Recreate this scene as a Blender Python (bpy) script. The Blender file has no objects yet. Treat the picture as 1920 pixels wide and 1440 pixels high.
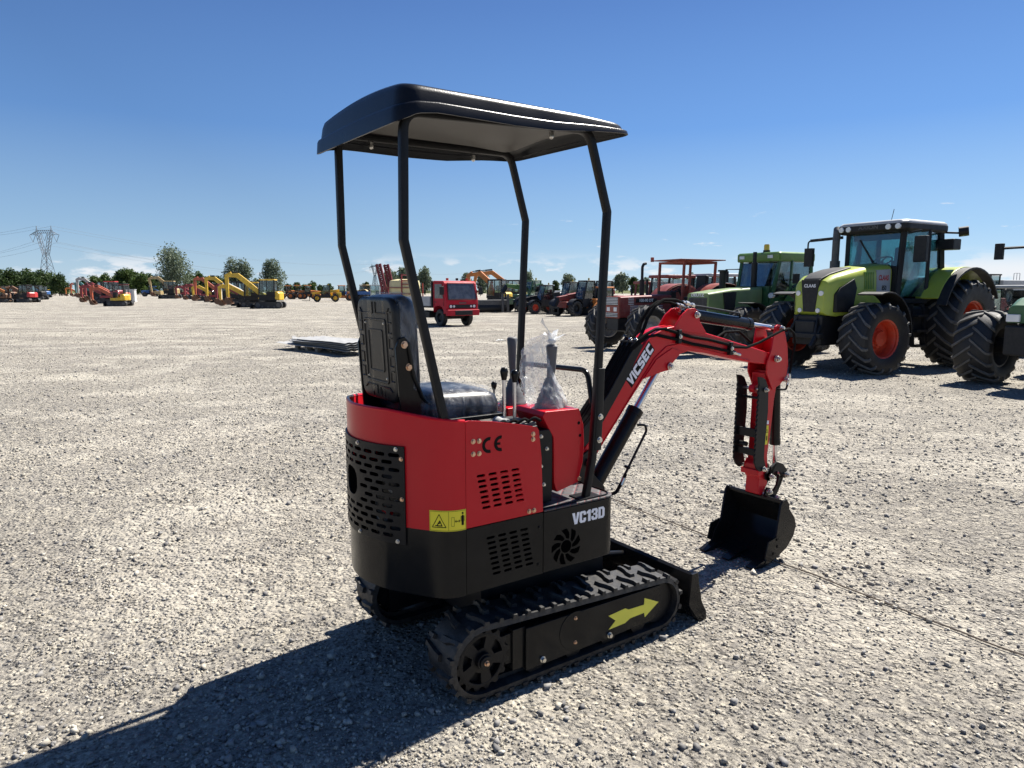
import bpy, bmesh, math, random
import numpy as np
from mathutils import Vector, Matrix
R = math.radians
SC = bpy.context.scene
COL = SC.collection
random.seed(7)
rng = np.random.default_rng(7)

# ------------------------------------------------------------------ materials
MATS = {}
def mat(name, col, rough=0.5, metal=0.0, coat=0.0, var=0.06, scale=8.0, bump=0.0, bscale=60.0,
        dust=0.0, dustcol=(0.32, 0.28, 0.22), spec=0.5, alpha=1.0, trans=0.0, rvar=0.1):
    if name in MATS: return MATS[name]
    m = bpy.data.materials.new(name); m.use_nodes = True
    nt = m.node_tree; N = nt.nodes; L = nt.links
    b = N['Principled BSDF']
    b.inputs['Metallic'].default_value = metal
    b.inputs['Coat Weight'].default_value = coat
    b.inputs['Coat Roughness'].default_value = 0.06
    b.inputs['Specular IOR Level'].default_value = spec
    b.inputs['Alpha'].default_value = alpha
    b.inputs['Transmission Weight'].default_value = trans
    tc = N.new('ShaderNodeTexCoord')
    no = N.new('ShaderNodeTexNoise'); no.inputs['Scale'].default_value = scale; no.inputs['Detail'].default_value = 5
    L.new(tc.outputs['Object'], no.inputs['Vector'])
    mr = N.new('ShaderNodeMapRange'); mr.inputs[1].default_value = 0.3; mr.inputs[2].default_value = 0.7
    mr.inputs[3].default_value = 1 - var; mr.inputs[4].default_value = 1 + var
    L.new(no.outputs['Fac'], mr.inputs[0])
    mx = N.new('ShaderNodeMix'); mx.data_type = 'RGBA'; mx.blend_type = 'MULTIPLY'; mx.inputs[0].default_value = 1
    mx.inputs[6].default_value = (*col, 1)
    L.new(mr.outputs[0], mx.inputs[7])
    out = mx.outputs[2]
    if dust > 0:
        n2 = N.new('ShaderNodeTexNoise'); n2.inputs['Scale'].default_value = scale * 2.3; n2.inputs['Detail'].default_value = 8
        n2.inputs['Roughness'].default_value = 0.7
        L.new(tc.outputs['Object'], n2.inputs['Vector'])
        r2 = N.new('ShaderNodeMapRange'); r2.inputs[1].default_value = 0.42; r2.inputs[2].default_value = 0.75
        r2.inputs[3].default_value = 0; r2.inputs[4].default_value = dust
        L.new(n2.outputs['Fac'], r2.inputs[0])
        m2 = N.new('ShaderNodeMix'); m2.data_type = 'RGBA'; m2.inputs[7].default_value = (*dustcol, 1)
        L.new(r2.outputs[0], m2.inputs[0]); L.new(out, m2.inputs[6]); out = m2.outputs[2]
    L.new(out, b.inputs['Base Color'])
    rr = N.new('ShaderNodeMapRange'); rr.inputs[1].default_value = 0.3; rr.inputs[2].default_value = 0.7
    rr.inputs[3].default_value = max(0.02, rough * (1 - rvar)); rr.inputs[4].default_value = min(1, rough * (1 + rvar) + dust * 0.2)
    L.new(no.outputs['Fac'], rr.inputs[0]); L.new(rr.outputs[0], b.inputs['Roughness'])
    if bump > 0:
        n3 = N.new('ShaderNodeTexNoise'); n3.inputs['Scale'].default_value = bscale; n3.inputs['Detail'].default_value = 4
        L.new(tc.outputs['Object'], n3.inputs['Vector'])
        bp = N.new('ShaderNodeBump'); bp.inputs['Strength'].default_value = 1.0; bp.inputs['Distance'].default_value = bump
        L.new(n3.outputs['Fac'], bp.inputs['Height']); L.new(bp.outputs[0], b.inputs['Normal'])
    MATS[name] = m
    return m

M_RED = mat('red_paint', (0.56, 0.008, 0.017), 0.32, coat=0.12, var=0.03, scale=5, spec=0.25)
M_BLK = mat('black_gloss_paint', (0.0105, 0.0105, 0.0105), 0.18, coat=0.0, var=0.2, scale=6, bump=0.0003, bscale=90, dust=0.010, spec=0.20)
M_BLKM = mat('black_matt_paint', (0.008, 0.008, 0.009), 0.42, var=0.2, scale=10, bump=0.0003, bscale=120, dust=0.010, spec=0.24)
M_ROOF = mat('black_roof_plastic', (0.008, 0.009, 0.012), 0.30, var=0.2, scale=7, bump=0.0004, bscale=160, spec=0.22)
M_RUB = mat('black_rubber', (0.013, 0.013, 0.014), 0.55, var=0.25, scale=14, bump=0.001, bscale=90, dust=0.22, dustcol=(0.2, 0.18, 0.15))
M_TYRE = mat('tyre_rubber', (0.012, 0.012, 0.013), 0.62, var=0.25, scale=9, bump=0.002, bscale=60, dust=0.10, dustcol=(0.12, 0.11, 0.09))
M_LUG_LIT = mat('sunlit_lug_rubber', (0.085, 0.082, 0.076), 0.72, var=0.3, scale=9, bump=0.002, bscale=60, dust=0.55, dustcol=(0.20, 0.185, 0.16))  # sunlight on the lugs put into a paler colour than the tyre
M_HOSE = mat('hose_rubber', (0.010, 0.010, 0.010), 0.85, var=0.2, spec=0.05)
M_CHR = mat('chromed_steel', (0.66, 0.65, 0.66), 0.28, metal=1.0, var=0.03)
M_ZINC = mat('zinc_bolt', (0.62, 0.61, 0.58), 0.3, metal=1.0, var=0.1)
M_COPPER = mat('yellow_zinc_bolt', (0.62, 0.42, 0.30), 0.32, metal=1.0, var=0.1)
M_VINYL = mat('black_vinyl', (0.007, 0.008, 0.014), 0.35, var=0.2, scale=20, bump=0.0015, bscale=14)
M_GRIP = mat('grey_rubber_grip', (0.10, 0.102, 0.108), 0.6, var=0.12, scale=20, bump=0.0006, bscale=140)
M_YEL = mat('yellow_sticker', (0.82, 0.70, 0.03), 0.5, var=0.05)
M_YELD = mat('yellow_decal', (0.85, 0.78, 0.09), 0.55, var=0.06)
M_WHT = mat('white_sticker', (0.86, 0.86, 0.90), 0.45, var=0.04)
M_INK = mat('black_ink', (0.004, 0.004, 0.004), 0.6, spec=0.15)
M_GREYINK = mat('grey_ink', (0.055, 0.05, 0.05), 0.5)
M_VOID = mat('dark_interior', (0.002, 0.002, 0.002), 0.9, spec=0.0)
M_IRON = mat('cast_iron', (0.06, 0.058, 0.055), 0.6, var=0.3, dust=0.2)
M_STEELG = mat('galvanised_steel', (0.36, 0.36, 0.35), 0.6, metal=0.1, var=0.18, scale=3, dust=0.15)

# ------------------------------------------------------------------ mesh builder
def fillet(pts, r, n=5, closed=False):
    pts = [Vector(p) for p in pts]; out = []
    m = len(pts)
    for i, p in enumerate(pts):
        if not closed and i in (0, m - 1): out.append(p); continue
        a = pts[i - 1] - p; b = pts[(i + 1) % m] - p
        la, lb = a.length, b.length
        if la < 1e-6 or lb < 1e-6: continue
        rr = r[i] if isinstance(r, (list, tuple)) else r
        ang = a.angle(b, math.pi)
        if rr <= 0 or abs(math.pi - ang) < 0.02: out.append(p); continue
        d = min(rr / math.tan(ang / 2), la * 0.49, lb * 0.49)
        p0 = p + a / la * d; p1 = p + b / lb * d
        for k in range(n + 1):
            t = k / n
            out.append(p0 * (1 - t) ** 2 + p * 2 * t * (1 - t) + p1 * t * t)
    return out

class MB:
    def __init__(s): s.v = []; s.f = []; s.mi = []; s.cur = 0
    def add(s, vs, fs):
        o = len(s.v); s.v += [tuple(v) for v in vs]
        for f in fs: s.f.append([i + o for i in f]); s.mi.append(s.cur)
        return s
    def bx(s, x0, x1, y0, y1, z0, z1, M=None):
        vs = [Vector((x, y, z)) for x in (x0, x1) for y in (y0, y1) for z in (z0, z1)]
        if M: vs = [M @ v for v in vs]
        return s.add(vs, [(0, 1, 3, 2), (4, 6, 7, 5), (0, 4, 5, 1), (2, 3, 7, 6), (0, 2, 6, 4), (1, 5, 7, 3)])
    def bar(s, p0, p1, w, h, up=(0, 0, 1)):
        p0, p1 = Vector(p0), Vector(p1); d = (p1 - p0); l = d.length; d.normalize()
        u = Vector(up); x = d.cross(u)
        if x.length < 1e-4: x = d.cross(Vector((1, 0, 0)))
        x.normalize(); y = x.cross(d)
        vs = [p + x * (a * w / 2) + y * (b * h / 2) for p in (p0, p1) for a, b in ((-1, -1), (1, -1), (1, 1), (-1, 1))]
        return s.add(vs, [(0, 1, 2, 3), (7, 6, 5, 4), (0, 4, 5, 1), (1, 5, 6, 2), (2, 6, 7, 3), (3, 7, 4, 0)])
    def loft(s, rings, cap=True, closed=True):
        o = len(s.v); n = len(rings[0])
        vs = [v for r in rings for v in r]; fs = []
        for i in range(len(rings) - 1):
            for j in range(n if closed else n - 1):
                k = (j + 1) % n
                fs.append((i * n + j, i * n + k, (i + 1) * n + k, (i + 1) * n + j))
        if cap:
            fs.append(tuple(range(n))); fs.append(tuple((len(rings) - 1) * n + j for j in range(n))[::-1])
        return s.add(vs, fs)
    def cyl(s, p0, p1, r, r1=None, n=14, cap=True):
        p0, p1 = Vector(p0), Vector(p1); d = (p1 - p0).normalized()
        a = d.orthogonal().normalized(); b = d.cross(a); r1 = r if r1 is None else r1
        rings = [[p + (a * math.cos(t) + b * math.sin(t)) * q for t in [2 * math.pi * k / n for k in range(n)]] for p, q in ((p0, r), (p1, r1))]
        return s.loft(rings, cap)
    def hexn(s, p0, p1, r): return s.cyl(p0, p1, r, n=6)
    def tube(s, pts, r, n=10, sect=None, cap=True, up=None):
        pts = [Vector(p) for p in pts]
        rings = []; prev = None
        for i, p in enumerate(pts):
            t = ((pts[i] - pts[i - 1]).normalized() if i else Vector()) + ((pts[i + 1] - pts[i]).normalized() if i < len(pts) - 1 else Vector())
            if t.length < 1e-6: t = pts[i] - pts[i - 1]
            t.normalize()
            if prev is None:
                a = (Vector(up) - t * t.dot(Vector(up))).normalized() if up else t.orthogonal().normalized()
            else:
                a = prev - t * prev.dot(t)
                a.normalize()
            prev = a; b = t.cross(a)
            rr = r[i] if isinstance(r, (list, tuple)) else r
            if sect: rings.append([p + a * x + b * y for x, y in sect])
            else: rings.append([p + (a * math.cos(q) + b * math.sin(q)) * rr for q in [2 * math.pi * k / n for k in range(n)]])
        return s.loft(rings, cap)
    def prism(s, pts, lo, hi, ax='y'):
        f = {'y': lambda p, q: (p[0], q, p[1]), 'z': lambda p, q: (p[0], p[1], q), 'x': lambda p, q: (q, p[0], p[1])}[ax]
        return s.loft([[f(p, lo) for p in pts], [f(p, hi) for p in pts]])
    def lathe(s, prof, c=(0, 0, 0), ax='y', n=24, cap=False):
        c = Vector(c); rings = []
        for r, a in prof:
            ring = []
            for k in range(n):
                t = 2 * math.pi * k / n; u, v = r * math.cos(t), r * math.sin(t)
                ring.append(c + Vector({'y': (u, a, v), 'z': (u, v, a), 'x': (a, u, v)}[ax]))
            rings.append(ring)
        return s.loft(rings, cap)
    def ball(s, c, r, n=10, sz=(1, 1, 1)):
        prof = [(max(1e-4, r * math.sin(math.pi * k / n)), r * -math.cos(math.pi * k / n)) for k in range(n + 1)]
        o = len(s.v); s.lathe(prof, (0, 0, 0), 'z', n + 4)
        for i in range(o, len(s.v)):
            v = s.v[i]; s.v[i] = (c[0] + v[0] * sz[0], c[1] + v[1] * sz[1], c[2] + v[2] * sz[2])
        return s
    def xf(s, M, start=0):
        for i in range(start, len(s.v)): s.v[i] = tuple(M @ Vector(s.v[i]))
        return s
    def build(s, name, mats, parent=None, smooth=38, bevel=0, seg=2, loc=None, solid=0, sub=0, recalc=True):
        me = bpy.data.meshes.new(name)
        me.from_pydata(s.v, [], s.f)
        mats = mats if isinstance(mats, (list, tuple)) else [mats]
        for m in mats: me.materials.append(m)
        if len(mats) > 1: me.polygons.foreach_set('material_index', s.mi)
        if recalc:
            bm = bmesh.new(); bm.from_mesh(me); bmesh.ops.recalc_face_normals(bm, faces=bm.faces); bm.to_mesh(me); bm.free()
        if smooth:
            me.polygons.foreach_set('use_smooth', [True] * len(me.polygons)); me.set_sharp_from_angle(angle=R(smooth))
        me.update()
        o = bpy.data.objects.new(name, me); COL.objects.link(o)
        if parent: o.parent = parent
        if loc: o.location = loc
        if solid:
            md = o.modifiers.new('solid', 'SOLIDIFY'); md.thickness = solid; md.offset = -1
            es = o.modifiers.new('edges', 'EDGE_SPLIT'); es.split_angle = R(smooth or 30)
        if bevel:
            md = o.modifiers.new('bevel', 'BEVEL'); md.width = bevel; md.segments = seg; md.limit_method = 'ANGLE'
            md.angle_limit = R(35); md.harden_normals = True
        if sub:
            md = o.modifiers.new('sub', 'SUBSURF'); md.levels = sub; md.render_levels = sub
        return o

def empty(name, loc=(0, 0, 0), rz=0):
    o = bpy.data.objects.new(name, None); COL.objects.link(o)
    o.location = loc; o.rotation_euler = (0, 0, rz); o.empty_display_size = 0.3
    return o
def tag(o, label=None, cat=None, group=None, kind=None):
    if label: o['label'] = label
    if cat: o['category'] = cat
    if group: o['group'] = group
    if kind: o['kind'] = kind
    return o
def kids(o): return list(o.children)
def copy_tree(o, parent=None):
    c = o.copy(); COL.objects.link(c)
    if parent: c.parent = parent
    for ch in kids(o): copy_tree(ch, c)
    return c

def plate2d(outer, holes=(), th=0.01):
    """flat plate with holes in local xy, thickness along z centred on 0 -> verts, faces"""
    cu = bpy.data.curves.new('tmp', 'CURVE'); cu.dimensions = '2D'; cu.fill_mode = 'BOTH'; cu.extrude = th / 2
    for lp in [outer] + list(holes):
        sp = cu.splines.new('POLY'); sp.points.add(len(lp) - 1)
        for i, p in enumerate(lp): sp.points[i].co = (p[0], p[1], 0, 1)
        sp.use_cyclic_u = True
    o = bpy.data.objects.new('tmp', cu); COL.objects.link(o)
    dg = bpy.context.evaluated_depsgraph_get()
    me = bpy.data.meshes.new_from_object(o.evaluated_get(dg))
    vs = [v.co.copy() for v in me.vertices]; fs = [tuple(p.vertices) for p in me.polygons]
    bpy.data.objects.remove(o); bpy.data.curves.remove(cu); bpy.data.meshes.remove(me)
    return vs, fs
def text2d(s, size=1.0, th=0.002, offset=0.0, sx=1.0, shear=0.0, space=1.0, align='CENTER'):
    cu = bpy.data.curves.new('tmpt', 'FONT'); cu.body = s; cu.size = size; cu.extrude = th / 2; cu.offset = offset
    cu.space_character = space; cu.shear = shear; cu.align_x = align; cu.align_y = 'CENTER'; cu.resolution_u = 4
    o = bpy.data.objects.new('tmpt', cu); COL.objects.link(o)
    dg = bpy.context.evaluated_depsgraph_get()
    me = bpy.data.meshes.new_from_object(o.evaluated_get(dg))
    vs = [Vector((v.co.x * sx, v.co.y, v.co.z)) for v in me.vertices]; fs = [tuple(p.vertices) for p in me.polygons]
    bpy.data.objects.remove(o); bpy.data.curves.remove(cu); bpy.data.meshes.remove(me)
    return vs, fs
def frame(o, x, y):
    """matrix whose columns are x, y, x cross y and origin o"""
    x = Vector(x).normalized(); y = Vector(y); y = (y - x * x.dot(y)).normalized(); z = x.cross(y)
    return Matrix(((x.x, y.x, z.x, o[0]), (x.y, y.y, z.y, o[1]), (x.z, y.z, z.z, o[2]), (0, 0, 0, 1)))
def capsule(cx, cy, L, h, n=4):
    r = h / 2; a = []
    for k in range(n + 1):
        t = -math.pi / 2 + math.pi * k / n; a.append((cx + L / 2 - r + r * math.cos(t), cy + r * math.sin(t)))
    for k in range(n + 1):
        t = math.pi / 2 + math.pi * k / n; a.append((cx - L / 2 + r + r * math.cos(t), cy + r * math.sin(t)))
    return a
def circ(cx, cy, r, n=20, ry=None, ph=0):
    return [(cx + r * math.cos(ph + 2 * math.pi * k / n), cy + (ry or r) * math.sin(ph + 2 * math.pi * k / n)) for k in range(n)]
def interp(x, xs, ys): return float(np.interp(x, xs, ys))
# ------------------------------------------------------------------ camera, sun, sky
F_PX, HZ_PX, CAM_H = 1300.0, 544.0, 1.58
cam_d = bpy.data.cameras.new('camera'); cam = bpy.data.objects.new('camera', cam_d); COL.objects.link(cam)
cam_d.sensor_width = 36; cam_d.lens = F_PX / 1920 * 36; cam_d.clip_start = 0.05; cam_d.clip_end = 9000
cam.location = (0, 0, CAM_H); cam.rotation_euler = (R(90) - math.atan((720 - HZ_PX) / F_PX), 0, 0)
SC.camera = cam
SUN_EL, SUN_AZ = R(53.5), R(43.2)
sd = Vector((math.cos(SUN_EL) * math.cos(SUN_AZ), math.cos(SUN_EL) * math.sin(SUN_AZ), math.sin(SUN_EL)))
sl = bpy.data.lights.new('sun', 'SUN'); sl.energy = SUN_E if 'SUN_E' in globals() else 5.0; sl.angle = R(0.53); sl.color = (1.0, 0.95, 0.87)
so = bpy.data.objects.new('sun', sl); COL.objects.link(so)
so.rotation_euler = (-sd).to_track_quat('-Z', 'Y').to_euler(); so.location = (20, 20, 40)
SKY_GAIN = 8.0
W = bpy.data.worlds.new('World'); SC.world = W; W.use_nodes = True
nt = W.node_tree; N = nt.nodes; L = nt.links; N.clear()
wo = N.new('ShaderNodeOutputWorld'); bg = N.new('ShaderNodeBackground'); bg.inputs['Strength'].default_value = 0.055
sky = N.new('ShaderNodeTexSky'); sky.sky_type = 'NISHITA'; sky.sun_disc = False
sky.sun_elevation = SUN_EL; sky.sun_rotation = R(90) - SUN_AZ; sky.altitude = 0; sky.air_density = 1.0; sky.dust_density = 0.0; sky.ozone_density = 4.0
# small fair-weather clouds low over the horizon, part of the sky itself
tc = N.new('ShaderNodeTexCoord'); sep = N.new('ShaderNodeSeparateXYZ'); L.new(tc.outputs['Generated'], sep.inputs[0])
mp = N.new('ShaderNodeMapping'); mp.inputs['Scale'].default_value = (1, 1, 3.2); L.new(tc.outputs['Generated'], mp.inputs[0])
cn = N.new('ShaderNodeTexNoise'); cn.inputs['Scale'].default_value = 9.0; cn.inputs['Detail'].default_value = 9; cn.inputs['Roughness'].default_value = 0.58
L.new(mp.outputs[0], cn.inputs['Vector'])
def rng_node(src, a, b, c, d, smooth=True):
    n = N.new('ShaderNodeMapRange'); n.interpolation_type = 'SMOOTHSTEP' if smooth else 'LINEAR'
    for i, q in enumerate((a, b, c, d)): n.inputs[i + 1].default_value = q
    L.new(src, n.inputs[0]); return n.outputs[0]
def mul(a, b):
    n = N.new('ShaderNodeMath'); n.operation = 'MULTIPLY'; L.new(a, n.inputs[0]); L.new(b, n.inputs[1]); return n.outputs[0]
def addn(a, b):
    n = N.new('ShaderNodeMath'); n.operation = 'ADD'; L.new(a, n.inputs[0]); L.new(b, n.inputs[1]); return n.outputs[0]
# (a) low bank hugging the horizon, (b) a few small high scraps
low = mul(rng_node(cn.outputs['Fac'], 0.52, 0.60, 0, 0.9), mul(rng_node(sep.outputs['Z'], 0.0, 0.012, 0, 1), rng_node(sep.outputs['Z'], 0.022, 0.055, 1, 0)))
mp2 = N.new('ShaderNodeMapping'); mp2.inputs['Scale'].default_value = (1, 1, 5.0); mp2.inputs['Location'].default_value = (0.37, 0.2, 0.1); L.new(tc.outputs['Generated'], mp2.inputs[0])
cn2 = N.new('ShaderNodeTexNoise'); cn2.inputs['Scale'].default_value = 17.0; cn2.inputs['Detail'].default_value = 8; cn2.inputs['Roughness'].default_value = 0.6
L.new(mp2.outputs[0], cn2.inputs['Vector'])
high = mul(rng_node(cn2.outputs['Fac'], 0.63, 0.72, 0, 0.8), mul(rng_node(sep.outputs['Z'], 0.035, 0.06, 0, 1), rng_node(sep.outputs['Z'], 0.09, 0.13, 1, 0)))
high = mul(high, rng_node(sep.outputs['X'], -0.05, 0.12, 0, 1))
# clear midday sky: Nishita tinted towards the deep blue of the photograph
ramp = N.new('ShaderNodeValToRGB'); L.new(sep.outputs['Z'], ramp.inputs[0])
stops = ((0.0, (.55, .72, .85)), (.03, (.46, .655, .84)), (.077, (.335, .545, .80)), (.21, (.140, .315, .68)), (.357, (.084, .195, .49)), (.60, (.050, .120, .33)), (1.0, (.030, .080, .24)))
e = ramp.color_ramp.elements
while len(e) < len(stops): e.new(.5)
for el_, (p_, c_) in zip(e, stops): el_.position = p_; el_.color = (*c_, 1)
sc_ = N.new('ShaderNodeVectorMath'); sc_.operation = 'SCALE'; sc_.inputs['Scale'].default_value = SKY_GAIN; L.new(ramp.outputs[0], sc_.inputs[0])
dt = N.new('ShaderNodeVectorMath'); dt.operation = 'DOT_PRODUCT'; L.new(tc.outputs['Generated'], dt.inputs[0]); dt.inputs[1].default_value = sd
glow = rng_node(dt.outputs['Value'], .33, .88, .96, 1.46, False)
sc2 = N.new('ShaderNodeVectorMath'); sc2.operation = 'SCALE'; L.new(sc_.outputs[0], sc2.inputs[0]); L.new(glow, sc2.inputs['Scale'])
smx = N.new('ShaderNodeMix'); smx.data_type = 'RGBA'; smx.inputs[0].default_value = .92; L.new(sky.outputs[0], smx.inputs[6]); L.new(sc2.outputs[0], smx.inputs[7])
cl = addn(low, high); clc = N.new('ShaderNodeClamp'); L.new(cl, clc.inputs[0])
cmx = N.new('ShaderNodeMix'); cmx.data_type = 'RGBA'; L.new(clc.outputs[0], cmx.inputs[0])
L.new(smx.outputs[2], cmx.inputs[6]); cmx.inputs[7].default_value = (7.6, 7.8, 8.1, 1)
L.new(cmx.outputs[2], bg.inputs['Color']); L.new(bg.outputs[0], wo.inputs['Surface'])
vs = SC.view_settings; vs.view_transform = 'Standard'; vs.look = 'None'; vs.exposure = 1.1; vs.gamma = 1
SC.cycles.max_bounces = 6; SC.cycles.transparent_max_bounces = 12

# ------------------------------------------------------------------ ground
def ground_mat(name, lo, hi, dark, big=True):
    m = bpy.data.materials.new(name); m.use_nodes = True; nt = m.node_tree; N = nt.nodes; L = nt.links
    b = N['Principled BSDF']; b.inputs['Roughness'].default_value = 0.9; b.inputs['Specular IOR Level'].default_value = 0.2
    geo = N.new('ShaderNodeNewGeometry')
    def noise(sc, det=6, ro=0.6):
        n = N.new('ShaderNodeTexNoise'); n.inputs['Scale'].default_value = sc; n.inputs['Detail'].default_value = det; n.inputs['Roughness'].default_value = ro
        L.new(geo.outputs['Position'], n.inputs['Vector']); return n.outputs['Fac']
    def rn(src, a, c, lo_=0, hi_=1):
        n = N.new('ShaderNodeMapRange'); n.inputs[1].default_value = a; n.inputs[2].default_value = c; n.inputs[3].default_value = lo_; n.inputs[4].default_value = hi_
        L.new(src, n.inputs[0]); return n.outputs[0]
    def mix(f, a, c, bt='MIX'):
        n = N.new('ShaderNodeMix'); n.data_type = 'RGBA'; n.blend_type = bt
        (L.new(f, n.inputs[0]) if not isinstance(f, float) else setattr(n.inputs[0], 'default_value', f))
        for s_, q in ((6, a), (7, c)):
            (setattr(n.inputs[s_], 'default_value', (*q, 1)) if isinstance(q, tuple) else L.new(q, n.inputs[s_]))
        return n.outputs[2]
    patch = rn(noise(0.33, 5, 0.6), 0.38, 0.62)
    wide = rn(noise(0.05, 4, 0.55), 0.4, 0.6)
    fine = noise(38, 8, 0.75)
    base = mix(patch, lo, hi)
    base = mix(rn(wide, 0, 1, 0, 0.55), base, (lo[0] * 0.8, lo[1] * 0.81, lo[2] * 0.85))
    def lanes(ang, sx, sy, sc):
        mpn = N.new('ShaderNodeMapping'); mpn.inputs['Rotation'].default_value = (0, 0, ang); mpn.inputs['Scale'].default_value = (sx, sy, 1); L.new(geo.outputs['Position'], mpn.inputs[0])
        n = N.new('ShaderNodeTexNoise'); n.inputs['Scale'].default_value = sc; n.inputs['Detail'].default_value = 5; n.inputs['Roughness'].default_value = .6; L.new(mpn.outputs[0], n.inputs['Vector']); return n.outputs['Fac']
    pale = (hi[0] * 1.14, hi[1] * 1.14, hi[2] * 1.12); grey = (lo[0] * .74, lo[1] * .76, lo[2] * .82)
    base = mix(rn(lanes(R(12), .10, 1.0, .55), .50, .64, 0, .85), base, pale)
    base = mix(rn(lanes(R(-25), .14, 1.0, .40), .53, .66, 0, .65), base, grey)
    base = mix(rn(noise(1.3, 6, .65), .52, .70, 0, .6), base, grey)
    base = mix(rn(fine, 0.36, 0.66), (dark[0], dark[1], dark[2]), base)
    vo = N.new('ShaderNodeTexVoronoi'); vo.inputs['Scale'].default_value = 42; L.new(geo.outputs['Position'], vo.inputs['Vector'])
    sv = N.new('ShaderNodeSeparateColor'); L.new(vo.outputs['Color'], sv.inputs[0])
    vo2 = N.new('ShaderNodeTexVoronoi'); vo2.inputs['Scale'].default_value = 13; L.new(geo.outputs['Position'], vo2.inputs['Vector'])
    sv2 = N.new('ShaderNodeSeparateColor'); L.new(vo2.outputs['Color'], sv2.inputs[0])
    base = mix(1.0, base, mix(rn(sv.outputs[0], 0, 1), (0.72, 0.72, 0.74), (1.22, 1.20, 1.16)), 'MULTIPLY')
    base = mix(1.0, base, mix(rn(sv2.outputs[0], 0, 1), (0.86, 0.86, 0.87), (1.12, 1.12, 1.1)), 'MULTIPLY')
    L.new(base, b.inputs['Base Color'])
    h1 = rn(vo.outputs['Distance'], 0.0, 0.6, 1, 0); h2 = rn(vo2.outputs['Distance'], 0.0, 0.6, 1, 0)
    ad = N.new('ShaderNodeMath'); ad.operation = 'MULTIPLY_ADD'; L.new(h2, ad.inputs[0]); ad.inputs[1].default_value = 1.6
    sk = N.new('ShaderNodeMath'); sk.operation = 'MULTIPLY_ADD'; L.new(fine, sk.inputs[0]); sk.inputs[1].default_value = 0.9; L.new(h1, sk.inputs[2])
    L.new(sk.outputs[0], ad.inputs[2])
    bp = N.new('ShaderNodeBump'); bp.inputs['Distance'].default_value = 0.022; bp.inputs['Strength'].default_value = 1.0
    # crushed stone: every grain is a facet with its own tilt
    nsum = geo.outputs['Normal']
    for sc_v, k_v in ((150, .75), (62, .80), (26, .42), (8, .18)):
        vf = N.new('ShaderNodeTexVoronoi'); vf.inputs['Scale'].default_value = sc_v; vf.inputs['Randomness'].default_value = 1; L.new(geo.outputs['Position'], vf.inputs['Vector'])
        sb = N.new('ShaderNodeVectorMath'); sb.operation = 'SUBTRACT'; L.new(vf.outputs['Color'], sb.inputs[0]); sb.inputs[1].default_value = (.5, .5, .5)
        s2_ = N.new('ShaderNodeVectorMath'); s2_.operation = 'MULTIPLY'; L.new(sb.outputs[0], s2_.inputs[0]); s2_.inputs[1].default_value = (k_v, k_v, 0)
        ad_ = N.new('ShaderNodeVectorMath'); ad_.operation = 'ADD'; L.new(nsum, ad_.inputs[0]); L.new(s2_.outputs[0], ad_.inputs[1]); nsum = ad_.outputs[0]
    dusty = rn(noise(.75, 5, .62), .50, .60)
    dm = N.new('ShaderNodeMix'); dm.data_type = 'VECTOR'; L.new(rn(dusty, 0, 1, 0, .72), dm.inputs[0]); L.new(nsum, dm.inputs[4]); L.new(geo.outputs['Normal'], dm.inputs[5])
    nn = N.new('ShaderNodeVectorMath'); nn.operation = 'NORMALIZE'; L.new(dm.outputs[1], nn.inputs[0])
    L.new(mix(rn(dusty, 0, 1, 0, .36), base, (pale[0] * .84, pale[1] * .84, pale[2] * .84)), b.inputs['Base Color']); L.new(nn.outputs[0], bp.inputs['Normal'])
    L.new(ad.outputs[0], bp.inputs['Height']); L.new(bp.outputs[0], b.inputs['Normal'])
    return m
M_GRAVEL = ground_mat('gravel', (0.43, 0.397, 0.335), (0.60, 0.555, 0.47), (0.22, 0.205, 0.18))
g = MB()
# one sheet: fine mesh near the camera with small relief, coarse to the far edge of the yard
def relief(x, y):
    return (0.012 * np.sin(x * 1.7 + 0.6 * np.sin(y * 1.1)) * np.sin(y * 1.3 + 1.0) + 0.006 * np.sin(x * 5.3 + 2.1 * np.sin(y * 3.7)) * np.sin(y * 4.9 + x * 1.9)
            + 0.004 * np.sin(x * 13.1 + y * 3.3) * np.sin(y * 11.7 - x * 2.2)) - 0.006
def gz(x, y):
    d = math.hypot(x, y); k = max(0.0, min(1.0, (26 - d) / 12))
    # flat under the machine
    q = math.hypot(x - 0.6, y - 3.3); k2 = min(1.0, max(0.15, (q - 1.0) / 1.5))
    return float(relief(np.float64(x), np.float64(y))) * k * k2
xs = sorted(set([-400, -250, -150, -90, -60, -40, -30] + list(np.round(np.arange(-24, 24.01, 0.16), 3)) + [30, 40, 60, 90, 150, 250, 400]))
ys = sorted(set([-60, -30, -12, -5] + list(np.round(np.arange(-1, 26.01, 0.16), 3)) + [30, 40, 60, 90, 120, 140, 200, 330]))
nx, ny = len(xs), len(ys)
g.v = [(float(x), float(y), gz(x, y)) for y in ys for x in xs]
g.f = [[j * nx + i, j * nx + i + 1, (j + 1) * nx + i + 1, (j + 1) * nx + i] for j in range(ny - 1) for i in range(nx - 1)]; g.mi = [0] * len(g.f)
tag(g.build('ground', M_GRAVEL, smooth=180, recalc=False), kind='structure')
M_FIELD = mat('dry_grass_field', (0.10, 0.11, 0.045), 0.95, var=0.3, scale=0.05, bump=0.05, bscale=3, spec=0.1)
fd = MB(); fd.bx(-6000, 6000, -3000, 7000, -0.5, -0.06)
tag(fd.build('field', M_FIELD, smooth=0), kind='structure')

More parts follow.
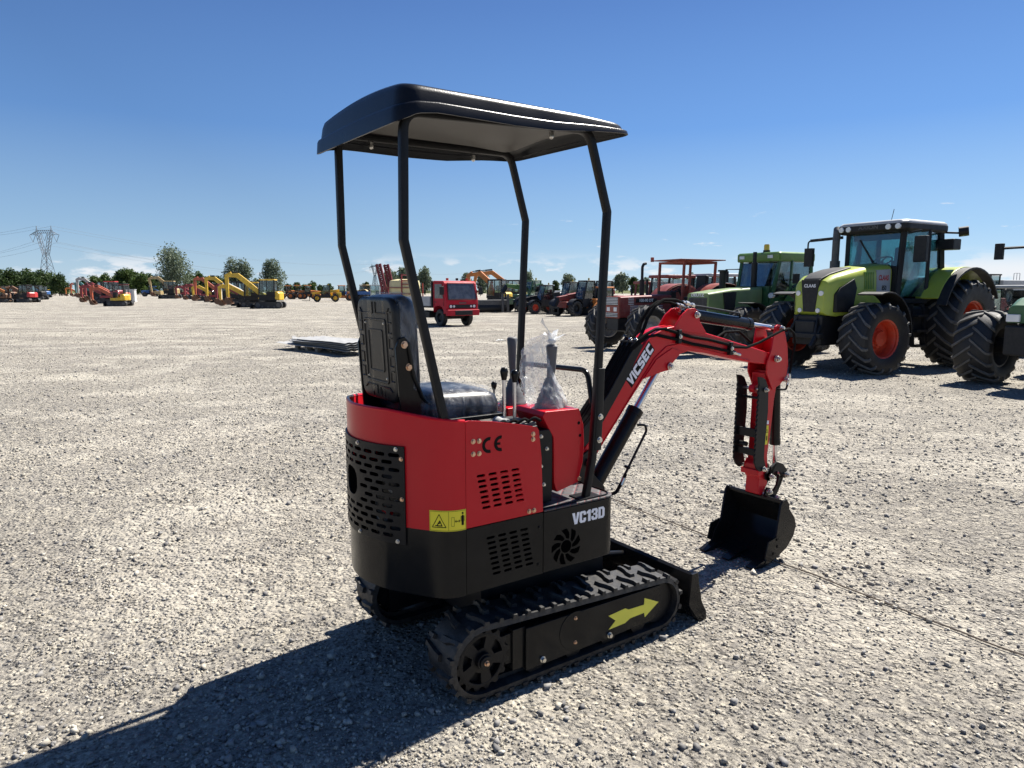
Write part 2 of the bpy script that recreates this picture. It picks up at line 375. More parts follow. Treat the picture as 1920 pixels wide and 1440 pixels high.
# loose stones: nobody could count them
def stones(name, n, region, rmin, rmax, power, cols, seed, label):
    r_ = np.random.default_rng(seed)
    iv = np.array([(-1, -1, -1), (1, -1, -1), (1, 1, -1), (-1, 1, -1), (-1, -1, 1), (1, -1, 1), (1, 1, 1), (-1, 1, 1)]) * .72
    jf = np.array([(0, 2, 1), (0, 3, 2), (4, 5, 6), (4, 6, 7), (0, 1, 5), (0, 5, 4), (1, 2, 6), (1, 6, 5), (2, 3, 7), (2, 7, 6), (3, 0, 4), (3, 4, 7)])
    x, y = region(r_, n)
    n = len(x)
    rad = rmin + (rmax - rmin) * r_.random(n) ** power
    V = iv[None] * (0.35 + 0.95 * r_.random((n, 8, 3)))
    sc = np.stack([0.75 + 0.6 * r_.random(n), 0.7 + 0.4 * r_.random(n), 0.62 + 0.5 * r_.random(n)], 1)
    V = V * sc[:, None, :] * rad[:, None, None]
    a = r_.random(n) * 2 * math.pi; t = r_.normal(0, 0.55, n)
    ct, st = np.cos(t), np.sin(t); z0 = V[:, :, 2] * ct[:, None] + V[:, :, 0] * st[:, None]; x0 = V[:, :, 0] * ct[:, None] - V[:, :, 2] * st[:, None]
    ca, sa = np.cos(a), np.sin(a)
    X = x0 * ca[:, None] - V[:, :, 1] * sa[:, None] + x[:, None]; Y = x0 * sa[:, None] + V[:, :, 1] * ca[:, None] + y[:, None]
    gzv = np.array([gz(p, q) for p, q in zip(x, y)])
    Z = z0 + (gzv + rad * 0.30)[:, None]
    co = np.stack([X, Y, Z], 2).reshape(-1, 3)
    fa = (jf[None] + (np.arange(n) * 8)[:, None, None]).reshape(-1)
    me = bpy.data.meshes.new(name)
    me.vertices.add(n * 8); me.vertices.foreach_set('co', co.astype(np.float32).ravel())
    me.loops.add(n * 36); me.loops.foreach_set('vertex_index', fa.astype(np.int32))
    me.polygons.add(n * 12); me.polygons.foreach_set('loop_start', (np.arange(n * 12) * 3).astype(np.int32))
    me.polygons.foreach_set('material_index', np.repeat(r_.choice(len(cols), n, p=[.28, .12, .30, .16, .14]), 12).astype(np.int32))
    for c in cols: me.materials.append(c)
    me.update(calc_edges=True); me.validate()
    o = bpy.data.objects.new(name, me); COL.objects.link(o)
    return tag(o, kind='stuff', label=label, cat='gravel')
ST = [mat('stone_%s' % k, c, 0.9, var=0.2, scale=30, spec=0.2, bump=0.001, bscale=200) for k, c in
      (('beige', (0.36, 0.33, 0.275)), ('pale', (0.46, 0.43, 0.365)), ('grey', (0.26, 0.25, 0.235)), ('dark', (0.165, 0.16, 0.155)), ('sand', (0.39, 0.36, 0.30)))]
def clump(x, y): return np.sin(x * 2.1 + 1.3 * np.sin(y * 1.7)) * np.sin(y * 2.4 + 0.8 * np.sin(x * 2.9)) + 0.5 * np.sin(x * 6.1 + y * 4.3) * np.sin(y * 5.7 - x * 3.1)
def near_region(r_, n):
    d = 1.25 * (13.0 / 1.25) ** r_.random(n * 3); x = (r_.random(n * 3) - 0.5) * 2 * 0.86 * (d + 0.5)
    keep = r_.random(n * 3) < 0.25 + 0.75 * np.clip(clump(x, d), 0, 1)
    return x[keep][:n], d[keep][:n]
def mid_region(r_, n):
    d = 5 + 24 * r_.random(n); x = (r_.random(n) - 0.5) * 2 * 0.82 * d; return x, d
def big_region(r_, n):
    d = 1.3 * (9.0 / 1.3) ** r_.random(n * 4); x = (r_.random(n * 4) - 0.5) * 2 * 0.84 * (d + 0.4)
    keep = r_.random(n * 4) < np.clip(clump(x * 0.8 + 3, d * 0.8), 0, 1) + 0.12
    return x[keep][:n], d[keep][:n]
stones('gravel_chips', 70000, near_region, 0.002, 0.0085, 3.0, ST, 1, 'fine pale gravel chips strewn over the yard in front')
stones('gravel_far', 34000, mid_region, 0.006, 0.019, 2.6, ST, 2, 'coarser grey gravel further back across the yard')
stones('gravel_lumps', 4600, big_region, 0.006, 0.018, 2.2, ST, 3, 'loose larger stones lying in clusters on the gravel')
# ------------------------------------------------------------------ the red mini excavator (local axes: x forward, y left, z up)
MX = empty('mini_excavator', (-0.0927, 2.4885, 0), R(34.5))
tag(MX, 'red and black mini excavator with canopy roof and crawler tracks standing alone in front', 'mini excavator')
CL = 0.42                       # plane of boom and arm
def bolts(name, pts, axis, r, h, m, parent):
    for p in pts:
        b = MB(); p = Vector(p); a = Vector(axis)
        b.cyl(p, p + a * h * 0.25, r * 1.35, n=14); b.hexn(p + a * h * 0.2, p + a * h, r)
        b.build(name, m, parent, bevel=0.0006)

# --- crawler tracks
RC, RR_, FC, FR = Vector((-0.01, 0.17)), 0.148, Vector((0.95, 0.146)), 0.124
def track_path(n=220, off=0.0):
    r0, r1 = RR_ + off, FR + off; d = FC - RC; Ld = d.length; base = math.atan2(d.y, d.x)
    al = math.acos((r0 - r1) / Ld)
    pts = []
    a0 = base + al; a1 = base + 2 * math.pi - al
    for k in range(61): t = a0 + (a1 - a0) * k / 60; pts.append((RC.x + r0 * math.cos(t), RC.y + r0 * math.sin(t)))
    for k in range(51): t = base - al + 2 * al * k / 50; pts.append((FC.x + r1 * math.cos(t), FC.y + r1 * math.sin(t)))
    pts.append(pts[0])
    P = np.array(pts); s = np.concatenate([[0], np.cumsum(np.hypot(*np.diff(P, axis=0).T))])
    # slight sag of the upper run
    u = np.linspace(0, s[-1], n, endpoint=False)
    X = np.interp(u, s, P[:, 0]); Z = np.interp(u, s, P[:, 1])
    return X, Z, s[-1]
def make_track(y0, y1):
    X, Z, Ltot = track_path(240); n = len(X)
    T = np.stack([np.roll(X, -1) - np.roll(X, 1), np.roll(Z, -1) - np.roll(Z, 1)], 1); T /= np.hypot(T[:, 0], T[:, 1])[:, None]
    NO = np.stack([-T[:, 1], T[:, 0]], 1)
    ctr = np.array([0.47, 0.16]); 
    if np.mean(NO[:, 0] * (X - ctr[0]) + NO[:, 1] * (Z - ctr[1])) < 0: NO = -NO
    b = MB(); sec = [(y0, -0.022), (y0 + 0.004, 0.0), (y1 - 0.004, 0.0), (y1, -0.022)]
    rings = [[(X[i] + NO[i, 0] * h, y, Z[i] + NO[i, 1] * h) for y, h in sec] for i in range(n)]
    o = 0; b.loft(rings + [rings[0]], cap=False)
    # guide band inside
    rings = [[(X[i] + NO[i, 0] * h, y, Z[i] + NO[i, 1] * h) for y, h in ((y0 + .05, -.023), (y1 - .05, -.023), (y1 - .05, -.04), (y0 + .05, -.04))] for i in range(n)]
    b.loft(rings + [rings[0]], cap=False)
    NL = 42; w = y1 - y0
    def at(u):
        u = u % n; i = int(u); f = u - i; j = (i + 1) % n
        return (X[i] * (1 - f) + X[j] * f, Z[i] * (1 - f) + Z[j] * f), NO[i]
    def lug(u0, segs):
        # segs: list of (y, du, half-length, height); a ridge built across the belt
        rings = []
        for y, du, hl, h in segs:
            ring = []
            for q, hh in ((-hl, -0.004), (-hl * 0.62, h), (hl * 0.62, h), (hl, -0.004)):
                (px, pz), no = at(u0 + (du + q) * n / Ltot)
                ring.append((px + no[0] * hh, y, pz + no[1] * hh))
            rings.append(ring)
        b.loft(rings)
    for k in range(NL):
        u = k * n / NL
        if k % 2 == 0:
            lug(u, [(y0 - .002, 0, .014, .014), (y0 + .02, 0, .010, .016), (y0 + .05, .006, .011, .016), (y0 + .075, .014, .017, .016), (y0 + w * .56, .016, .017, .015)])
            lug(u, [(y1 + .002, .03, .011, .014), (y1 - .035, .03, .011, .016)])
        else:
            lug(u, [(y1 + .002, 0, .014, .014), (y1 - .02, 0, .010, .016), (y1 - .05, .006, .011, .016), (y1 - .075, .014, .017, .016), (y1 - w * .56, .016, .017, .015)])
            lug(u, [(y0 - .002, .0, .011, .014), (y0 + .03, .0, .011, .016)])
    return b.build('crawler_track', M_RUB, MX, smooth=30)
def sprocket(trk, c, r, y, sgn):
    outer = []
    for k in range(16):
        for q, rr in ((0, .92), (.25, 1.05), (.5, 1.05), (.75, .92)):
            t = 2 * math.pi * (k + q) / 16; outer.append((r * rr * math.cos(t), r * rr * math.sin(t)))
    holes = []
    for k in range(5):
        a = 2 * math.pi * k / 5 + .5; h = []
        for q in np.linspace(-.36, .36, 6): h.append((r * .76 * math.cos(a + q), r * .80 * math.sin(a + q)))
        for q in np.linspace(.26, -.26, 5): h.append((r * .44 * math.cos(a + q), r * .42 * math.sin(a + q)))
        holes.append(h)
    vs, fs = plate2d(outer, holes, 0.022)
    M = frame((c[0], y, c[1]), (1, 0, 0), (0, 0, 1)); b = MB(); b.add([M @ v for v in vs], fs)
    b.cyl((c[0], y + sgn * .016, c[1]), (c[0], y + sgn * .03, c[1]), r * .86, n=36)
    b.lathe([(r * .80, -.004), (r * .80, -.012), (r * .90, -.012), (r * .92, .0)], (c[0], y, c[1]), n=40)
    b.cyl((c[0], y + .02, c[1]), (c[0], y - sgn * .03, c[1]), .034, n=24); b.cyl((c[0], y - sgn * .03, c[1]), (c[0], y - sgn * .038, c[1]), .026, n=24)
    s_ = b.build('sprocket', M_BLKM, trk, bevel=.002)
    bolts('bolt', [(c[0], y - sgn * .037, c[1])], (0, -sgn, 0), .008, .012, M_COPPER, s_) if False else bolts('sprocket_bolt', [(c[0], y - sgn * .037, c[1])], (0, -sgn, 0), .008, .012, M_COPPER, trk)
for y0, y1, sgn in ((0.0, 0.19, 1), (0.73, 0.92, -1)):
    trk = make_track(y0, y1); yo = y0 if sgn > 0 else y1
    sprocket(trk, (RC.x, RC.y), 0.118, yo + sgn * .03, sgn)
    b = MB(); b.cyl((RC.x, y0 + .06, RC.y), (RC.x, y1 - .04, RC.y), .095, n=24); b.prism([(RC.x - .05, RC.y - .09), (.2, .09), (.2, .25), (RC.x - .05, RC.y + .09)], min(yo + sgn * .06, yo + sgn * .16), max(yo + sgn * .06, yo + sgn * .16)); P0 = b.build('drive_motor', M_BLKM, trk, bevel=.003)
    b = MB(); b.cyl((FC.x, y0 + .03, FC.y), (FC.x, y1 - .03, FC.y), .098, n=28)
    b.build('idler_wheel', M_BLKM, trk, bevel=.004)
    for rx in (.24, .44, .64, .82):
        b = MB(); b.cyl((rx, y0 + .02, .078), (rx, y1 - .02, .078), .044, n=20); b.build('roller', M_BLKM, trk, bevel=.003)
    b = MB()
    pl = [(.185, .068), (.186, .246), (.944, .240), (.949, .122), (.893, .082), (.50, .073)]
    b.prism(pl, yo + sgn * .006, yo + sgn * .016)
    b.bx(.10, .90, min(yo + sgn * .03, yo + sgn * .16), max(yo + sgn * .03, yo + sgn * .16), .11, .235)
    b.bx(.13, .19, min(yo + sgn * .02, yo + sgn * .1), max(yo + sgn * .02, yo + sgn * .1), .08, .25)
    fr = b.build('track_frame', M_BLK, trk, bevel=.002)
    b = MB(); b.cyl((.437, yo + sgn * .007, .168), (.437, yo + sgn * .0035, .168), .083, n=40); b.build('inspection_cover', M_BLK, trk, bevel=.001)
    yb = yo + sgn * .005
    bolts('frame_bolt', [(.437, yb, .222), (.437, yb, .115)], (0, -sgn, 0), .006, .008, M_COPPER, trk)
    bolts('frame_bolt', [(.267, yb, .093), (.631, yb, .09)], (0, -sgn, 0), .010, .014, M_ZINC, trk)
    if sgn > 0:
        ar = [(0.932, 0.162), (0.841, 0.204), (0.839, 0.173), (0.744, 0.176), (0.724, 0.187), (0.624, 0.179), (0.666, 0.146), (0.626, 0.115), (0.724, 0.118), (0.755, 0.132), (0.841, 0.134), (0.846, 0.111)]
        vs, fs = plate2d(ar, (), .001); M = frame((0, yo + .005, 0), (1, 0, 0), (0, 0, 1)); b = MB(); b.add([M @ v for v in vs], fs)
        b.build('arrow_decal', M_YELD, trk, smooth=0)
# --- undercarriage and dozer blade
b = MB(); b.bx(.12, .80, .24, .68, .17, .34); b.bx(.22, .34, .1, .82, .18, .27); b.bx(.62, .74, .1, .82, .18, .27); b.cyl((.40, .46, .33), (.40, .46, .44), .22, n=36)
b.build('undercarriage', M_BLKM, MX, bevel=.004)
b = MB()
prof = [(1.150, .235), (1.166, .245), (1.174, .225), (1.160, .15), (1.172, .07), (1.215, .008), (1.235, -.004), (1.215, -.006), (1.175, .02), (1.145, .07), (1.135, .15)]
b.prism([(x - .0, z) for x, z in prof], .0, .92)
bl = b.build('dozer_blade', M_BLK, MX, bevel=.002)
for y in (-.014, .92):
    b = MB(); b.prism([(1.135, .25), (1.178, .25), (1.19, .18), (1.21, .10), (1.245, .04), (1.25, -.008), (1.2, -.008), (1.12, .10)], y, y + .014); b.build('end_plate', M_BLK, bl, bevel=.002)
for y in (.25, .67):
    b = MB(); b.bar((.70, y, .24), (1.15, y, .10), .05, .07); b.build('blade_arm', M_BLK, MX, bevel=.004)
b = MB(); b.cyl((.62, .46, .30), (.92, .46, .24), .03, n=18); b.cyl((.9, .46, .245), (1.15, .46, .20), .016, n=14); b.build('blade_cylinder', M_BLK, MX)
b = MB(); b.tube(fillet([(.72, .30, .36), (.80, .22, .37), (.86, .28, .35), (.9, .4, .30)], .04), .012); b.build('blade_hose', M_HOSE, MX)

# --- upper body shell
PLAN = [(-.056, .06), (-.085, .062), (-.110, .069), (-.139, .087), (-.168, .117), (-.20, .160), (-.245, .23), (-.281, .29), (-.305, .36), (-.318, .42), (-.322, .47)]
PLAN = PLAN + [(x, .94 - y) for x, y in PLAN[::-1][1:]]
PP = np.array(PLAN); PS = np.concatenate([[0], np.cumsum(np.hypot(*np.diff(PP, axis=0).T))]); PTOT = PS[-1]
def catmull(u):
    u = min(max(u, 0), PTOT); i = int(np.searchsorted(PS, u) - 1); i = min(max(i, 0), len(PP) - 2)
    t = (u - PS[i]) / (PS[i + 1] - PS[i]); p0 = PP[max(i - 1, 0)]; p1 = PP[i]; p2 = PP[i + 1]; p3 = PP[min(i + 2, len(PP) - 1)]
    m1 = (p2 - p0) / 2; m2 = (p3 - p1) / 2
    return (2 * t ** 3 - 3 * t ** 2 + 1) * p1 + (t ** 3 - 2 * t ** 2 + t) * m1 + (-2 * t ** 3 + 3 * t ** 2) * p2 + (t ** 3 - t ** 2) * m2
def shell(u, off=0.0):
    """point on the rear wall at arc length u (from the right side panel round to the left), pushed out by off"""
    if u < 0: return np.array([-.056 - u, .06 - off])
    if u > PTOT: return np.array([-.056 + (u - PTOT), .88 + off])
    p = catmull(u); q0 = catmull(u - .004) if u > .004 else p; q1 = catmull(u + .004) if u < PTOT - .004 else p
    t = q1 - q0; t = t / (np.hypot(*t) + 1e-9); n = np.array([-t[1], t[0]])
    if n @ (p - np.array([.25, .47])) < 0: n = -n
    return p + n * off
def wall(us, z0, z1, off, th):
    b = MB(); rings = []
    for u in us:
        a = shell(u, off); c = shell(u, off - th); q0 = z0(u) if callable(z0) else z0; q1 = z1(u) if callable(z1) else z1
        rings.append([(a[0], a[1], q0), (a[0], a[1], q1), (c[0], c[1], q1), (c[0], c[1], q0)])
    b.loft(rings); return b
US = list(np.linspace(0, PTOT, 90))
def ztop(u):
    d = min(u, PTOT - u); return 1.100 + .034 * min(1, d / .32)
GU0 = next(u for u in np.linspace(0, PTOT, 600) if shell(u)[1] > .205); GL = PTOT - 2 * GU0
UG = sorted(set(US + [GU0 + .014, PTOT - GU0 - .014]))
def wall_grid(zs, hole, name, m):
    b = MB(); nz = len(zs)
    for u in UG:
        p = shell(u)
        for z in zs: b.v.append((p[0], p[1], z(u) if callable(z) else z))
    for i in range(len(UG) - 1):
        for j in range(nz - 1):
            um = (UG[i] + UG[i + 1]) / 2
            if j == hole and GU0 + .014 < um < PTOT - GU0 - .014: continue
            b.f.append([i * nz + j, i * nz + j + 1, (i + 1) * nz + j + 1, (i + 1) * nz + j]); b.mi.append(0)
    return b.build(name, m, MX, solid=.012, recalc=False)
wall_grid([.690, .984, ztop], 0, 'rear_cover', M_RED)
# rolled rim
b = MB(); b.tube([(*shell(u, -.006), ztop(u)) for u in US], .0075, n=8); b.build('cover_rim', M_RED, MX)
wall_grid([.428, .636, .690], 1, 'rear_skirt', M_BLK)
# side panels with punched slots
def side_panel(y, th, sgn, outer, holes, m, name):
    vs, fs = plate2d(outer, holes, th); M = frame((0, y, 0), (1, 0, 0), (0, 0, 1)); b = MB(); b.add([M @ v for v in vs], fs)
    return b.build(name, m, MX, smooth=25, bevel=.0012, seg=1)
up_out = [(-.054, .692), (-.054, 1.100), (-.039, 1.102), (.066, 1.088), (.161, 1.069), (.255, 1.048), (.274, 1.042), (.283, 1.030), (.297, .918), (.306, .692)]
lo_out = [(-.054, .430), (-.054, .688), (.306, .688), (.306, .430)]
hu = [capsule(.012 + .0525 * c + .004 * r, .886 - .0212 * r, .038, .0105) for r in range(7) for c in range(4)]
hl_ = [capsule(.054 + .0525 * c + .004 * r, .635 - .0213 * r, .038, .0105) for r in range(8) for c in range(4)]
side_panel(.064, .008, 1, up_out, hu, M_RED, 'side_panel')
side_panel(.064, .008, 1, lo_out, hl_, M_BLK, 'lower_side_panel')
side_panel(.876, .008, -1, up_out, (), M_RED, 'side_panel')
side_panel(.876, .008, -1, lo_out, (), M_BLK, 'lower_side_panel')
bolts('panel_bolt', [(x, .0598, z) for x, z in ((-.022, 1.022), (.004, 1.021), (-.022, .974), (.004, .973), (.254, 1.018), (.254, .997), (.236, .706), (.260, .706))], (0, -1, 0), .0075, .007, M_COPPER, MX)
bolts('panel_bolt', [(x, .0598, z) for x, z in ((.287, .630), (.283, .474))], (0, -1, 0), .005, .005, M_BLKM, MX)
# CE mark
def arc_band(cx, cz, r, w, a0, a1, n=16):
    return [(cx + (r + w / 2) * math.cos(a0 + (a1 - a0) * k / n), cz + (r + w / 2) * math.sin(a0 + (a1 - a0) * k / n)) for k in range(n + 1)] + \
           [(cx + (r - w / 2) * math.cos(a1 + (a0 - a1) * k / n), cz + (r - w / 2) * math.sin(a1 + (a0 - a1) * k / n)) for k in range(n + 1)]
b = MB(); M = frame((0, .0588, 0), (1, 0, 0), (0, 0, 1))
for shp in (arc_band(.048, 1.000, .0245, .0125, R(75), R(285)), arc_band(.101, 1.000, .0245, .0125, R(80), R(280)), [(.078, .9955), (.078, 1.0045), (.099, 1.0045), (.099, .9955)]):
    vs, fs = plate2d(shp, (), .0006); b.add([M @ v for v in vs], fs)
b.build('ce_mark', M_INK, MX, smooth=0)
# dark inner box keeps the slots dark, engine behind the grille
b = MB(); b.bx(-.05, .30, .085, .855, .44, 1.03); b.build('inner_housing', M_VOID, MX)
b = MB(); b.bx(-.19, -.06, .36, .60, .55, .80); b.bx(-.17, -.06, .30, .42, .78, .90); b.cyl((-.20, .5, .60), (-.06, .5, .60), .07); b.cyl((-.2, .52, .84), (-.2, .30, .84), .035)
b.build('engine', M_IRON, MX, bevel=.01)
for y, z, l, mm in ((.335, .80, .05, M_STEELG), (.40, .70, .06, M_RED), (.30, .755, .04, M_STEELG), (.45, .655, .05, M_STEELG), (.285, .70, .03, M_ZINC)):
    b = MB(); b.cyl((-.22, y - l / 2, z), (-.22, y + l / 2, z), .012); b.build('engine_fitting', mm, MX)
# --- rear grille, bent round the curved wall
holes = []
hx, hz, hrx, hrz = GL * .55, .205, .060, .058
for r in range(12):
    z = .345 - .0285 * r; ph = .0 if r % 2 == 0 else .0325
    c = .045 + ph
    while c < GL - .03:
        if ((c - hx) / (hrx + .034)) ** 2 + ((z - hz) / (hrz + .012)) ** 2 > 1: holes.append(capsule(c, z, .0495, .0145))
        c += .065
holes.append([(hx + hrx * math.copysign(abs(math.cos(t)) ** .75, math.cos(t)), hz + hrz * math.copysign(abs(math.sin(t)) ** .75, math.sin(t))) for t in np.linspace(0, 2 * math.pi, 32, endpoint=False)])
ed = lambda a, c, n: [(a[0] + (c[0] - a[0]) * k / n, a[1] + (c[1] - a[1]) * k / n) for k in range(n)]
outer = ed((0, 0), (GL, 0), 30) + ed((GL, 0), (GL, .380), 3) + ed((GL, .380), (0, .380), 30) + ed((0, .380), (0, 0), 3)
vs, fs = plate2d(outer, holes, .006)
bm = bmesh.new(); bv = [bm.verts.new(v) for v in vs]
for f in fs:
    try: bm.faces.new([bv[i] for i in f])
    except ValueError: pass
for k in range(1, 24):
    bmesh.ops.bisect_plane(bm, geom=bm.verts[:] + bm.edges[:] + bm.faces[:], plane_co=(GL * k / 24, 0, 0), plane_no=(1, 0, 0))
b = MB(); idx = {}
for v in bm.verts:
    idx[v] = len(b.v); p = shell(GU0 + v.co.x, .0055 + v.co.z); b.v.append((p[0], p[1], .622 + v.co.y))
for f in bm.faces: b.f.append([idx[v] for v in f.verts]); b.mi.append(0)
bm.free()
GR = b.build('rear_grille', M_BLKM, MX, smooth=25)
for u, z in ((GU0 + .012, .955), (GU0 + .012, .80), (GU0 + .035, .990), (GU0 + .035, .632), (GU0 + GL * .42, .990), (GU0 + GL * .42, .632)):
    p = shell(u, .0085); q = shell(u, .02); d = Vector((q[0] - p[0], q[1] - p[1], 0)).normalized()
    bolts('grille_bolt', [(p[0], p[1], z)], d, .0065, .007, M_COPPER if u < GU0 + .02 else M_ZINC, GR)
pe = shell(GU0 + hx, -.001); pi_ = shell(GU0 + hx, -.10)
b = MB(); b.cyl((pe[0], pe[1], .622 + hz), (pi_[0], pi_[1], .622 + hz), .066, n=28); b.build('exhaust_outlet', M_VOID, GR)
# --- warning label wrapped round the corner
def wrapped(shape_faces, u0, z0, off, flip=True):
    b = MB(); vs, fs = shape_faces
    for v in vs: 
        p = shell(u0 - v[0], off + v[2]); b.v.append((p[0], p[1], z0 + v[1]))
    b.f = [list(f) for f in fs]; b.mi = [0] * len(b.f); return b
LU = .142; LW = .142; LH = .080
grid_v = [(LW * i / 16, LH * j, 0) for j in (0, 1) for i in range(17)]; grid_f = [(i, i + 1, i + 18, i + 17) for i in range(16)]
lab = wrapped((grid_v, grid_f), LU, .690, .0012).build('warning_label', M_YEL, MX, smooth=0)
b = MB()
def stroke(pts, w, off=.0017):
    for a, c in zip(pts[:-1], pts[1:]):
        a, c = Vector((*a, 0)), Vector((*c, 0)); d = (c - a); l = d.length; d.normalize(); n = Vector((-d.y, d.x, 0)) * w / 2; m_ = max(1, int(l / .012))
        q = [(a + d * (l * k / m_) + n * s_) for k in range(m_ + 1) for s_ in (-1, 1)]
        vv = []
        for p in q: s2 = shell(LU - p.x * LW / .165, off); vv.append((s2[0], s2[1], .690 + p.y))
        b.add(vv, [(2 * k, 2 * k + 1, 2 * k + 3, 2 * k + 2) for k in range(m_)])
stroke([(.003, .003), (.162, .003), (.162, LH - .003), (.003, LH - .003), (.003, .003)], .0012)
stroke([(.085, .003), (.085, LH - .003)], .0012)
stroke([(.014, .016), (.074, .016), (.044, .066), (.014, .016)], .003)
stroke([(.026, .022), (.060, .022)], .004); stroke([(.034, .022), (.047, .042), (.056, .024)], .004); stroke([(.040, .03), (.052, .036)], .005)
stroke([(.098, .02), (.098, .054), (.110, .054), (.110, .02), (.098, .02)], .0012)
stroke([(.115, .038), (.135, .038)], .003); stroke([(.119, .043), (.114, .038), (.119, .033)], .002); stroke([(.131, .043), (.136, .038), (.131, .033)], .002)
stroke([(.147, .02), (.147, .060)], .006); stroke([(.143, .02), (.143, .055)], .002); stroke([(.151, .02), (.151, .055)], .002); stroke([(.140, .036), (.140, .055), (.154, .055), (.154, .036)], .002); stroke([(.147, .063), (.147, .071)], .007)
b.build('label_print', M_INK, lab, smooth=0, recalc=False)
# --- front lower body with fan cut-out and model number
fo = [(.310, .06)] + [tuple(v)[:2] for v in fillet([(.310, .06, 0), (.705, .06, 0), (.705, .88, 0), (.310, .88, 0)], .06, 8)][1:-1] + [(.310, .88)]
b = MB()
b.loft([[(x, y, .430) for x, y in fo], [(x, y, .686) for x, y in fo]]); b.build('front_body', M_BLK, MX, bevel=.003)
b = MB(); b.loft([[(.312 + (x - .31) * 1.003, .47 + (y - .47) * 1.004, .688) for x, y in fo], [(.312 + (x - .31) * 1.003, .47 + (y - .47) * 1.004, .697) for x, y in fo]])
m = mat('quilted_floor_mat', (0.075, 0.07, 0.072), 0.6, var=0.15, scale=20)
if 'quilt' not in m:
    m['quilt'] = 1; nt_ = m.node_tree; tcq = nt_.nodes.new('ShaderNodeTexCoord')
    mq = nt_.nodes.new('ShaderNodeMapping'); mq.inputs['Rotation'].default_value = (0, 0, R(45)); nt_.links.new(tcq.outputs['Object'], mq.inputs[0])
    br = nt_.nodes.new('ShaderNodeTexBrick'); br.inputs['Scale'].default_value = 1.0; br.offset = 0; br.inputs['Brick Width'].default_value = .055; br.inputs['Row Height'].default_value = .055
    br.inputs['Mortar Size'].default_value = .0012; br.inputs['Mortar Smooth'].default_value = .3
    br.inputs['Color1'].default_value = br.inputs['Color2'].default_value = (0.06, 0.057, 0.06, 1); br.inputs['Mortar'].default_value = (0.20, 0.02, 0.025, 1)
    nt_.links.new(mq.outputs[0], br.inputs['Vector']); nt_.links.new(br.outputs['Color'], nt_.nodes['Principled BSDF'].inputs['Base Color'])
    bq = nt_.nodes.new('ShaderNodeTexBrick'); bq.offset = 0; bq.inputs['Scale'].default_value = 1; bq.inputs['Brick Width'].default_value = .055; bq.inputs['Row Height'].default_value = .055; bq.inputs['Mortar Size'].default_value = .012; bq.inputs['Mortar Smooth'].default_value = 1
    bp_ = nt_.nodes.new('ShaderNodeBump'); bp_.inputs['Distance'].default_value = .004; bp_.invert = True
    nt_.links.new(mq.outputs[0], bq.inputs['Vector']); nt_.links.new(bq.outputs['Fac'], bp_.inputs['Height']); nt_.links.new(bp_.outputs[0], nt_.nodes['Principled BSDF'].inputs['Normal'])
b.build('floor_mat', m, MX, bevel=.003)
b = MB(); b.tube([(x, y, .700) for x, y in [(.315, .072)] + [tuple(v)[:2] for v in fillet([(.315, .072, 0), (.693, .072, 0), (.693, .868, 0)], .055, 8)][1:]], .0035, n=6); b.build('mat_edging', M_BLK, MX)
M58 = frame((0, .0592, 0), (1, 0, 0), (0, 0, 1))
b = MB()
for k in range(9):
    a = 2 * math.pi * k / 9; c0 = (.428, .519); shp = []
    for r_, da in ((.034, -.26), (.05, -.16), (.064, -.02), (.077, .16)): shp.append((r_, a + da))
    for r_, da in ((.077, .50), (.066, .44), (.050, .30), (.034, .12)): shp.append((r_, a + da))
    vs, fs = plate2d([(c0[0] + q * math.cos(t), c0[1] + q * math.sin(t)) for q, t in shp], (), .0012); b.add([M58 @ v for v in vs], fs)
vs, fs = plate2d(circ(.428, .519, .027, 24), (), .0012); b.add([M58 @ v for v in vs], fs)
b.build('fan_cutout', M_VOID, MX, smooth=0)
GL2 = {'V': ([(0, 1), (.32, 1), (.46, .32), (.60, 1), (.90, 1), (.62, 0), (.30, 0)], [], .90),
       'C': ([(0, .14), (.14, 0), (.66, 0), (.80, .14), (.80, .38), (.50, .38), (.50, .20), (.30, .20), (.30, .80), (.50, .80), (.50, .64), (.80, .64), (.80, .86), (.66, 1), (.14, 1), (0, .86)], [], .88),
       '1': ([(.18, 0), (.50, 0), (.50, 1), (.26, 1), (.0, .84), (.0, .66), (.18, .72)], [], .60),
       '3': ([(0, .14), (.14, 0), (.66, 0), (.80, .14), (.80, .42), (.70, .51), (.80, .60), (.80, .86), (.66, 1), (.14, 1), (0, .86), (0, .66), (.29, .66), (.29, .81), (.51, .81), (.51, .60), (.24, .60), (.24, .43), (.51, .43), (.51, .19), (.29, .19), (.29, .36), (0, .36)], [], .88),
       'D': ([(0, 0), (.62, 0), (.80, .18), (.80, .82), (.62, 1), (0, 1)], [[(.30, .19), (.30, .81), (.45, .81), (.51, .73), (.51, .27), (.45, .19)]], .82)}
b = MB(); x = 0; gw, gh = .0445, .050; Mt = frame((.4585, .0590, .6055), (1, 0, 0), (0, 0, 1))
for ch in 'VC13D':
    o_, h_, w_ = GL2[ch]
    vs, fs = plate2d([((x + px) * gw, pz * gh) for px, pz in o_], [[((x + px) * gw, pz * gh) for px, pz in q] for q in h_], .0008); b.add([Mt @ v for v in vs], fs); x += w_
b.build('model_lettering', M_WHT, MX, smooth=0)

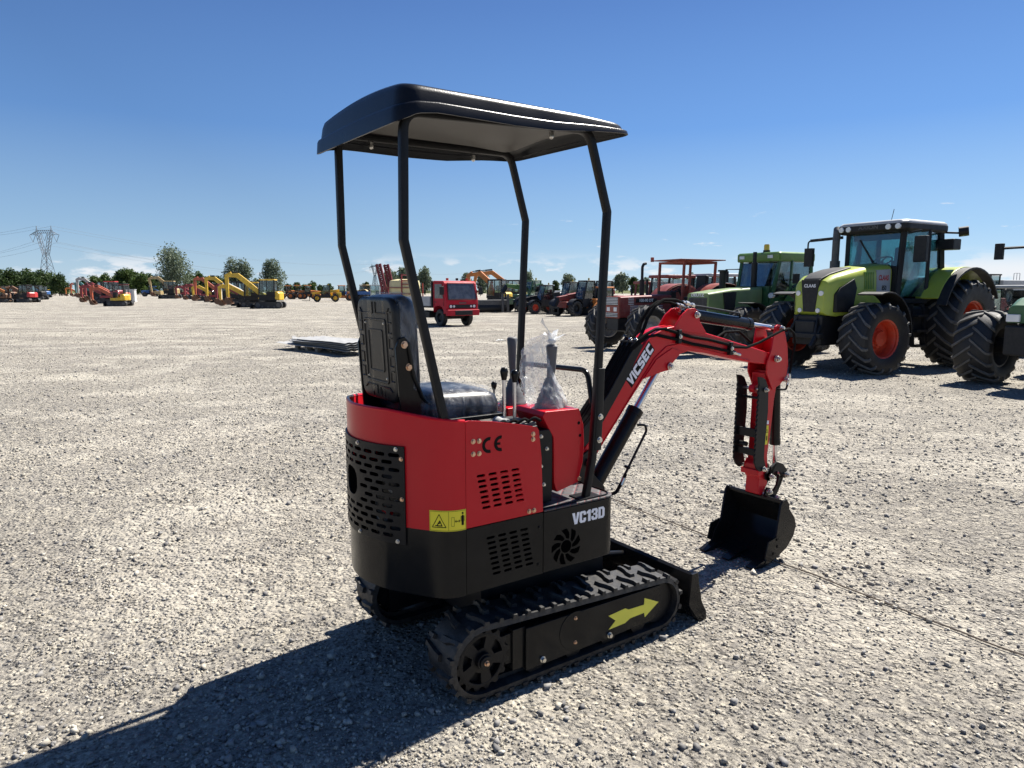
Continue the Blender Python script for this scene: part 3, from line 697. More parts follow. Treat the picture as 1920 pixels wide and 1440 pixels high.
# --- deck under the seat, bulkhead, consoles, levers
b = MB(); b.prism([(x, y) for x, y in [(.30, .09)] + [tuple(shell(u, -.014)) for u in np.linspace(0, PTOT, 40)] + [(.30, .85)]], 1.028, 1.042, 'z'); b.bx(-.10, .27, .28, .72, 1.042, 1.07); b.build('seat_base', M_BLKM, MX, bevel=.004)
b = MB(); b.bx(.310, .405, .13, .80, .70, 1.01); b.bx(.405, .412, .135, .30, .74, 1.0); b.build('bulkhead', M_BLKM, MX, bevel=.004)
bolts('bulkhead_bolt', [(.345, .1295, .985), (.375, .1295, .93), (.345, .1295, .86), (.36, .1295, .78)], (0, -1, 0), .006, .01, M_ZINC, MX)
for k, (x, y, z, l, r_) in enumerate(((.20, .16, 1.05, .05, .018), (.235, .12, 1.045, .04, .014), (.16, .13, 1.055, .05, .022), (.28, .19, 1.03, .06, .012))):
    b = MB(); b.cyl((x, y, z), (x, y + l, z + .005), r_); b.build('valve_fitting', M_STEELG if k % 2 == 0 else M_BLKM, MX, bevel=.002)
b = MB(); b.bx(.13, .30, .10, .27, 1.03, 1.055); b.build('valve_block', M_IRON, MX, bevel=.003)
for k in range(4):
    b = MB(); b.tube(fillet([(.10 + .05 * k, .11, 1.05), (.14 + .05 * k, .10, 1.075), (.20 + .05 * k, .14, 1.05)], .02), .006); b.build('valve_hose', M_HOSE, MX)
cs = [(.352, 1.066), (.366, 1.086), (.548, 1.082), (.572, 1.01), (.578, .93), (.572, .845), (.545, .76), (.43, .735), (.415, .78), (.412, .97)]
b = MB(); b.prism(cs, .128, .33); b.build('control_console', M_RED, MX, bevel=.004)
for x, z in ((.545, 1.02), (.553, .965)):
    b = MB(); b.cyl((x, .1282, z), (x, .1265, z), .007, n=14); b.build('console_hole', M_INK, MX)
bolts('console_bolt', [(.552, .1275, .775)], (0, -1, 0), .008, .006, M_COPPER, MX)
b = MB(); b.prism([(.50, .70), (.50, 1.02), (.67, 1.02), (.70, .92), (.68, .70)], .60, .80); b.build('control_console', M_RED, MX, bevel=.005)
def joystick(x, y, z, top, mm, lean=0):
    b = MB()
    rings = []
    for k, (h, rx, ry) in enumerate(((0, .070, .062), (.012, .068, .060), (.02, .058, .052), (.035, .058, .052), (.042, .050, .046), (.055, .050, .046), (.062, .042, .040), (.076, .041, .039), (.083, .033, .032), (.10, .030, .03), (.125, .018, .018))):
        rings.append([(x + p[0], y + p[1], z + h) for p in circ(0, 0, rx, 20, ry)])
    b.loft(rings)
    o_ = b.build('joystick', mm, MX, smooth=50)
    b = MB(); H_ = top - z
    pts = [(x, y, z + .11), (x + lean * .3, y, z + H_ * .50), (x + lean * .8, y, z + H_ * .60), (x + lean, y, z + H_ * .85), (x + lean * .9, y, top - .008), (x + lean * .9, y, top)]
    b.tube(pts, [.015, .0165, .0185, .022, .026, .018], n=16); b.build('joystick_grip', mm, o_, smooth=50)
    return o_
joystick(.462, .222, 1.085, 1.352, M_GRIP, .008)
joystick(.600, .700, 1.022, 1.352, M_GRIP, -.006)
for x, z0, z1 in ((.211, 1.05, 1.225), (.263, 1.045, 1.212)):
    b = MB(); b.cyl((x, .20, z0), (x, .20, z1), .0075, n=14); lv = b.build('drive_lever', M_CHR, MX)
    b = MB(); b.lathe([(.0001, .0), (.010, .0), (.014, .018), (.017, .034), (.014, .046), (.007, .051), (.0001, .052)], (x, .20, z1 - .004), 'z', 16); b.build('lever_knob', M_BLK, lv, smooth=60)
b = MB(); b.cyl((.357, .50, 1.02), (.357, .50, 1.14), .005, n=10); lv = b.build('throttle_lever', M_BLKM, MX)
b = MB(); b.lathe([(.0001, .0), (.008, .0), (.013, .016), (.014, .027), (.008, .036), (.0001, .037)], (.357, .50, 1.135), 'z', 14); b.build('lever_knob', M_BLK, lv, smooth=60)
# --- handrail in front of the operator
b = MB(); b.tube(fillet([(.615, .125, 1.10), (.625, .17, 1.236), (.635, .66, 1.222), (.64, .72, 1.10)], .06, 8), .0118, n=14); b.build('handrail', M_BLK, MX)

# --- seat
def rrect(w, h, r, n=6): return [tuple(v)[:2] for v in fillet([(-w / 2, -h / 2, 0), (w / 2, -h / 2, 0), (w / 2, h / 2, 0), (-w / 2, h / 2, 0)], r, n, closed=True)]
SY = .512; SB = frame((-.196, SY, 1.345), (0, -1, 0), (-.05, 0, 1))     # local x to the right, y up, z backwards
b = MB()
for w, h, r, z in ((.335, .40, .06, -.02), (.35, .415, .065, -.008), (.342, .407, .062, .0), (.32, .385, .055, .004)): pass
b.loft([[SB @ Vector((x, y, z)) for x, y in rrect(w, h, r)] for w, h, r, z in ((.34, .405, .06, -.03), (.352, .417, .065, -.02), (.352, .417, .065, -.004), (.340, .405, .06, .003), (.322, .388, .05, .004))])
bk = b.build('backrest_shell', mat('backrest_plastic', (0.014, 0.0135, 0.013), .36, var=.25, scale=12, bump=.0006, bscale=40, dust=.03, spec=.35), MX, smooth=50)
mb_ = MATS['backrest_plastic']; ntb = mb_.node_tree; tcb = ntb.nodes.new('ShaderNodeTexCoord'); mpb = ntb.nodes.new('ShaderNodeMapping'); mpb.inputs['Scale'].default_value = (40, 40, 5); ntb.links.new(tcb.outputs['Object'], mpb.inputs[0])
nb_ = ntb.nodes.new('ShaderNodeTexNoise'); nb_.inputs['Scale'].default_value = 1; nb_.inputs['Detail'].default_value = 4; ntb.links.new(mpb.outputs[0], nb_.inputs['Vector'])
rb_ = ntb.nodes.new('ShaderNodeMapRange'); rb_.inputs[1].default_value = .56; rb_.inputs[2].default_value = .66; rb_.inputs[3].default_value = .40; rb_.inputs[4].default_value = .12; ntb.links.new(nb_.outputs['Fac'], rb_.inputs[0]); ntb.links.new(rb_.outputs[0], ntb.nodes['Principled BSDF'].inputs['Roughness'])
b = MB()
for (w, h, r, wd) in ((.205, .25, .012, .005), (.135, .165, .01, .004)):
    loop = [SB @ Vector((x, y - .005, .004)) for x, y in rrect(w, h, r)]; b.tube(loop + [loop[0]], wd, n=6)
for s_ in (-1, 1):
    for k, q in enumerate((.13, .09, .03, -.04, -.10)):
        b.tube([SB @ Vector((s_ * .155, q + .02, .004)), SB @ Vector((s_ * .128, q + .02, .004)), SB @ Vector((s_ * .128, q - .02, .004)), SB @ Vector((s_ * .155, q - .02, .004))], .0035, n=6)
    b.tube([SB @ Vector((s_ * .14, .165, .004)), SB @ Vector((s_ * .12, .145, .004)), SB @ Vector((s_ * .015, .145, .004)), SB @ Vector((s_ * .015, .19, .004))], .004, n=6)
    b.tube([SB @ Vector((s_ * .13, -.165, .004)), SB @ Vector((s_ * .11, -.15, .004)), SB @ Vector((s_ * .015, -.15, .004)), SB @ Vector((s_ * .015, -.185, .004))], .004, n=6)
b.build('backrest_ribs', MATS['backrest_plastic'], bk, smooth=60)
bolts('backrest_rivet', [SB @ Vector((x, y, .004)) for x, y in ((-.092, .105), (.085, .105), (-.092, -.115), (.085, -.115))], SB.to_3x3() @ Vector((0, 0, 1)), .004, .004, M_ZINC, bk)
b = MB()
b.loft([[SB @ Vector((x, y + dy, z)) for x, y in rrect(w, h, r, 8)] for w, h, r, z, dy in ((.345, .41, .06, -.028, 0), (.362, .425, .075, -.045, 0), (.366, .43, .08, -.066, 0), (.35, .41, .085, -.094, 0), (.30, .36, .085, -.108, 0), (.2, .25, .07, -.112, 0))])
bc = b.build('backrest_cushion', M_VINYL, MX, smooth=60)
b = MB()
cr = [(.405, .365, .07, 1.065), (.42, .385, .075, 1.082), (.425, .39, .08, 1.112), (.40, .37, .08, 1.148), (.34, .31, .08, 1.167), (.22, .2, .06, 1.174)]
b.loft([[(.085 + y, SY + x, z + .035 * (-y)) for x, y in rrect(w, h, r, 8)] for w, h, r, z in cr])
cu = b.build('seat_cushion', M_VINYL, MX, smooth=60)
b = MB(); bk_ = [(-.205, 1.36), (-.19, 1.395), (-.165, 1.402), (-.143, 1.375), (-.125, 1.25), (-.09, 1.17), (-.035, 1.115), (-.02, 1.06), (-.185, 1.06)]
b.prism(bk_, .322, .334); b.build('seat_bracket', M_BLK, MX, bevel=.002); b = MB(); b.prism(bk_, .690, .702); b.build('seat_bracket', M_BLK, MX, bevel=.002)
b = MB(); b.tube(fillet([(-.155, .318, 1.38), (-.133, .318, 1.25), (-.095, .318, 1.16), (-.03, .318, 1.10), (-.01, .318, 1.06)], .03), .008, n=8); b.build('bracket_edge', M_BLK, MX)
bolts('bracket_bolt', [(-.168, .3215, 1.372), (-.150, .3215, 1.285)], (0, -1, 0), .011, .010, M_COPPER, MX)

# --- crumpled clear film: over the seat, and a bag tied over the right joystick
def film_mat(name, white, alpha):
    m = bpy.data.materials.new(name); m.use_nodes = True; nt = m.node_tree; N = nt.nodes; L = nt.links
    b_ = N['Principled BSDF']; b_.inputs['Base Color'].default_value = (.8, .82, .84, 1); b_.inputs['Roughness'].default_value = .12
    tc_ = N.new('ShaderNodeTexCoord'); mp_ = N.new('ShaderNodeMapping'); mp_.inputs['Scale'].default_value = (1, 1, .35); L.new(tc_.outputs['Object'], mp_.inputs[0])
    n_ = N.new('ShaderNodeTexNoise'); n_.inputs['Scale'].default_value = 22; n_.inputs['Detail'].default_value = 6; n_.inputs['Distortion'].default_value = 1.2; L.new(mp_.outputs[0], n_.inputs['Vector'])
    b2 = N.new('ShaderNodeBump'); b2.inputs['Distance'].default_value = .02; L.new(n_.outputs['Fac'], b2.inputs['Height']); L.new(b2.outputs[0], b_.inputs['Normal'])
    r_ = N.new('ShaderNodeMapRange'); r_.inputs[1].default_value = .4; r_.inputs[2].default_value = .75; r_.inputs[3].default_value = alpha; r_.inputs[4].default_value = white
    L.new(n_.outputs['Fac'], r_.inputs[0]); L.new(r_.outputs[0], b_.inputs['Alpha'])
    return m
M_FILM = film_mat('clear_film', .24, .02); M_BAG = film_mat('cloudy_bag', .55, .13); M_KNOT = film_mat('white_film_knot', .95, .6)
def crumple(b, amp, f, seed):
    r_ = random.Random(seed); ph = [r_.uniform(0, 6) for _ in range(9)]
    for i, (x, y, z) in enumerate(b.v):
        b.v[i] = (x + amp * math.sin(f * y + ph[0] + 2 * math.sin(f * .7 * z + ph[1])), y + amp * math.sin(f * z + ph[2] + 2 * math.sin(f * .6 * x + ph[3])), z + amp * math.sin(f * x + ph[4] + 2 * math.sin(f * .8 * y + ph[5])))
b = MB()
b.loft([[(.09 + y, SY + x, z + .03 * (-y)) for x, y in rrect(w, h, r, 14)] for w, h, r, z in ((.44, .40, .08, 1.072), (.445, .42, .09, 1.10), (.44, .43, .09, 1.126), (.42, .40, .1, 1.158), (.36, .33, .1, 1.177), (.26, .24, .08, 1.183), (.10, .09, .04, 1.185))], cap=False)
crumple(b, .004, 55, 3)
b.loft([[(.27, SY - .21 + .03 * k, 1.12 + .005 * math.sin(k * 2.1)) for k in range(15)], [(.31, SY - .215 + .0305 * k, 1.10 + .012 * math.sin(k * 2.7)) for k in range(15)], [(.335, SY - .21 + .03 * k, 1.083 + .012 * math.sin(k * 3.1)) for k in range(15)]], cap=False, closed=False)
b.build('plastic_film', M_FILM, cu, smooth=180, recalc=False)
b = MB()
b.loft([[SB @ Vector((x, y + dy, z)) for x, y in rrect(w, h, r, 14)] for w, h, r, z, dy in ((.36, .42, .06, -.02, 0), (.378, .44, .075, -.045, 0), (.384, .445, .08, -.066, 0), (.37, .425, .085, -.100, 0), (.32, .37, .085, -.118, 0), (.2, .25, .07, -.123, 0))], cap=False)
crumple(b, .003, 60, 5)
b.build('plastic_film', M_FILM, bc, smooth=180, recalc=False)
BAG = None
b = MB(); rings = []
for k, (z, x, y, rx, ry) in enumerate(((1.083, .462, .235, .082, .078), (1.11, .458, .245, .086, .088), (1.16, .452, .268, .075, .096), (1.21, .445, .288, .062, .094), (1.26, .442, .298, .056, .088), (1.31, .444, .300, .05, .082), (1.35, .450, .294, .042, .074), (1.375, .456, .276, .03, .056), (1.390, .462, .245, .018, .026), (1.398, .462, .230, .010, .012))):
    rings.append((z, x, y, rx, ry))
RZ = np.array(rings); fine_r = []
for k, z in enumerate(np.linspace(1.083, 1.398, 46)):
    q_ = [float(np.interp(z, RZ[:, 0], RZ[:, i])) for i in (1, 2, 3, 4)]
    fine_r.append([(q_[0] + q_[2] * math.cos(t) * (1 + .06 * math.sin(5 * t + z * 22) + .035 * math.sin(11 * t - z * 60)), q_[1] + q_[3] * math.sin(t) * (1 + .05 * math.sin(4 * t + z * 31) + .03 * math.sin(13 * t + z * 75)), z + .003 * math.sin(3 * t + k)) for t in [2 * math.pi * q / 64 for q in range(64)]])
b.loft(fine_r, cap=False); crumple(b, .0025, 110, 9)
wm = Matrix.Translation(MX.location) @ Matrix.Rotation(R(34.5), 4, 'Z')
BAG = empty('plastic_bag', wm @ Vector((.455, .25, 1.09)), R(34.5)); tag(BAG, 'clear plastic bag tied over the grey joystick beside the red console', 'bag')
off = Matrix.Translation((-.455, -.25, -1.09))
b.xf(off).build('bag_film', M_BAG, BAG, smooth=180, recalc=False)
b = MB()
for k in range(9):
    a = k * 2.4; l = .028 + .020 * (k % 3); d = Vector((math.cos(a) * .6, math.sin(a), .35 + .4 * math.sin(k * 1.9))).normalized(); s_ = d.cross(Vector((0, 0, 1))).normalized(); p = Vector((.470, .222, 1.368))
    b.loft([[p - s_ * .004, p + s_ * .004], [p + d * l * .5 - s_ * .010 + Vector((0, 0, .006)), p + d * l * .5 + s_ * .012], [p + d * l - s_ * .013 - Vector((0, 0, .006)), p + d * l + s_ * .010 + Vector((0, 0, .004))]], cap=False, closed=False)
b.ball((.470, .222, 1.366), .016, 8, (1.1, 1.3, .8))
p = Vector((.47, .235, 1.38)); q = Vector((.47, .30, 1.455)); b.loft([[p + Vector((0, -.01, .014)), p - Vector((0, -.01, .012))], [(p + q) / 2 + Vector((0, .004, .016)), (p + q) / 2 + Vector((.01, -.004, -.010))], [q + Vector((0, -.012, .010)), q + Vector((.01, .016, -.012))]], cap=False, closed=False)
b.xf(off).build('bag_knot', M_KNOT, BAG, smooth=180, recalc=False)

# --- canopy: two bent hoops, sleeves and the roof shell
SQ = [(a * .0175 + s1 * 0, c_) for a, c_ in ()]
def sqsec(w, r=.006):
    h = w / 2; return [tuple(v)[:2] for v in fillet([(-h, -h, 0), (h, -h, 0), (h, h, 0), (-h, h, 0)], r, 2, closed=True)]
def hoop(y, dx, pts):
    b = MB(); b.tube(fillet([(x + dx, y, z) for x, z in pts], [0, .02, .07, .07, .02, .015, .02, 0], 6), 1, sect=sqsec(.0295), up=(0, 1, 0)); return b.build('canopy_hoop', M_BLKM, MX, smooth=30)
hr = hoop(.10, 0, [(-.105, 1.04), (-.269, 1.75), (-.262, 2.172), (.555, 2.212), (.659, 1.90), (.622, 1.20), (.600, .87), (.565, .70)])
hl2 = hoop(.80, 0, [(-.105 + .05, 1.04), (-.222, 1.768), (-.224, 2.225), (.650, 2.240), (.745, 1.925), (.712, 1.20), (.69, .87), (.655, .70)])
for hp, y, x0 in ((hr, .10, .6245), (hl2, .80, .714)):
    b = MB(); b.tube([(x0 + .006, y, 1.252), (x0, y, 1.06), (x0 - .008, y, .90)], 1, sect=sqsec(.0385), up=(0, 1, 0)); b.build('post_sleeve', M_BLKM, hp, bevel=.002)
    bolts('sleeve_bolt', [(x0, y - .0193, 1.045), (x0 - .003, y - .0193, .945)], (0, -1, 0), .010, .010, M_ZINC, hp)
    b = MB(); b.bx(x0 - .11, x0 - .0, y - .03, y + .05, .698, .703); b.build('foot_plate', M_BLKM, hp)
for y, xs_, z in ((.80, (-.075, .44), 2.212), (.10, (.366,), 2.186)):
    for x in xs_:
        b = MB(); b.cyl((x, y, z), (x, y, z - .018), .010, n=6); b.ball((x, y, z - .02), .009); b.build('roof_bolt', M_ZINC, MX)
def roof_ring(inset, zf, n=14):
    x0, x1, y0, y1 = -.315 + inset, .722 - inset, .012 + inset, .862 - inset
    c = fillet([(x0, y0, 0), (x1, y0, 0), (x1, y1, 0), (x0, y1, 0)], max(.075 - inset * .3, .02), 8, closed=True)
    # densify the straight runs
    out = []
    for i, p in enumerate(c):
        q = c[(i + 1) % len(c)]; m_ = max(1, int((q - p).length / .05)); m_ = m_ if (q - p).length > .2 else 1
        K = n if (q - p).length > .3 else m_
        for k in range(K): out.append(p + (q - p) * k / K)
    return [(p.x, p.y, zf(p.x, p.y)) for p in out]
zb = lambda x, y: interp(x, (-.32, -.285, -.25, -.17, .13, .32, .54, .70), (2.122, 2.136, 2.153, 2.164, 2.163, 2.168, 2.193, 2.203)) + .015 * (y - .012) / .85
zt_ = lambda x, y: interp(x, (-.32, .45, .62, .70), (2.244, 2.246, 2.240, 2.232)) + .012 * (y - .012) / .85
def camber(x, y): return .030 * (1 - ((y - .437) / .43) ** 2)
b = MB()
h = lambda k: (lambda x, y: zb(x, y) + (zt_(x, y) - zb(x, y)) * k + camber(x, y) * k)
R0 = [roof_ring(.0, h(0)), roof_ring(.003, h(.36)), roof_ring(.006, h(.42)), roof_ring(.016, h(.44)), roof_ring(.022, h(.8)), roof_ring(.028, h(.95)), roof_ring(.042, h(1.03)), roof_ring(.10, h(1.1))]
n0 = len(R0[0]); cen = [(.195 + (p[0] - .195) * .55, .437 + (p[1] - .437) * .5, h(1.2)(p[0], .437 + (p[1] - .437) * .5)) for p in R0[-1]]
b.loft(R0 + [cen], cap=False); b.add([*cen, (.195, .437, 2.295)], [(i, (i + 1) % n0, n0) for i in range(n0)])
RFM = b.build('canopy_roof', M_ROOF, MX, smooth=50, solid=.006)
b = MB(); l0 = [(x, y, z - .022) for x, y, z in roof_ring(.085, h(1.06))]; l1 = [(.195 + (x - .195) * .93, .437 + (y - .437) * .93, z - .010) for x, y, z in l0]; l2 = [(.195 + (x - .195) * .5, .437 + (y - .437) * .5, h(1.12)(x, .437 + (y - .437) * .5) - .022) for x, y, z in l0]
b.loft([l0, l1, l2], cap=True); b.build('roof_bounce_panel', mat('grey_roof_bounce', (0.055, 0.053, 0.050), .55, var=.2, scale=5), RFM, smooth=50)  # added panel; ground bounce on the underside put into its lighter grey

# --- boom
BL, BR_ = CL + .055, CL - .055
low = [(0.80, 0.72), (0.818, 0.748), (0.992, 0.944), (1.179, 1.152)]
boom_out = [(.775, .735), (.755, .79), (0.80, .85), (0.878, 0.932), (1.045, 1.146), (1.135, 1.278), (1.18, 1.325), (1.235, 1.362), (1.309, 1.388), (1.40, 1.398), (1.514, 1.380), (1.629, 1.352), (1.768, 1.32), (1.884, 1.291), (2.003, 1.264), (2.20, 1.215), (2.245, 1.19), (2.24, 1.16), (2.20, 1.145), (2.01, 1.172), (1.851, 1.20), (1.604, 1.248), (1.49, 1.262), (1.40, 1.245), (1.31, 1.20), (1.179, 1.152), (1.06, 1.02), (0.992, 0.944), (0.90, .84), (.82, .735)]
b = MB(); b.prism(boom_out, BR_, BL); BM = b.build('boom', M_RED, MX, bevel=.006, seg=3)
# side flange lines pressed into the boom
for y in (BR_ - .002, BL + .002):
    b = MB(); b.tube([(x, y, z) for x, z in ((.83, .77), (1.0, .965), (1.16, 1.155), (1.235, 1.24), (1.32, 1.295), (1.42, 1.305), (1.6, 1.268), (1.85, 1.215), (2.0, 1.185))], .0032, n=6); b.build('boom_seam', M_RED, BM, smooth=60)
for y in (BR_ - .006, BL - .004):
    b = MB(); b.prism([(1.16, 1.14), (1.30, 1.168), (1.34, 1.172), (1.362, 1.19), (1.362, 1.205), (1.432, 1.262), (1.36, 1.285), (1.25, 1.235)], y, y + .010); b.build('cylinder_lug', M_RED, BM, bevel=.002)
    b = MB(); b.prism([(1.36, 1.375), (1.42, 1.45), (1.47, 1.484), (1.52, 1.487), (1.553, 1.465), (1.56, 1.42), (1.62, 1.352), (1.5, 1.36)], y, y + .010); b.build('stick_cylinder_lug', M_RED, BM, bevel=.002)
def pin(name, x, z, y0, y1, r, parent, m=M_ZINC):
    b = MB(); b.cyl((x, y0, z), (x, y1, z), r, n=18)
    for y, s_ in ((y0, -1), (y1, 1)):
        b.cyl((x, y, z), (x, y + s_ * .004, z), r * 1.5, n=18); b.hexn((x, y + s_ * .004, z), (x, y + s_ * .014, z), r * 1.25); b.cyl((x, y + s_ * .014, z), (x, y + s_ * .022, z), r * .7, n=12)
    return b.build(name, m, parent, bevel=.0008)
pin('boom_pin', 1.339, 1.192, BR_ - .012, BL + .012, .013, BM); pin('boom_pin', 1.528, 1.452, BR_ - .012, BL + .012, .012, BM); pin('boom_pin', 2.225, 1.182, BR_ - .018, BL + .018, .013, BM)
# lettering: slanted stencil capitals
VF = (.1435 ** 2 + .168 ** 2) ** .5
b = MB(); th = math.atan2(1.279 - 1.111, 1.241 - 1.098); dx_, dz_ = math.cos(th), math.sin(th)
G = {'V': [[(0, 1), (.30, 1), (.42, .42), (.62, 1), (.92, 1), (.52, 0), (.26, 0)]],
     'I': [[(0, 0), (.28, 0), (.28, 1), (0, 1)]],
     'C': [[(0, .15), (.15, 0), (.85, 0), (.85, .27), (.30, .27), (.30, .73), (.85, .73), (.85, 1), (.15, 1), (0, .85)]],
     'S': [[(0, 0), (.70, 0), (.85, .15), (.85, .48), (.70, .62), (.30, .62), (.30, .75), (.85, .75), (.85, 1), (.15, 1), (0, .85), (0, .52), (.15, .38), (.55, .38), (.55, .25), (0, .25)]],
     'E': [[(0, 0), (.80, 0), (.80, .25), (.30, .25), (.30, .39), (.70, .39), (.70, .61), (.30, .61), (.30, .75), (.80, .75), (.80, 1), (0, 1)]]}
adv = {'V': .95, 'I': .38, 'C': .95, 'S': .95, 'E': .92}; x = 0; LHh = .052; LWw = .0455
bo = MB()
Mv = frame((1.082, BR_ - .0008, 1.108), (dx_, 0, dz_), (-dz_, 0, dx_))
for ch in 'VICSEC':
    for shp in G[ch]:
        pts = [((x + px) * LWw + pz * LHh * .10, pz * LHh) for px, pz in shp]
        vs, fs = plate2d(pts, (), .0008); b.add([Mv @ v for v in vs], fs)
        cx_ = sum(p[0] for p in pts) / len(pts); 
    x += adv[ch]
tot = x * LWw
vs, fs = plate2d([(-.006, -.006), (tot + .001, -.006), (tot + .008, LHh + .006), (.001, LHh + .006)], (), .0006); bo.add([frame((1.082, BR_ - .0003, 1.108), (dx_, 0, dz_), (-dz_, 0, dx_)) @ v for v in vs], fs)
bo.build('lettering_backing', M_INK, BM, smooth=0); b.build('boom_lettering', M_WHT, BM, smooth=0)
# --- hoses over the boom
hb = [(.79, .90), (.86, .965), (.98, 1.10), (1.07, 1.222), (1.135, 1.312)]
for k in range(7):
    y = BR_ + .006 + k * .0165
    b = MB(); b.tube(fillet([(.74, y + .003, .80)] + [(x - .018 + .004 * math.sin(k * 2 + i), y, z + .012 + .003 * math.sin(k + i * 2)) for i, (x, z) in enumerate(hb)], .04, 3), .0085, n=8); b.build('hydraulic_hose', M_HOSE, BM)
b = MB()
for y in (BR_ - .004, BL - .002): b.prism([(.76, .83), (.80, .855), (.90, .955), (1.03, 1.125), (1.115, 1.252), (1.15, 1.305), (1.125, 1.335), (1.06, 1.262), (.93, 1.085), (.83, .975), (.74, .90)], y, y + .006)
b.build('hose_guard', M_BLKM, BM, bevel=.0015)
b = MB()
for y in (BR_ + .02, CL, BL - .02): b.bar((1.10, y, 1.30), (1.13, y, 1.345), .012, .02)
b.bar((1.113, BR_ - .003, 1.325), (1.113, BL + .003, 1.325), .02, .008); b.build('hose_clamp', M_BLKM, BM, bevel=.002)
bolts('hose_clamp_bolt', [(1.118, BR_ + .012, 1.332), (1.118, BR_ + .05, 1.332)], (-.6, 0, .8), .008, .012, M_ZINC, BM)
yh = BR_ - .012
hA = [(1.085, 1.300), (1.11, 1.330), (1.152, 1.359), (1.222, 1.385), (1.293, 1.386), (1.396, 1.360), (1.499, 1.337), (1.631, 1.318), (1.818, 1.280)]
hB = [(1.08, 1.285), (1.11, 1.318), (1.17, 1.350), (1.24, 1.357), (1.398, 1.326), (1.501, 1.301), (1.63, 1.279), (1.82, 1.244)]
for pts in (hA, hB):
    b = MB(); b.tube([(x, yh + (.02 if i == 0 else 0), z) for i, (x, z) in enumerate(pts)], .0082, n=8); b.build('hydraulic_hose', M_HOSE, BM)
for x, z in ((1.397, 1.343), (1.812, 1.262)):
    b = MB(); b.bx(x - .012, x + .012, BR_ - .024, BR_, z - .035, z + .035); b.build('hose_clamp', M_BLKM, BM, bevel=.002); bolts('hose_clamp_bolt', [(x, BR_ - .024, z)], (0, -1, 0), .008, .008, M_ZINC, BM)
hC = fillet([(1.818, yh, 1.272), (1.943, yh - .006, 1.262), (2.041, yh - .012, 1.283), (2.141, yh - .02, 1.317), (2.243, yh - .024, 1.349), (2.307, yh - .024, 1.356), (2.362, yh - .02, 1.329), (2.388, yh - .015, 1.268), (2.376, yh - .01, 1.163), (2.362, yh - .005, 1.08)], .03, 4)
b = MB(); b.tube(hC, .0078, n=8); b.build('hydraulic_hose', M_HOSE, BM)
b = MB(); b.cyl((2.362, yh - .005, 1.085), (2.35, yh - .004, 1.02), .009, n=10); b.cyl((1.82, yh, 1.243), (1.90, yh + .002, 1.222), .009, n=10); b.hexn((1.835, yh, 1.24), (1.855, yh, 1.2345), .013); b.hexn((2.36, yh - .005, 1.075), (2.358, yh - .005, 1.055), .012); b.build('hose_fitting', M_ZINC, BM)
b = MB(); b.tube(fillet([(2.35, yh - .004, 1.02), (2.346, yh, .99), (2.30, yh + .02, .992), (2.33, CL, .99)], .015, 4), .006, n=8); b.build('steel_line', M_BLKM, BM)
for dy, dz in ((-.02, 0), (.022, -.012)):
    b = MB(); b.tube(fillet([(1.125, CL + dy - .02, 1.325), (1.175, CL + dy - .01, 1.375), (1.216, CL + dy, 1.44 + dz), (1.268, CL + dy, 1.50 + dz), (1.33, CL + dy, 1.532 + dz), (1.414, CL + dy, 1.53 + dz), (1.485, CL + dy, 1.512 + dz)], .04, 4), .0085, n=8); b.build('hydraulic_hose', M_HOSE, BM)
    b = MB(); b.cyl((1.47, CL + dy, 1.518 + dz), (1.56, CL + dy, 1.497 + dz), .009, n=10); b.hexn((1.49, CL + dy, 1.513 + dz), (1.515, CL + dy, 1.507 + dz), .014); b.hexn((1.535, CL + dy, 1.503 + dz), (1.555, CL + dy, 1.498 + dz), .013); b.build('hose_fitting', M_ZINC, BM)
b = MB(); b.tube(fillet([(1.56, CL - .02, 1.497), (1.63, CL - .02, 1.490), (1.853, CL - .02, 1.462), (1.945, CL - .018, 1.449), (1.96, CL - .01, 1.42)], .02, 4), .006, n=8); b.build('steel_line', M_BLKM, BM)
b = MB(); b.tube([(1.83, BL + .01, 1.30), (1.95, BL + .03, 1.34), (2.08, BL + .03, 1.34), (2.2, BL + .02, 1.26)], .0078); b.build('hydraulic_hose', M_HOSE, BM)
# --- hydraulic rams
def ram(name, p0, p1, frac, r, rr, parent, eyes=True):
    p0, p1 = Vector(p0), Vector(p1); d = p1 - p0; q = p0 + d * frac
    b = MB(); b.cyl(p0 + d.normalized() * .02, q, r, n=22); b.cyl(q - d.normalized() * .03, q + d.normalized() * .006, r * 1.08, n=22)
    b.cyl(p0 + Vector((0, -r * .9, 0)), p0 + Vector((0, r * .9, 0)), r * .8, n=18)
    o_ = b.build(name, M_BLK, parent, bevel=.002)
    b = MB(); b.cyl(q, p1, rr, n=18); b.build('piston_rod', M_CHR, o_)
    b = MB(); b.cyl(p1 + Vector((0, -r * .8, 0)), p1 + Vector((0, r * .8, 0)), rr * 1.5, n=18); b.build('rod_eye', M_BLKM, o_)
    return o_
bcyl = ram('boom_cylinder', (.865, CL, .585), (1.335, CL, 1.190), .64, .040, .017, MX)
ram('stick_cylinder', (1.535, CL, 1.452), (2.275, CL, 1.357), .70, .033, .016, MX)
ram('bucket_cylinder', (2.330, CL, 1.045), (2.375, CL - .0, .462), .68, .031, .015, MX)
b = MB(); b.tube(fillet([(1.14, CL - .045, .905), (1.19, CL - .05, .90), (1.20, CL - .05, .87), (1.05, CL - .05, .655), (1.03, CL - .05, .61)], .025, 5), .0065, n=8); b.bar((1.07, CL - .03, .70), (1.085, CL - .055, .69), .012, .012); b.build('steel_line', M_BLKM, bcyl)
b = MB(); b.tube(fillet([(1.06, CL - .05, .665), (1.035, CL - .05, .625), (1.0, CL - .05, .58), (.9, CL - .04, .56)], .03, 4), .009, n=8); b.build('hydraulic_hose', M_HOSE, bcyl)
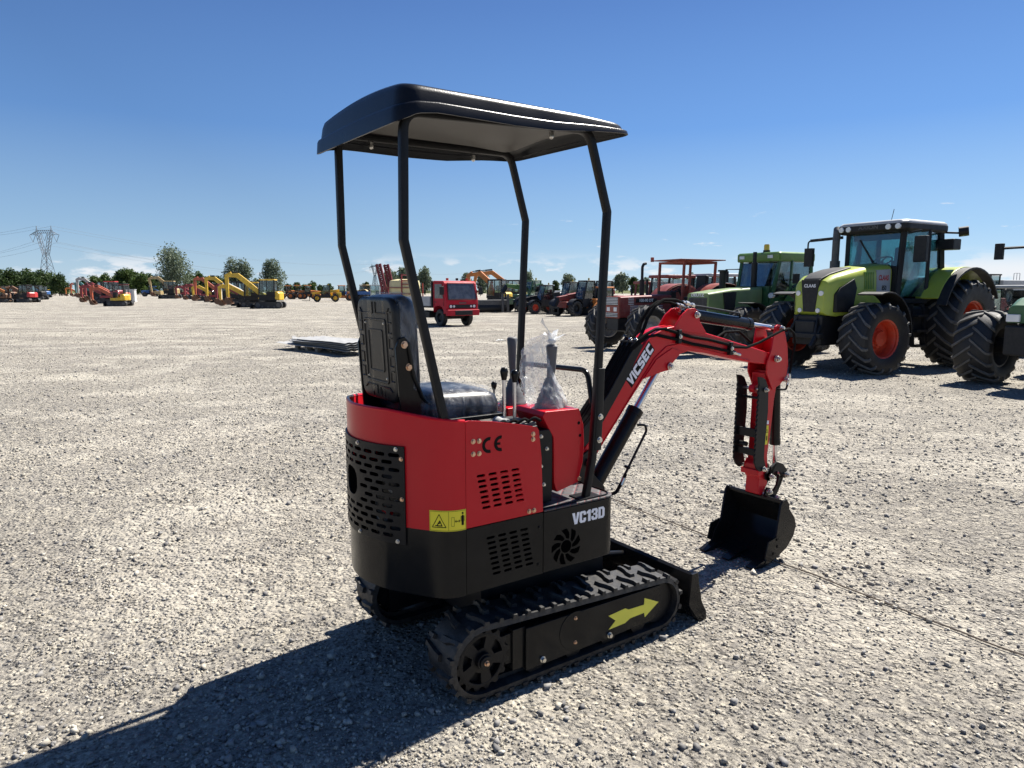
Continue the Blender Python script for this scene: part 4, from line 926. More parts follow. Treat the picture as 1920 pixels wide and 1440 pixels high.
b = MB(); b.cyl((1.048, CL - .05, .645), (1.03, CL - .05, .612), .011, n=8); b.build('hose_fitting', M_ZINC, bcyl)
# king post
b = MB(); 
for y in (CL - .075, CL + .063): b.prism([(.68, .45), (.68, .62), (.74, .80), (.80, .83), (.835, .79), (.83, .70), (.90, .63), (.90, .55), (.84, .50), (.80, .45)], y, y + .012)
b.bx(.66, .80, CL - .063, CL + .063, .45, .60); b.build('boom_bracket', M_BLKM, MX, bevel=.003)
pin('boom_bracket_pin', .79, .765, CL - .085, CL + .085, .014, MX); pin('boom_bracket_pin', .865, .585, CL - .085, CL + .085, .013, MX)

# --- arm
arm_out = [(2.209, 1.371), (2.232, 1.381), (2.262, 1.376), (2.303, 1.335), (2.337, 1.248), (2.353, 1.134), (2.342, 1.075), (2.285, 1.026), (2.266, 0.94), (2.246, 0.74), (2.226, 0.60), (2.235, 0.534), (2.237, 0.42), (2.189, 0.356), (2.150, 0.372), (2.155, 0.47), (2.165, 0.68), (2.172, 0.88), (2.170, 1.03), (2.165, 1.10), (2.175, 1.165), (2.195, 1.24)]
AY0, AY1 = CL - .046, CL + .046
b = MB(); b.prism([(x, z) for x, z in arm_out if z < 1.12] , AY0, AY1); AM = b.build('arm', M_RED, MX, bevel=.005, seg=3)
kn = [(x, z) for x, z in arm_out if z > 1.02]
for y in (CL - .068, CL + .058):
    b = MB(); b.prism([(2.150, 1.10), (2.150, 1.17), (2.185, 1.24)] + [(2.209, 1.371), (2.232, 1.381), (2.262, 1.376), (2.303, 1.335), (2.337, 1.248), (2.353, 1.134), (2.342, 1.075), (2.285, 1.026), (2.21, 1.0)], y, y + .010); b.build('arm_side_plate', M_RED, AM, bevel=.002)
b = MB(); b.bx(2.20, 2.30, CL - .058, CL + .058, 1.03, 1.11); b.bx(2.275, 2.30, CL - .058, CL + .058, 1.10, 1.30); b.build('arm_web', M_RED, AM, bevel=.003)
b = MB(); b.prism([(2.148, 1.035), (2.108, 1.028), (2.098, 1.005), (2.112, .985), (2.175, .97), (2.175, 1.05)], CL - .02, CL + .02); b.build('thumb_lug', M_RED, AM, bevel=.004)
b = MB(); b.prism([(2.16, .58), (2.135, .555), (2.13, .515), (2.15, .47), (2.19, .46), (2.2, .56)], AY0 - .004, AY1 + .004); b.bx(2.12, 2.17, CL - .062, CL + .062, .49, .525); b.build('thumb_bracket', M_RED, AM, bevel=.005)
pin('arm_pin', 2.255, 1.360, CL - .075, CL + .075, .011, AM); pin('arm_pin', 2.325, 1.050, CL - .078, CL + .075, .011, AM); pin('arm_pin', 2.225, 1.182, CL - .082, CL + .08, .013, AM)
vs, fs = plate2d([(2.190, .668), (2.194, .785), (2.222, .782), (2.218, .668)], (), .0008); b = MB(); M = frame((0, AY0 - .0008, 0), (1, 0, 0), (0, 0, 1)); b.add([M @ v for v in vs], fs); st = b.build('warning_sticker', M_YEL, AM, smooth=0)
b = MB(); M = frame((0, AY0 - .0014, 0), (1, 0, 0), (0, 0, 1))
for shp, hol in (([(2.196, .74), (2.218, .74), (2.207, .765)], [[(2.200, .743), (2.214, .743), (2.207, .758)]]), ([(2.203, .693), (2.212, .693), (2.213, .722), (2.204, .722)], [])):
    vs, fs = plate2d(shp, hol, .0004); b.add([M @ v for v in vs], fs)
b.build('sticker_print', M_INK, st, smooth=0)
vs, fs = plate2d([(2.194, .792), (2.196, .815), (2.222, .812), (2.221, .790)], (), .0008); b = MB(); M = frame((0, AY0 - .0008, 0), (1, 0, 0), (0, 0, 1)); b.add([M @ v for v in vs], fs); b.build('white_sticker', M_WHT, AM, smooth=0)
# --- thumb (toothed clamp)
rear = [(2.062, 1.088)]
for k in range(15):
    z0 = 1.03 - k * .029; xr = 2.074 - .010 * k / 15
    rear += [(xr, z0 + .006), (xr - .006, z0), (xr - .006, z0 - .010), (xr, z0 - .016)]
th_out = rear + [(2.062, .585), (2.085, .545), (2.115, .522), (2.158, .522), (2.168, .55), (2.150, .60), (2.150, .66), (2.166, .88), (2.158, 1.02), (2.13, 1.066), (2.10, 1.082)]
b = MB(); 
TB = None
for y in (CL - .078, CL + .068):
    b = MB(); b.prism(th_out, y, y + .012)
    if TB is None: TB = b.build('thumb', M_BLKM, MX, bevel=.0015, seg=1)
    else: b.build('thumb_side', M_BLKM, TB, bevel=.0015, seg=1)
b = MB(); b.bx(2.085, 2.10, CL - .068, CL + .068, .725, .775); b.bx(2.085, 2.10, CL - .068, CL + .068, .615, .655); b.cyl((2.12, CL - .07, .955), (2.12, CL + .07, .955), .008); b.cyl((2.10, CL + .01, .675), (2.10, CL + .075, .675), .014); b.build('thumb_crossbar', M_BLKM, TB, bevel=.002)
pin('thumb_pin', 2.125, 1.008, CL - .082, CL + .094, .009, TB); pin('thumb_pin', 2.145, .535, CL - .082, CL + .086, .010, TB)
# --- links and bucket
def linkplate(pts, w, y0, y1, mb): mb.prism([tuple(v) for v in pts], y0, y1)
b = MB()
for y in (CL - .070, CL + .056):
    b.prism(circ(2.222, .477, .028, 12)[3:10] + [(2.235, .53), (2.29, .555), (2.35, .535), (2.395, .495)] + [(2.402, .466), (2.385, .44), (2.352, .45), (2.33, .487), (2.295, .503), (2.26, .49), (2.24, .455)], y, y + .014)
LK = b.build('bucket_link', M_BLKM, MX, bevel=.002)
b = MB()
for y in (CL - .052, CL + .038): b.prism([(2.345, .46), (2.365, .44), (2.395, .45), (2.402, .47), (2.37, .40), (2.325, .335), (2.308, .315), (2.278, .318), (2.27, .342), (2.33, .40)], y, y + .014)
b.build('bucket_link', M_BLKM, MX, bevel=.002)
pin('link_pin', 2.222, .477, CL - .082, CL + .075, .012, LK); pin('link_pin', 2.375, .466, CL - .082, CL + .075, .013, LK)
b = MB()
BO = [(2.170, .360), (2.198, .357), (2.235, .305), (2.289, .246), (2.309, .192), (2.288, .132), (2.230, .075), (2.152, .040), (2.078, .016), (2.020, .012)]
BI = [(2.020, .021), (2.078, .026), (2.148, .050), (2.222, .083), (2.276, .138), (2.295, .192), (2.277, .240), (2.225, .296), (2.194, .340), (2.172, .346)]
b.prism(BO + BI, .225, .605)
BK = b.build('bucket', M_BLK, MX, bevel=.002)
for y, s_ in ((.213, 1), (.605, -1)):
    b = MB(); b.prism([(2.150, .345), (2.168, .368), (2.200, .372), (2.232, .338), (2.232, .31), (2.289, .248), (2.309, .192), (2.286, .132), (2.229, .075), (2.152, .041), (2.070, .014), (2.025, .014), (2.060, .10), (2.118, .17)], y, y + .012); b.build('bucket_cheek', M_BLK, BK, bevel=.002)
    yy = y - .008 if s_ > 0 else y + .012
    b = MB(); b.prism([(2.116, .166), (2.038, .150), (2.010, .055), (2.070, .030), (2.13, .10)], yy, yy + .008); b.build('side_cutter', M_BLK, BK, bevel=.0015)
    ys = yy - .0005 if s_ > 0 else yy + .0085
    for x, z in ((2.113, .148), (2.118, .108), (2.085, .072)):
        b = MB(); b.cyl((x, ys - .003, z), (x, ys + .003, z), .008, n=12); b.build('cutter_bolt', M_INK, BK)
b = MB(); b.cyl((2.188, .225, .350), (2.188, .605, .350), .015, n=16); b.build('bucket_top_tube', M_BLK, BK)
for y in (.245, .415, .585):
    b = MB(); b.loft([[(2.10, y - .026, .012), (2.10, y + .026, .012), (2.10, y + .026, .045), (2.10, y - .026, .045)], [(2.00, y - .028, .004), (2.00, y + .028, .004), (2.00, y + .028, .034), (2.00, y - .028, .034)], [(1.925, y - .026, .003), (1.925, y + .026, .003), (1.925, y + .026, .010), (1.925, y - .026, .010)]]); b.build('bucket_tooth', M_BLK, BK, bevel=.0015)
b = MB()
for y in (CL - .066, CL + .054): b.prism([(2.19, .345), (2.20, .39), (2.215, .408), (2.24, .402), (2.258, .36), (2.29, .358), (2.315, .338), (2.305, .30), (2.26, .28)], y, y + .012)
b.build('bucket_ear', M_BLK, BK, bevel=.002)
pin('bucket_pin', 2.215, .384, CL - .078, CL + .072, .012, BK); pin('bucket_pin', 2.293, .334, CL - .078, CL + .072, .012, BK)
b = MB(); b.cyl((2.20, .40, .185), (2.3, .40, .185), .004, n=8)
# thin cord lying on the gravel
cord_px = None
# ------------------------------------------------------------------ tractors
def glass_mat(name, tint, refl=0.12):
    m = bpy.data.materials.new(name); m.use_nodes = True; nt = m.node_tree; N = nt.nodes; L = nt.links
    N.remove(N['Principled BSDF']); out = N['Material Output']
    tr = N.new('ShaderNodeBsdfTransparent'); tr.inputs[0].default_value = (*tint, 1)
    gl = N.new('ShaderNodeBsdfGlossy'); gl.inputs['Roughness'].default_value = .03; gl.inputs[0].default_value = (.9, .95, 1, 1)
    fr = N.new('ShaderNodeLayerWeight'); fr.inputs[0].default_value = .35
    tcn = N.new('ShaderNodeTexCoord'); no = N.new('ShaderNodeTexNoise'); no.inputs['Scale'].default_value = 3; no.inputs['Detail'].default_value = 6; L.new(tcn.outputs['Object'], no.inputs['Vector'])
    df = N.new('ShaderNodeBsdfDiffuse'); df.inputs[0].default_value = (.35, .33, .29, 1)
    mr = N.new('ShaderNodeMapRange'); mr.inputs[1].default_value = .45; mr.inputs[2].default_value = .8; mr.inputs[3].default_value = 0; mr.inputs[4].default_value = .22; L.new(no.outputs['Fac'], mr.inputs[0])
    mx = N.new('ShaderNodeMixShader'); mm = N.new('ShaderNodeMath'); mm.operation = 'MULTIPLY_ADD'; mm.inputs[1].default_value = .8; mm.inputs[2].default_value = refl * .4
    L.new(fr.outputs['Fresnel'], mm.inputs[0]); L.new(mm.outputs[0], mx.inputs[0]); L.new(tr.outputs[0], mx.inputs[1]); L.new(gl.outputs[0], mx.inputs[2])
    m2 = N.new('ShaderNodeMixShader'); L.new(mr.outputs[0], m2.inputs[0]); L.new(mx.outputs[0], m2.inputs[1]); L.new(df.outputs[0], m2.inputs[2])
    L.new(m2.outputs[0], out.inputs['Surface']); return m
M_GLASS = glass_mat('teal_cab_glass', (.50, .70, .70)); M_GLASS2 = glass_mat('grey_cab_glass', (.55, .62, .62))
M_LIME = mat('lime_green_paint', (0.36, 0.43, 0.045), .35, coat=.2, var=.08, scale=3, dust=.12)
M_GREEN = mat('mid_green_paint', (0.105, 0.235, 0.035), .45, coat=.2, var=.15, scale=3, dust=.22)
M_GREENL = mat('pale_green_paint', (0.16, 0.24, 0.08), .5, coat=.1, var=.15, scale=3, dust=.25)
M_DGREEN = mat('dark_green_paint', (0.02, 0.10, 0.03), .45, coat=.2, var=.15, scale=3, dust=.15)
M_RRIM = mat('red_rim_paint', (0.52, 0.045, 0.015), .42, var=.1, scale=4, dust=.15)
M_FRED = mat('faded_red_paint', (0.21, 0.030, 0.022), .5, var=.2, scale=4, dust=.22)
M_ORED = mat('faded_orange_red_paint', (0.30, 0.055, 0.030), .55, var=.2, scale=4, dust=.2)
M_DGREY = mat('dark_grey_plastic', (0.012, 0.012, 0.013), .55, var=.2, scale=6, dust=.10, dustcol=(.16, .145, .12), spec=.35)
M_MGREY = mat('mid_grey_metal', (0.07, 0.07, 0.07), .55, var=.2, scale=6, dust=.2)
M_LGREY = mat('light_grey_paint', (0.38, 0.39, 0.40), .5, var=.12, scale=4, dust=.15)
M_WHITEP = mat('white_paint', (0.66, 0.66, 0.64), .45, var=.06, scale=4, dust=.12)
M_LAMP = mat('lamp_glass', (0.75, 0.76, 0.76), .15, var=.05, coat=.5)
M_AMBER = mat('amber_beacon', (0.75, 0.45, 0.02), .25, var=.05, coat=.5)
M_SEAT = mat('grey_seat_fabric', (0.12, 0.12, 0.125), .8, var=.15)
M_SILVER = mat('silver_print', (0.70, 0.71, 0.73), .4)
M_REDINK = mat('red_print', (0.45, 0.02, 0.02), .5)

def tyre_meshes(R, W, rr, nl=19, lugh=.045, detail=True):
    t = MB()
    prof = [(rr, -W * .40), (rr + .03, -W * .46), (R * .80, -W * .51), (R * .90, -W * .49), (R * .945, -W * .42), (R * .955, -W * .2), (R * .957, 0), (R * .955, W * .2), (R * .945, W * .42), (R * .90, W * .49), (R * .80, W * .51), (rr + .03, W * .46), (rr, W * .40)]
    t.lathe(prof, n=48 if detail else 28)
    l = MB(); pa = [p[1] for p in prof[2:-2]]; pr = [p[0] for p in prof[2:-2]]
    for s_ in (-1, 1):
        for k in range(nl):
            th0 = 2 * math.pi * (k + (.5 if s_ > 0 else 0)) / nl; rings = []
            for q, a, drop in ((0, -.03, 0), (.35, .14, 0), (.7, .30, 0), (1.0, .44, 0), (1.08, .505, .0), (1.10, .515, 1)):
                th = th0 - q * .36; a_ = s_ * a * W; r0 = float(np.interp(a_, pa, pr)) if not drop else R * .84
                if a > .5 and not drop: r0 = R * .91
                hw = (.040 if q < 1 else .044) * R; hgt = lugh if not drop else .004; ring = []
                top = min(R, r0 + hgt) if q < 1.05 else r0 + (.012 if not drop else .004)
                for d_, rad in ((-hw, r0 - .012), (-hw * .75, top), (hw * .75, top), (hw, r0 - .012)):
                    tt = th + d_ / R; ring.append((rad * math.cos(tt), a_ + (s_ * .012 if a > .5 else 0) * (rad > r0), rad * math.sin(tt)))
                rings.append(ring)
            l.loft(rings)
    return t, l
WHEELS = {}
def add_wheel(parent, loc, R, W, rr, rimmat, outer=1, steer=0, key=None, detail=True, nl=17):
    """tyre as the part, rim and tread as its sub-parts; outer = +1 when the outside faces local +y"""
    k = (R, W, rr, nl, detail)
    if k not in WHEELS:
        t, l = tyre_meshes(R, W, rr, nl, detail=detail)
        o = t.build('wheel', M_TYRE, None, smooth=40); q = l.build('tread', M_LUG_LIT, None, smooth=25)
        WHEELS[k] = (o.data, q.data); bpy.data.objects.remove(o); bpy.data.objects.remove(q)
    o = bpy.data.objects.new('wheel', WHEELS[k][0]); COL.objects.link(o); o.parent = parent; o.location = loc
    o.rotation_euler = (0, random.uniform(0, 6), steer)
    q = bpy.data.objects.new('tread', WHEELS[k][1]); COL.objects.link(q); q.parent = o
    kr = ('rim', R, W, rr, rimmat.name, outer)
    if kr not in WHEELS:
        b = MB(); s_ = outer
        b.lathe([(rr + .012, -W * .41 * s_), (rr * .93, -W * .41 * s_), (rr * .90, -W * .1 * s_), (rr * .90, W * .05 * s_), (rr * .55, W * .10 * s_), (rr * .50, W * .16 * s_), (rr * .42, W * .17 * s_), (rr * .38, W * .26 * s_), (.001, W * .28 * s_)], n=32)
        b.lathe([(rr * .90, W * .05 * s_), (rr * .91, W * .30 * s_), (rr * .95, W * .33 * s_), (rr * .95, W * .38 * s_), (rr + .014, W * .42 * s_)], n=32)
        for i in range(8):
            a = 2 * math.pi * i / 8; b.hexn((rr * .46 * math.cos(a), W * .15 * s_, rr * .46 * math.sin(a)), (rr * .46 * math.cos(a), W * .20 * s_, rr * .46 * math.sin(a)), rr * .04)
        r_ = b.build('rim', rimmat, None); WHEELS[kr] = r_.data; bpy.data.objects.remove(r_)
    r_ = bpy.data.objects.new('rim', WHEELS[kr]); COL.objects.link(r_); r_.parent = o
    return o
def P(b, name, m, parent, bevel=0, smooth=38, seg=2): return b.build(name, m, parent, smooth=smooth, bevel=bevel, seg=seg)
def quad(b, pts, th=.006):
    p = [Vector(q) for q in pts]; n = (p[1] - p[0]).cross(p[2] - p[0]).normalized() * th
    b.loft([p, [q + n for q in p]]); return b
def seat(parent, x, y, z, m=M_SEAT, w=.5):
    b = MB(); b.bx(x - .25, x + .22, y - w / 2, y + w / 2, z, z + .14); b.prism([(x - .32, z + .12), (x - .20, z + .12), (x - .26, z + .75), (x - .38, z + .73)], y - w / 2 + .02, y + w / 2 - .02); b.bx(x - .15, x + .1, y - .12, y + .12, z - .35, z); return P(b, 'seat', m, parent, bevel=.03)
def steering(parent, x, y, z, r=.2, tilt=.6):
    b = MB(); n = Vector((-math.sin(tilt), 0, math.cos(tilt))); u = Vector((math.cos(tilt), 0, math.sin(tilt))); c = Vector((x, y, z))
    loop = [c + u * r * math.cos(t) + Vector((0, r * math.sin(t), 0)) for t in np.linspace(0, 2 * math.pi, 25)]
    b.tube(loop, .016, n=6); b.bar(c - u * r, c + u * r, .02, .02); b.cyl(c, c - n * .45, .03)
    return P(b, 'steering_wheel', M_DGREY, parent)
def rsec(x, hw, z0, z1, r, n=4, crown=0):
    """rounded-top section at x, walked round"""
    pts = [(x, -hw, z0)]
    for k in range(n + 1): t = math.pi - (math.pi / 2) * k / n; pts.append((x, -hw + r + r * math.cos(t), z1 - r + r * math.sin(t)))
    pts.append((x, 0, z1 + crown))
    for k in range(n + 1): t = math.pi / 2 - (math.pi / 2) * k / n; pts.append((x, hw - r + r * math.cos(t), z1 - r + r * math.sin(t)))
    pts.append((x, hw, z0)); return pts
def lettering(parent, s, m, o, xd, yd, size, sx=1, off=.002, name='lettering', shear=0):
    vs, fs = text2d(s, size, .002, off, sx, shear); M = frame(o, xd, yd); b = MB(); b.add([M @ v for v in vs], fs); return P(b, name, m, parent, smooth=0)
def arc_fender(b, cx, cz, r, y0, y1, a0, a1, th=.03, n=14):
    rings = [[(cx + q * math.cos(a), y, cz + q * math.sin(a)) for q, y in ((r, y0), (r, y1), (r + th, y1), (r + th, y0))] for a in np.linspace(a0, a1, n)]
    b.loft(rings)
TH = math.atan2(-.44, -.9)              # the row faces down-left
CT, ST_ = math.cos(TH), math.sin(TH)
def row_pos(fx, fy): return (fx, fy, 0)

# ---- the big lime tractor (local origin under the front axle)
TH2 = math.atan2(-.51, -.86)
T = empty('farm_tractor', (6.355, 13.92, 0), TH2); tag(T, 'large lime green tractor with black roof and red rims, cab windows tinted teal', 'tractor')
add_wheel(T, (0, .95, .675), .675, .59, .36, M_RRIM, 1, steer=-.10); add_wheel(T, (0, -.95, .675), .675, .59, .36, M_RRIM, -1, steer=-.10)
add_wheel(T, (-2.82, 1.0, .90), .90, .70, .46, M_RRIM, 1, nl=21); add_wheel(T, (-2.82, -1.0, .90), .90, .70, .46, M_RRIM, -1, nl=21)
b = MB()
hs = [rsec(.66, .30, 1.16, 1.62, .14, crown=.02), rsec(.60, .37, 1.10, 1.76, .14, crown=.03), rsec(.42, .43, 1.08, 1.86, .15, crown=.03), rsec(0, .46, 1.12, 1.95, .16, crown=.03), rsec(-.55, .47, 1.20, 2.04, .16, crown=.03), rsec(-1.22, .48, 1.28, 2.10, .16, crown=.03)]
b.loft(hs); HD = P(b, 'hood', M_LIME, T, bevel=.01)
b = MB()
b.prism([(-.20, 1.78), (.20, 1.78), (.13, 1.16), (-.13, 1.16)], .60, .672, 'x'); P(b, 'nose_grille', M_DGREY, HD, bevel=.01)
for s_ in (-1, 1):
    b = MB(); b.prism([(.50, 1.16), (.50, 1.50), (.40, 1.62), (-.02, 1.80), (-.12, 1.62), (-.02, 1.16)], s_ * .40, s_ * .472); P(b, 'side_grille', M_DGREY, HD, bevel=.01)
    b = MB()
    for k in range(6): x0 = -.38 - .055 * k; b.prism([(x0, 1.60), (x0 + .022, 1.60), (x0 + .05, 1.93), (x0 + .028, 1.93)], s_ * .44, s_ * .478)
    P(b, 'hood_vent', M_GREEN, HD)
    b = MB(); b.prism([(-.74, 1.52), (-.70, 1.97), (-1.16, 2.0), (-1.20, 1.44)], s_ * .45, s_ * .482); pn = P(b, 'grey_side_panel', M_LGREY, HD)
    o = (-.945, s_ * .4825, 1.82); xd = (-1, 0, 0) if s_ > 0 else (1, 0, 0)
    lettering(pn, 'CLAAS', M_REDINK, o, xd, (0, 0, 1), .14, .8, .006); lettering(pn, '850', M_INK, (-.98, s_ * .4825, 1.62), xd, (0, 0, 1), .13, .8, .003)
    for x, y, z, r_ in ((.655, .25, 1.52, .05), (.655, .20, 1.19, .045)):
        b = MB(); b.cyl((x - .06, s_ * y, z), (x + .03, s_ * y, z), r_, n=16); P(b, 'headlight', M_LAMP, HD, bevel=.006)
b = MB(); b.loft([[(x, y * w / .3, z) for y in (-.3, -.1, .1, .3)] + [(x, y * w / .3, z - .05) for y in (.3, .1, -.1, -.3)] for x, w, z in ((.62, .19, 1.80), (.40, .24, 1.905), (.0, .25, 1.99), (-.30, .20, 2.035))]); P(b, 'hood_scoop', M_DGREY, HD, bevel=.02)
lettering(HD, 'CLAAS', M_SILVER, (.6735, 0, 1.66), (0, 1, 0), (0, 0, 1), .085, 1.0, .003)
b = MB(); b.bx(.10, .70, -.32, .32, .52, 1.10); b.bx(.6, .78, -.22, .22, .70, 1.0); b.bx(-2.9, .2, -.30, .30, .62, 1.15); P(b, 'chassis', M_DGREY, T, bevel=.03)
b = MB(); b.bx(.72, .86, -.40, .40, .66, .76); 
for s_ in (-1, 1): b.bar((.60, s_ * .27, .95), (1.0, s_ * .33, .50), .07, .10); b.bar((.66, s_ * .2, 1.12), (.86, s_ * .3, .72), .04, .05)
P(b, 'front_linkage', M_DGREY, T, bevel=.015)
b = MB(); b.cyl((0, -.75, .70), (0, .75, .70), .13, n=16); b.cyl((-2.82, -.8, .93), (-2.82, .8, .93), .2, n=16); P(b, 'axle', M_DGREY, T)
for s_ in (-1, 1):
    b = MB(); arc_fender(b, 0, .72, .80, s_ * .72, s_ * 1.20, R(72), R(178), .03); P(b, 'front_fender', M_DGREY, T, bevel=.008)
    b = MB(); arc_fender(b, -2.82, .95, 1.06, s_ * .64, s_ * 1.10, R(25), R(150), .05, 18); b.prism([(-2.82 + 1.08 * math.cos(a), .95 + 1.08 * math.sin(a)) for a in np.linspace(R(25), R(150), 14)] + [(-3.4, 1.5), (-2.2, 1.25)], s_ * .64, s_ * .70); rf = P(b, 'rear_fender', M_LIME, T, bevel=.015)
    b = MB(); arc_fender(b, -2.82, .95, 1.05, s_ * 1.08, s_ * 1.28, R(18), R(155), .045, 18); P(b, 'fender_edge', M_DGREY, rf, bevel=.01)
b = MB(); b.bx(-2.1, -1.15, .42, .85, .62, 1.25); b.bx(-2.1, -1.15, -.85, -.42, .62, 1.25); P(b, 'fuel_tank', M_DGREY, T, bevel=.06)
b = MB()
for z in (.45, .75, 1.05): b.bx(-1.75, -1.35, .80, 1.0, z, z + .04)
for x in (-1.75, -1.37): b.bar((x, .9, .45), (x, .82, 1.3), .03, .1)
P(b, 'steps', M_DGREY, T)
# cab
CB = MB(); pf = []
for s_ in (-1, 1):
    CB.bar((-1.28, s_ * .56, 1.30), (-1.34, s_ * .60, 2.78), .09, .10); CB.bar((-1.95, s_ * .78, 1.45), (-2.0, s_ * .74, 2.78), .06, .08); CB.bar((-2.62, s_ * .70, 1.75), (-2.55, s_ * .66, 2.78), .10, .10)
    CB.bar((-1.30, s_ * .56, 1.36), (-1.98, s_ * .78, 1.36), .08, .1); CB.bar((-1.95, s_ * .78, 1.42), (-2.62, s_ * .70, 1.80), .06, .10)
CB.bx(-1.34, -1.24, -.56, .56, 1.30, 2.06); CB.bx(-2.66, -2.56, -.66, .66, 1.4, 1.85); CB.bx(-2.6, -1.3, -.56, .56, 1.20, 1.34)
CF = P(CB, 'cab_frame', M_DGREY, T, bevel=.01)
b = MB(); quad(b, [(-1.30, -.52, 2.06), (-1.30, .52, 2.06), (-1.34, .56, 2.76), (-1.34, -.56, 2.76)]); P(b, 'windscreen', M_GLASS, CF, smooth=0)
for s_ in (-1, 1):
    b = MB(); quad(b, [(-1.34, s_ * .60, 1.45), (-1.92, s_ * .77, 1.45), (-1.97, s_ * .74, 2.76), (-1.37, s_ * .60, 2.76)]); P(b, 'door_glass', M_GLASS, CF, smooth=0)
    b = MB(); quad(b, [(-1.99, s_ * .77, 1.52), (-2.56, s_ * .69, 1.86), (-2.52, s_ * .66, 2.76), (-2.03, s_ * .74, 2.76)]); P(b, 'side_glass', M_GLASS, CF, smooth=0)
b = MB(); quad(b, [(-2.60, -.62, 1.88), (-2.60, .62, 1.88), (-2.55, .60, 2.74), (-2.55, -.60, 2.74)]); P(b, 'rear_window', M_GLASS, CF, smooth=0)
b = MB(); ro = rrect(1.62, 1.52, .18, 6)
b.loft([[(-1.93 + x * k, y * k, z) for x, y in ro] for k, z in ((.95, 2.74), (1.0, 2.79), (1.0, 2.90))]); RF = P(b, 'cab_roof', M_DGREY, T, bevel=.015)
b = MB(); b.loft([[(-1.93 + x * k, y * k, z) for x, y in ro] for k, z in ((.985, 2.90), (.985, 2.93), (.93, 2.97), (.6, 3.0))]); P(b, 'roof_panel', M_LGREY, RF, smooth=50)
for y in (-.62, -.46, .40, .60): b = MB(); b.cyl((-1.18, y, 2.835), (-1.09, y, 2.835), .055, n=16); P(b, 'work_light', M_LAMP, RF, bevel=.008)
lettering(RF, 'AXION', M_MGREY, (-1.118, -.03, 2.85), (0, 1, 0), (0, 0, 1), .11, 1.2, .002)
b = MB(); b.bar((-1.3, .70, 2.70), (-1.15, 1.05, 2.72), .03, .04); b.bx(-1.22, -1.12, .93, 1.17, 2.12, 2.62); P(b, 'mirror', M_DGREY, T, bevel=.03)
b = MB(); b.bar((-1.3, -.70, 2.70), (-1.1, -1.35, 2.66), .05, .06); b.tube(fillet([(-1.12, -1.1, 2.66), (-1.12, -1.42, 2.66), (-1.12, -1.42, 2.2)], .08), .018); b.bx(-1.17, -1.08, -1.48, -1.28, 2.10, 2.50); P(b, 'mirror', M_DGREY, T, bevel=.02)
b = MB(); b.tube(fillet([(-1.10, -.72, 1.5), (-1.10, -.72, 2.60), (-1.14, -.74, 2.80), (-1.20, -.78, 2.88)], .06), .075, n=14); b.cyl((-1.10, -.72, 1.5), (-1.10, -.72, 2.2), .10); P(b, 'exhaust_pipe', M_MGREY, T)
b = MB(); b.bar((-2.55, .5, 2.78), (-2.75, .95, 2.74), .04, .04); b.cyl((-2.72, .92, 2.76), (-2.80, 1.08, 2.78), .10); P(b, 'rear_work_light', M_DGREY, T, bevel=.01)
b = MB(); b.bx(-2.75, -2.45, .62, .98, 2.40, 2.62); P(b, 'rear_lamp_box', M_DGREY, T, bevel=.02)
b = MB(); b.bar((-2.6, .72, 1.95), (-2.6, 1.05, 1.98), .07, .07); b.bx(-2.64, -2.55, .95, 1.12, 1.95, 2.02); P(b, 'indicator_arm', M_DGREY, T, bevel=.01)
seat(T, -2.1, 0.05, 1.75); steering(T, -1.62, 0, 2.18, .2, -.5)
b = MB(); b.bx(-1.5, -1.36, -.28, .28, 1.4, 2.12); b.bx(-2.2, -1.8, -.45, -.25, 1.5, 2.0); b.bx(-2.5, -2.3, -.5, .5, 1.4, 1.75); P(b, 'dashboard', M_DGREY, T, bevel=.04)
b = MB(); b.bar((-1.285, .05, 2.10), (-1.325, -.32, 2.62), .02, .03); b.bar((-1.28, .05, 2.06), (-1.29, .05, 2.14), .05, .05); P(b, 'wiper', M_DGREY, CF)
b = MB(); b.bx(-1.42, -1.38, -.5, .5, 2.60, 2.76); P(b, 'sun_visor', M_DGREY, CF)
b = MB(); b.bx(-1.55, -1.48, .28, .52, 1.98, 2.18); b.bar((-1.5, .42, 1.5), (-1.5, .42, 2.0), .04, .04); P(b, 'cab_monitor', M_DGREY, CF, bevel=.01)
b = MB(); b.tube([(-1.35, .3, 2.93), (-1.37, .34, 3.2)], .006); P(b, 'aerial', M_DGREY, T)

# ---- older green tractor with amber beacon
T = empty('farm_tractor', (5.16, 17.30, 0), TH2); T.scale = (.965, .965, .965); tag(T, 'older boxy green tractor with amber beacon on its cab roof, behind the lime one', 'tractor')
for s_ in (1, -1): add_wheel(T, (0, s_ * .90, .62), .62, .46, .34, M_MGREY, s_); add_wheel(T, (-2.45, s_ * .95, .86), .86, .55, .46, M_MGREY, s_)
b = MB(); b.loft([rsec(.80, .36, .98, 1.56, .06), rsec(.0, .38, .95, 1.66, .07), rsec(-1.10, .40, .95, 1.72, .08)]); HD = P(b, 'hood', M_GREENL, T, bevel=.012)
b = MB(); b.bx(.78, .815, -.31, .31, 1.02, 1.45); gr = P(b, 'radiator_grille', M_MGREY, HD, bevel=.008)
b = MB()
for k in range(14): b.bx(.815, .822, -.30 + k * .045, -.29 + k * .045, 1.04, 1.43)
P(b, 'grille_bars', M_DGREY, gr)
lettering(HD, 'DEUTZ', M_SILVER, (.812, 0, 1.51), (0, 1, 0), (0, 0, 1), .10, 1.35, .004)
for s_ in (-1, 1):
    b = MB(); b.prism([(.25, 1.15), (.32, 1.58), (-.15, 1.60), (-.10, 1.15)], s_ * .36, s_ * .392); P(b, 'side_vent', M_DGREY, HD)
    b = MB(); b.bx(-1.1, .7, s_ * .36, s_ * .395, .98, 1.08); P(b, 'trim_stripe', M_GREEN, HD)
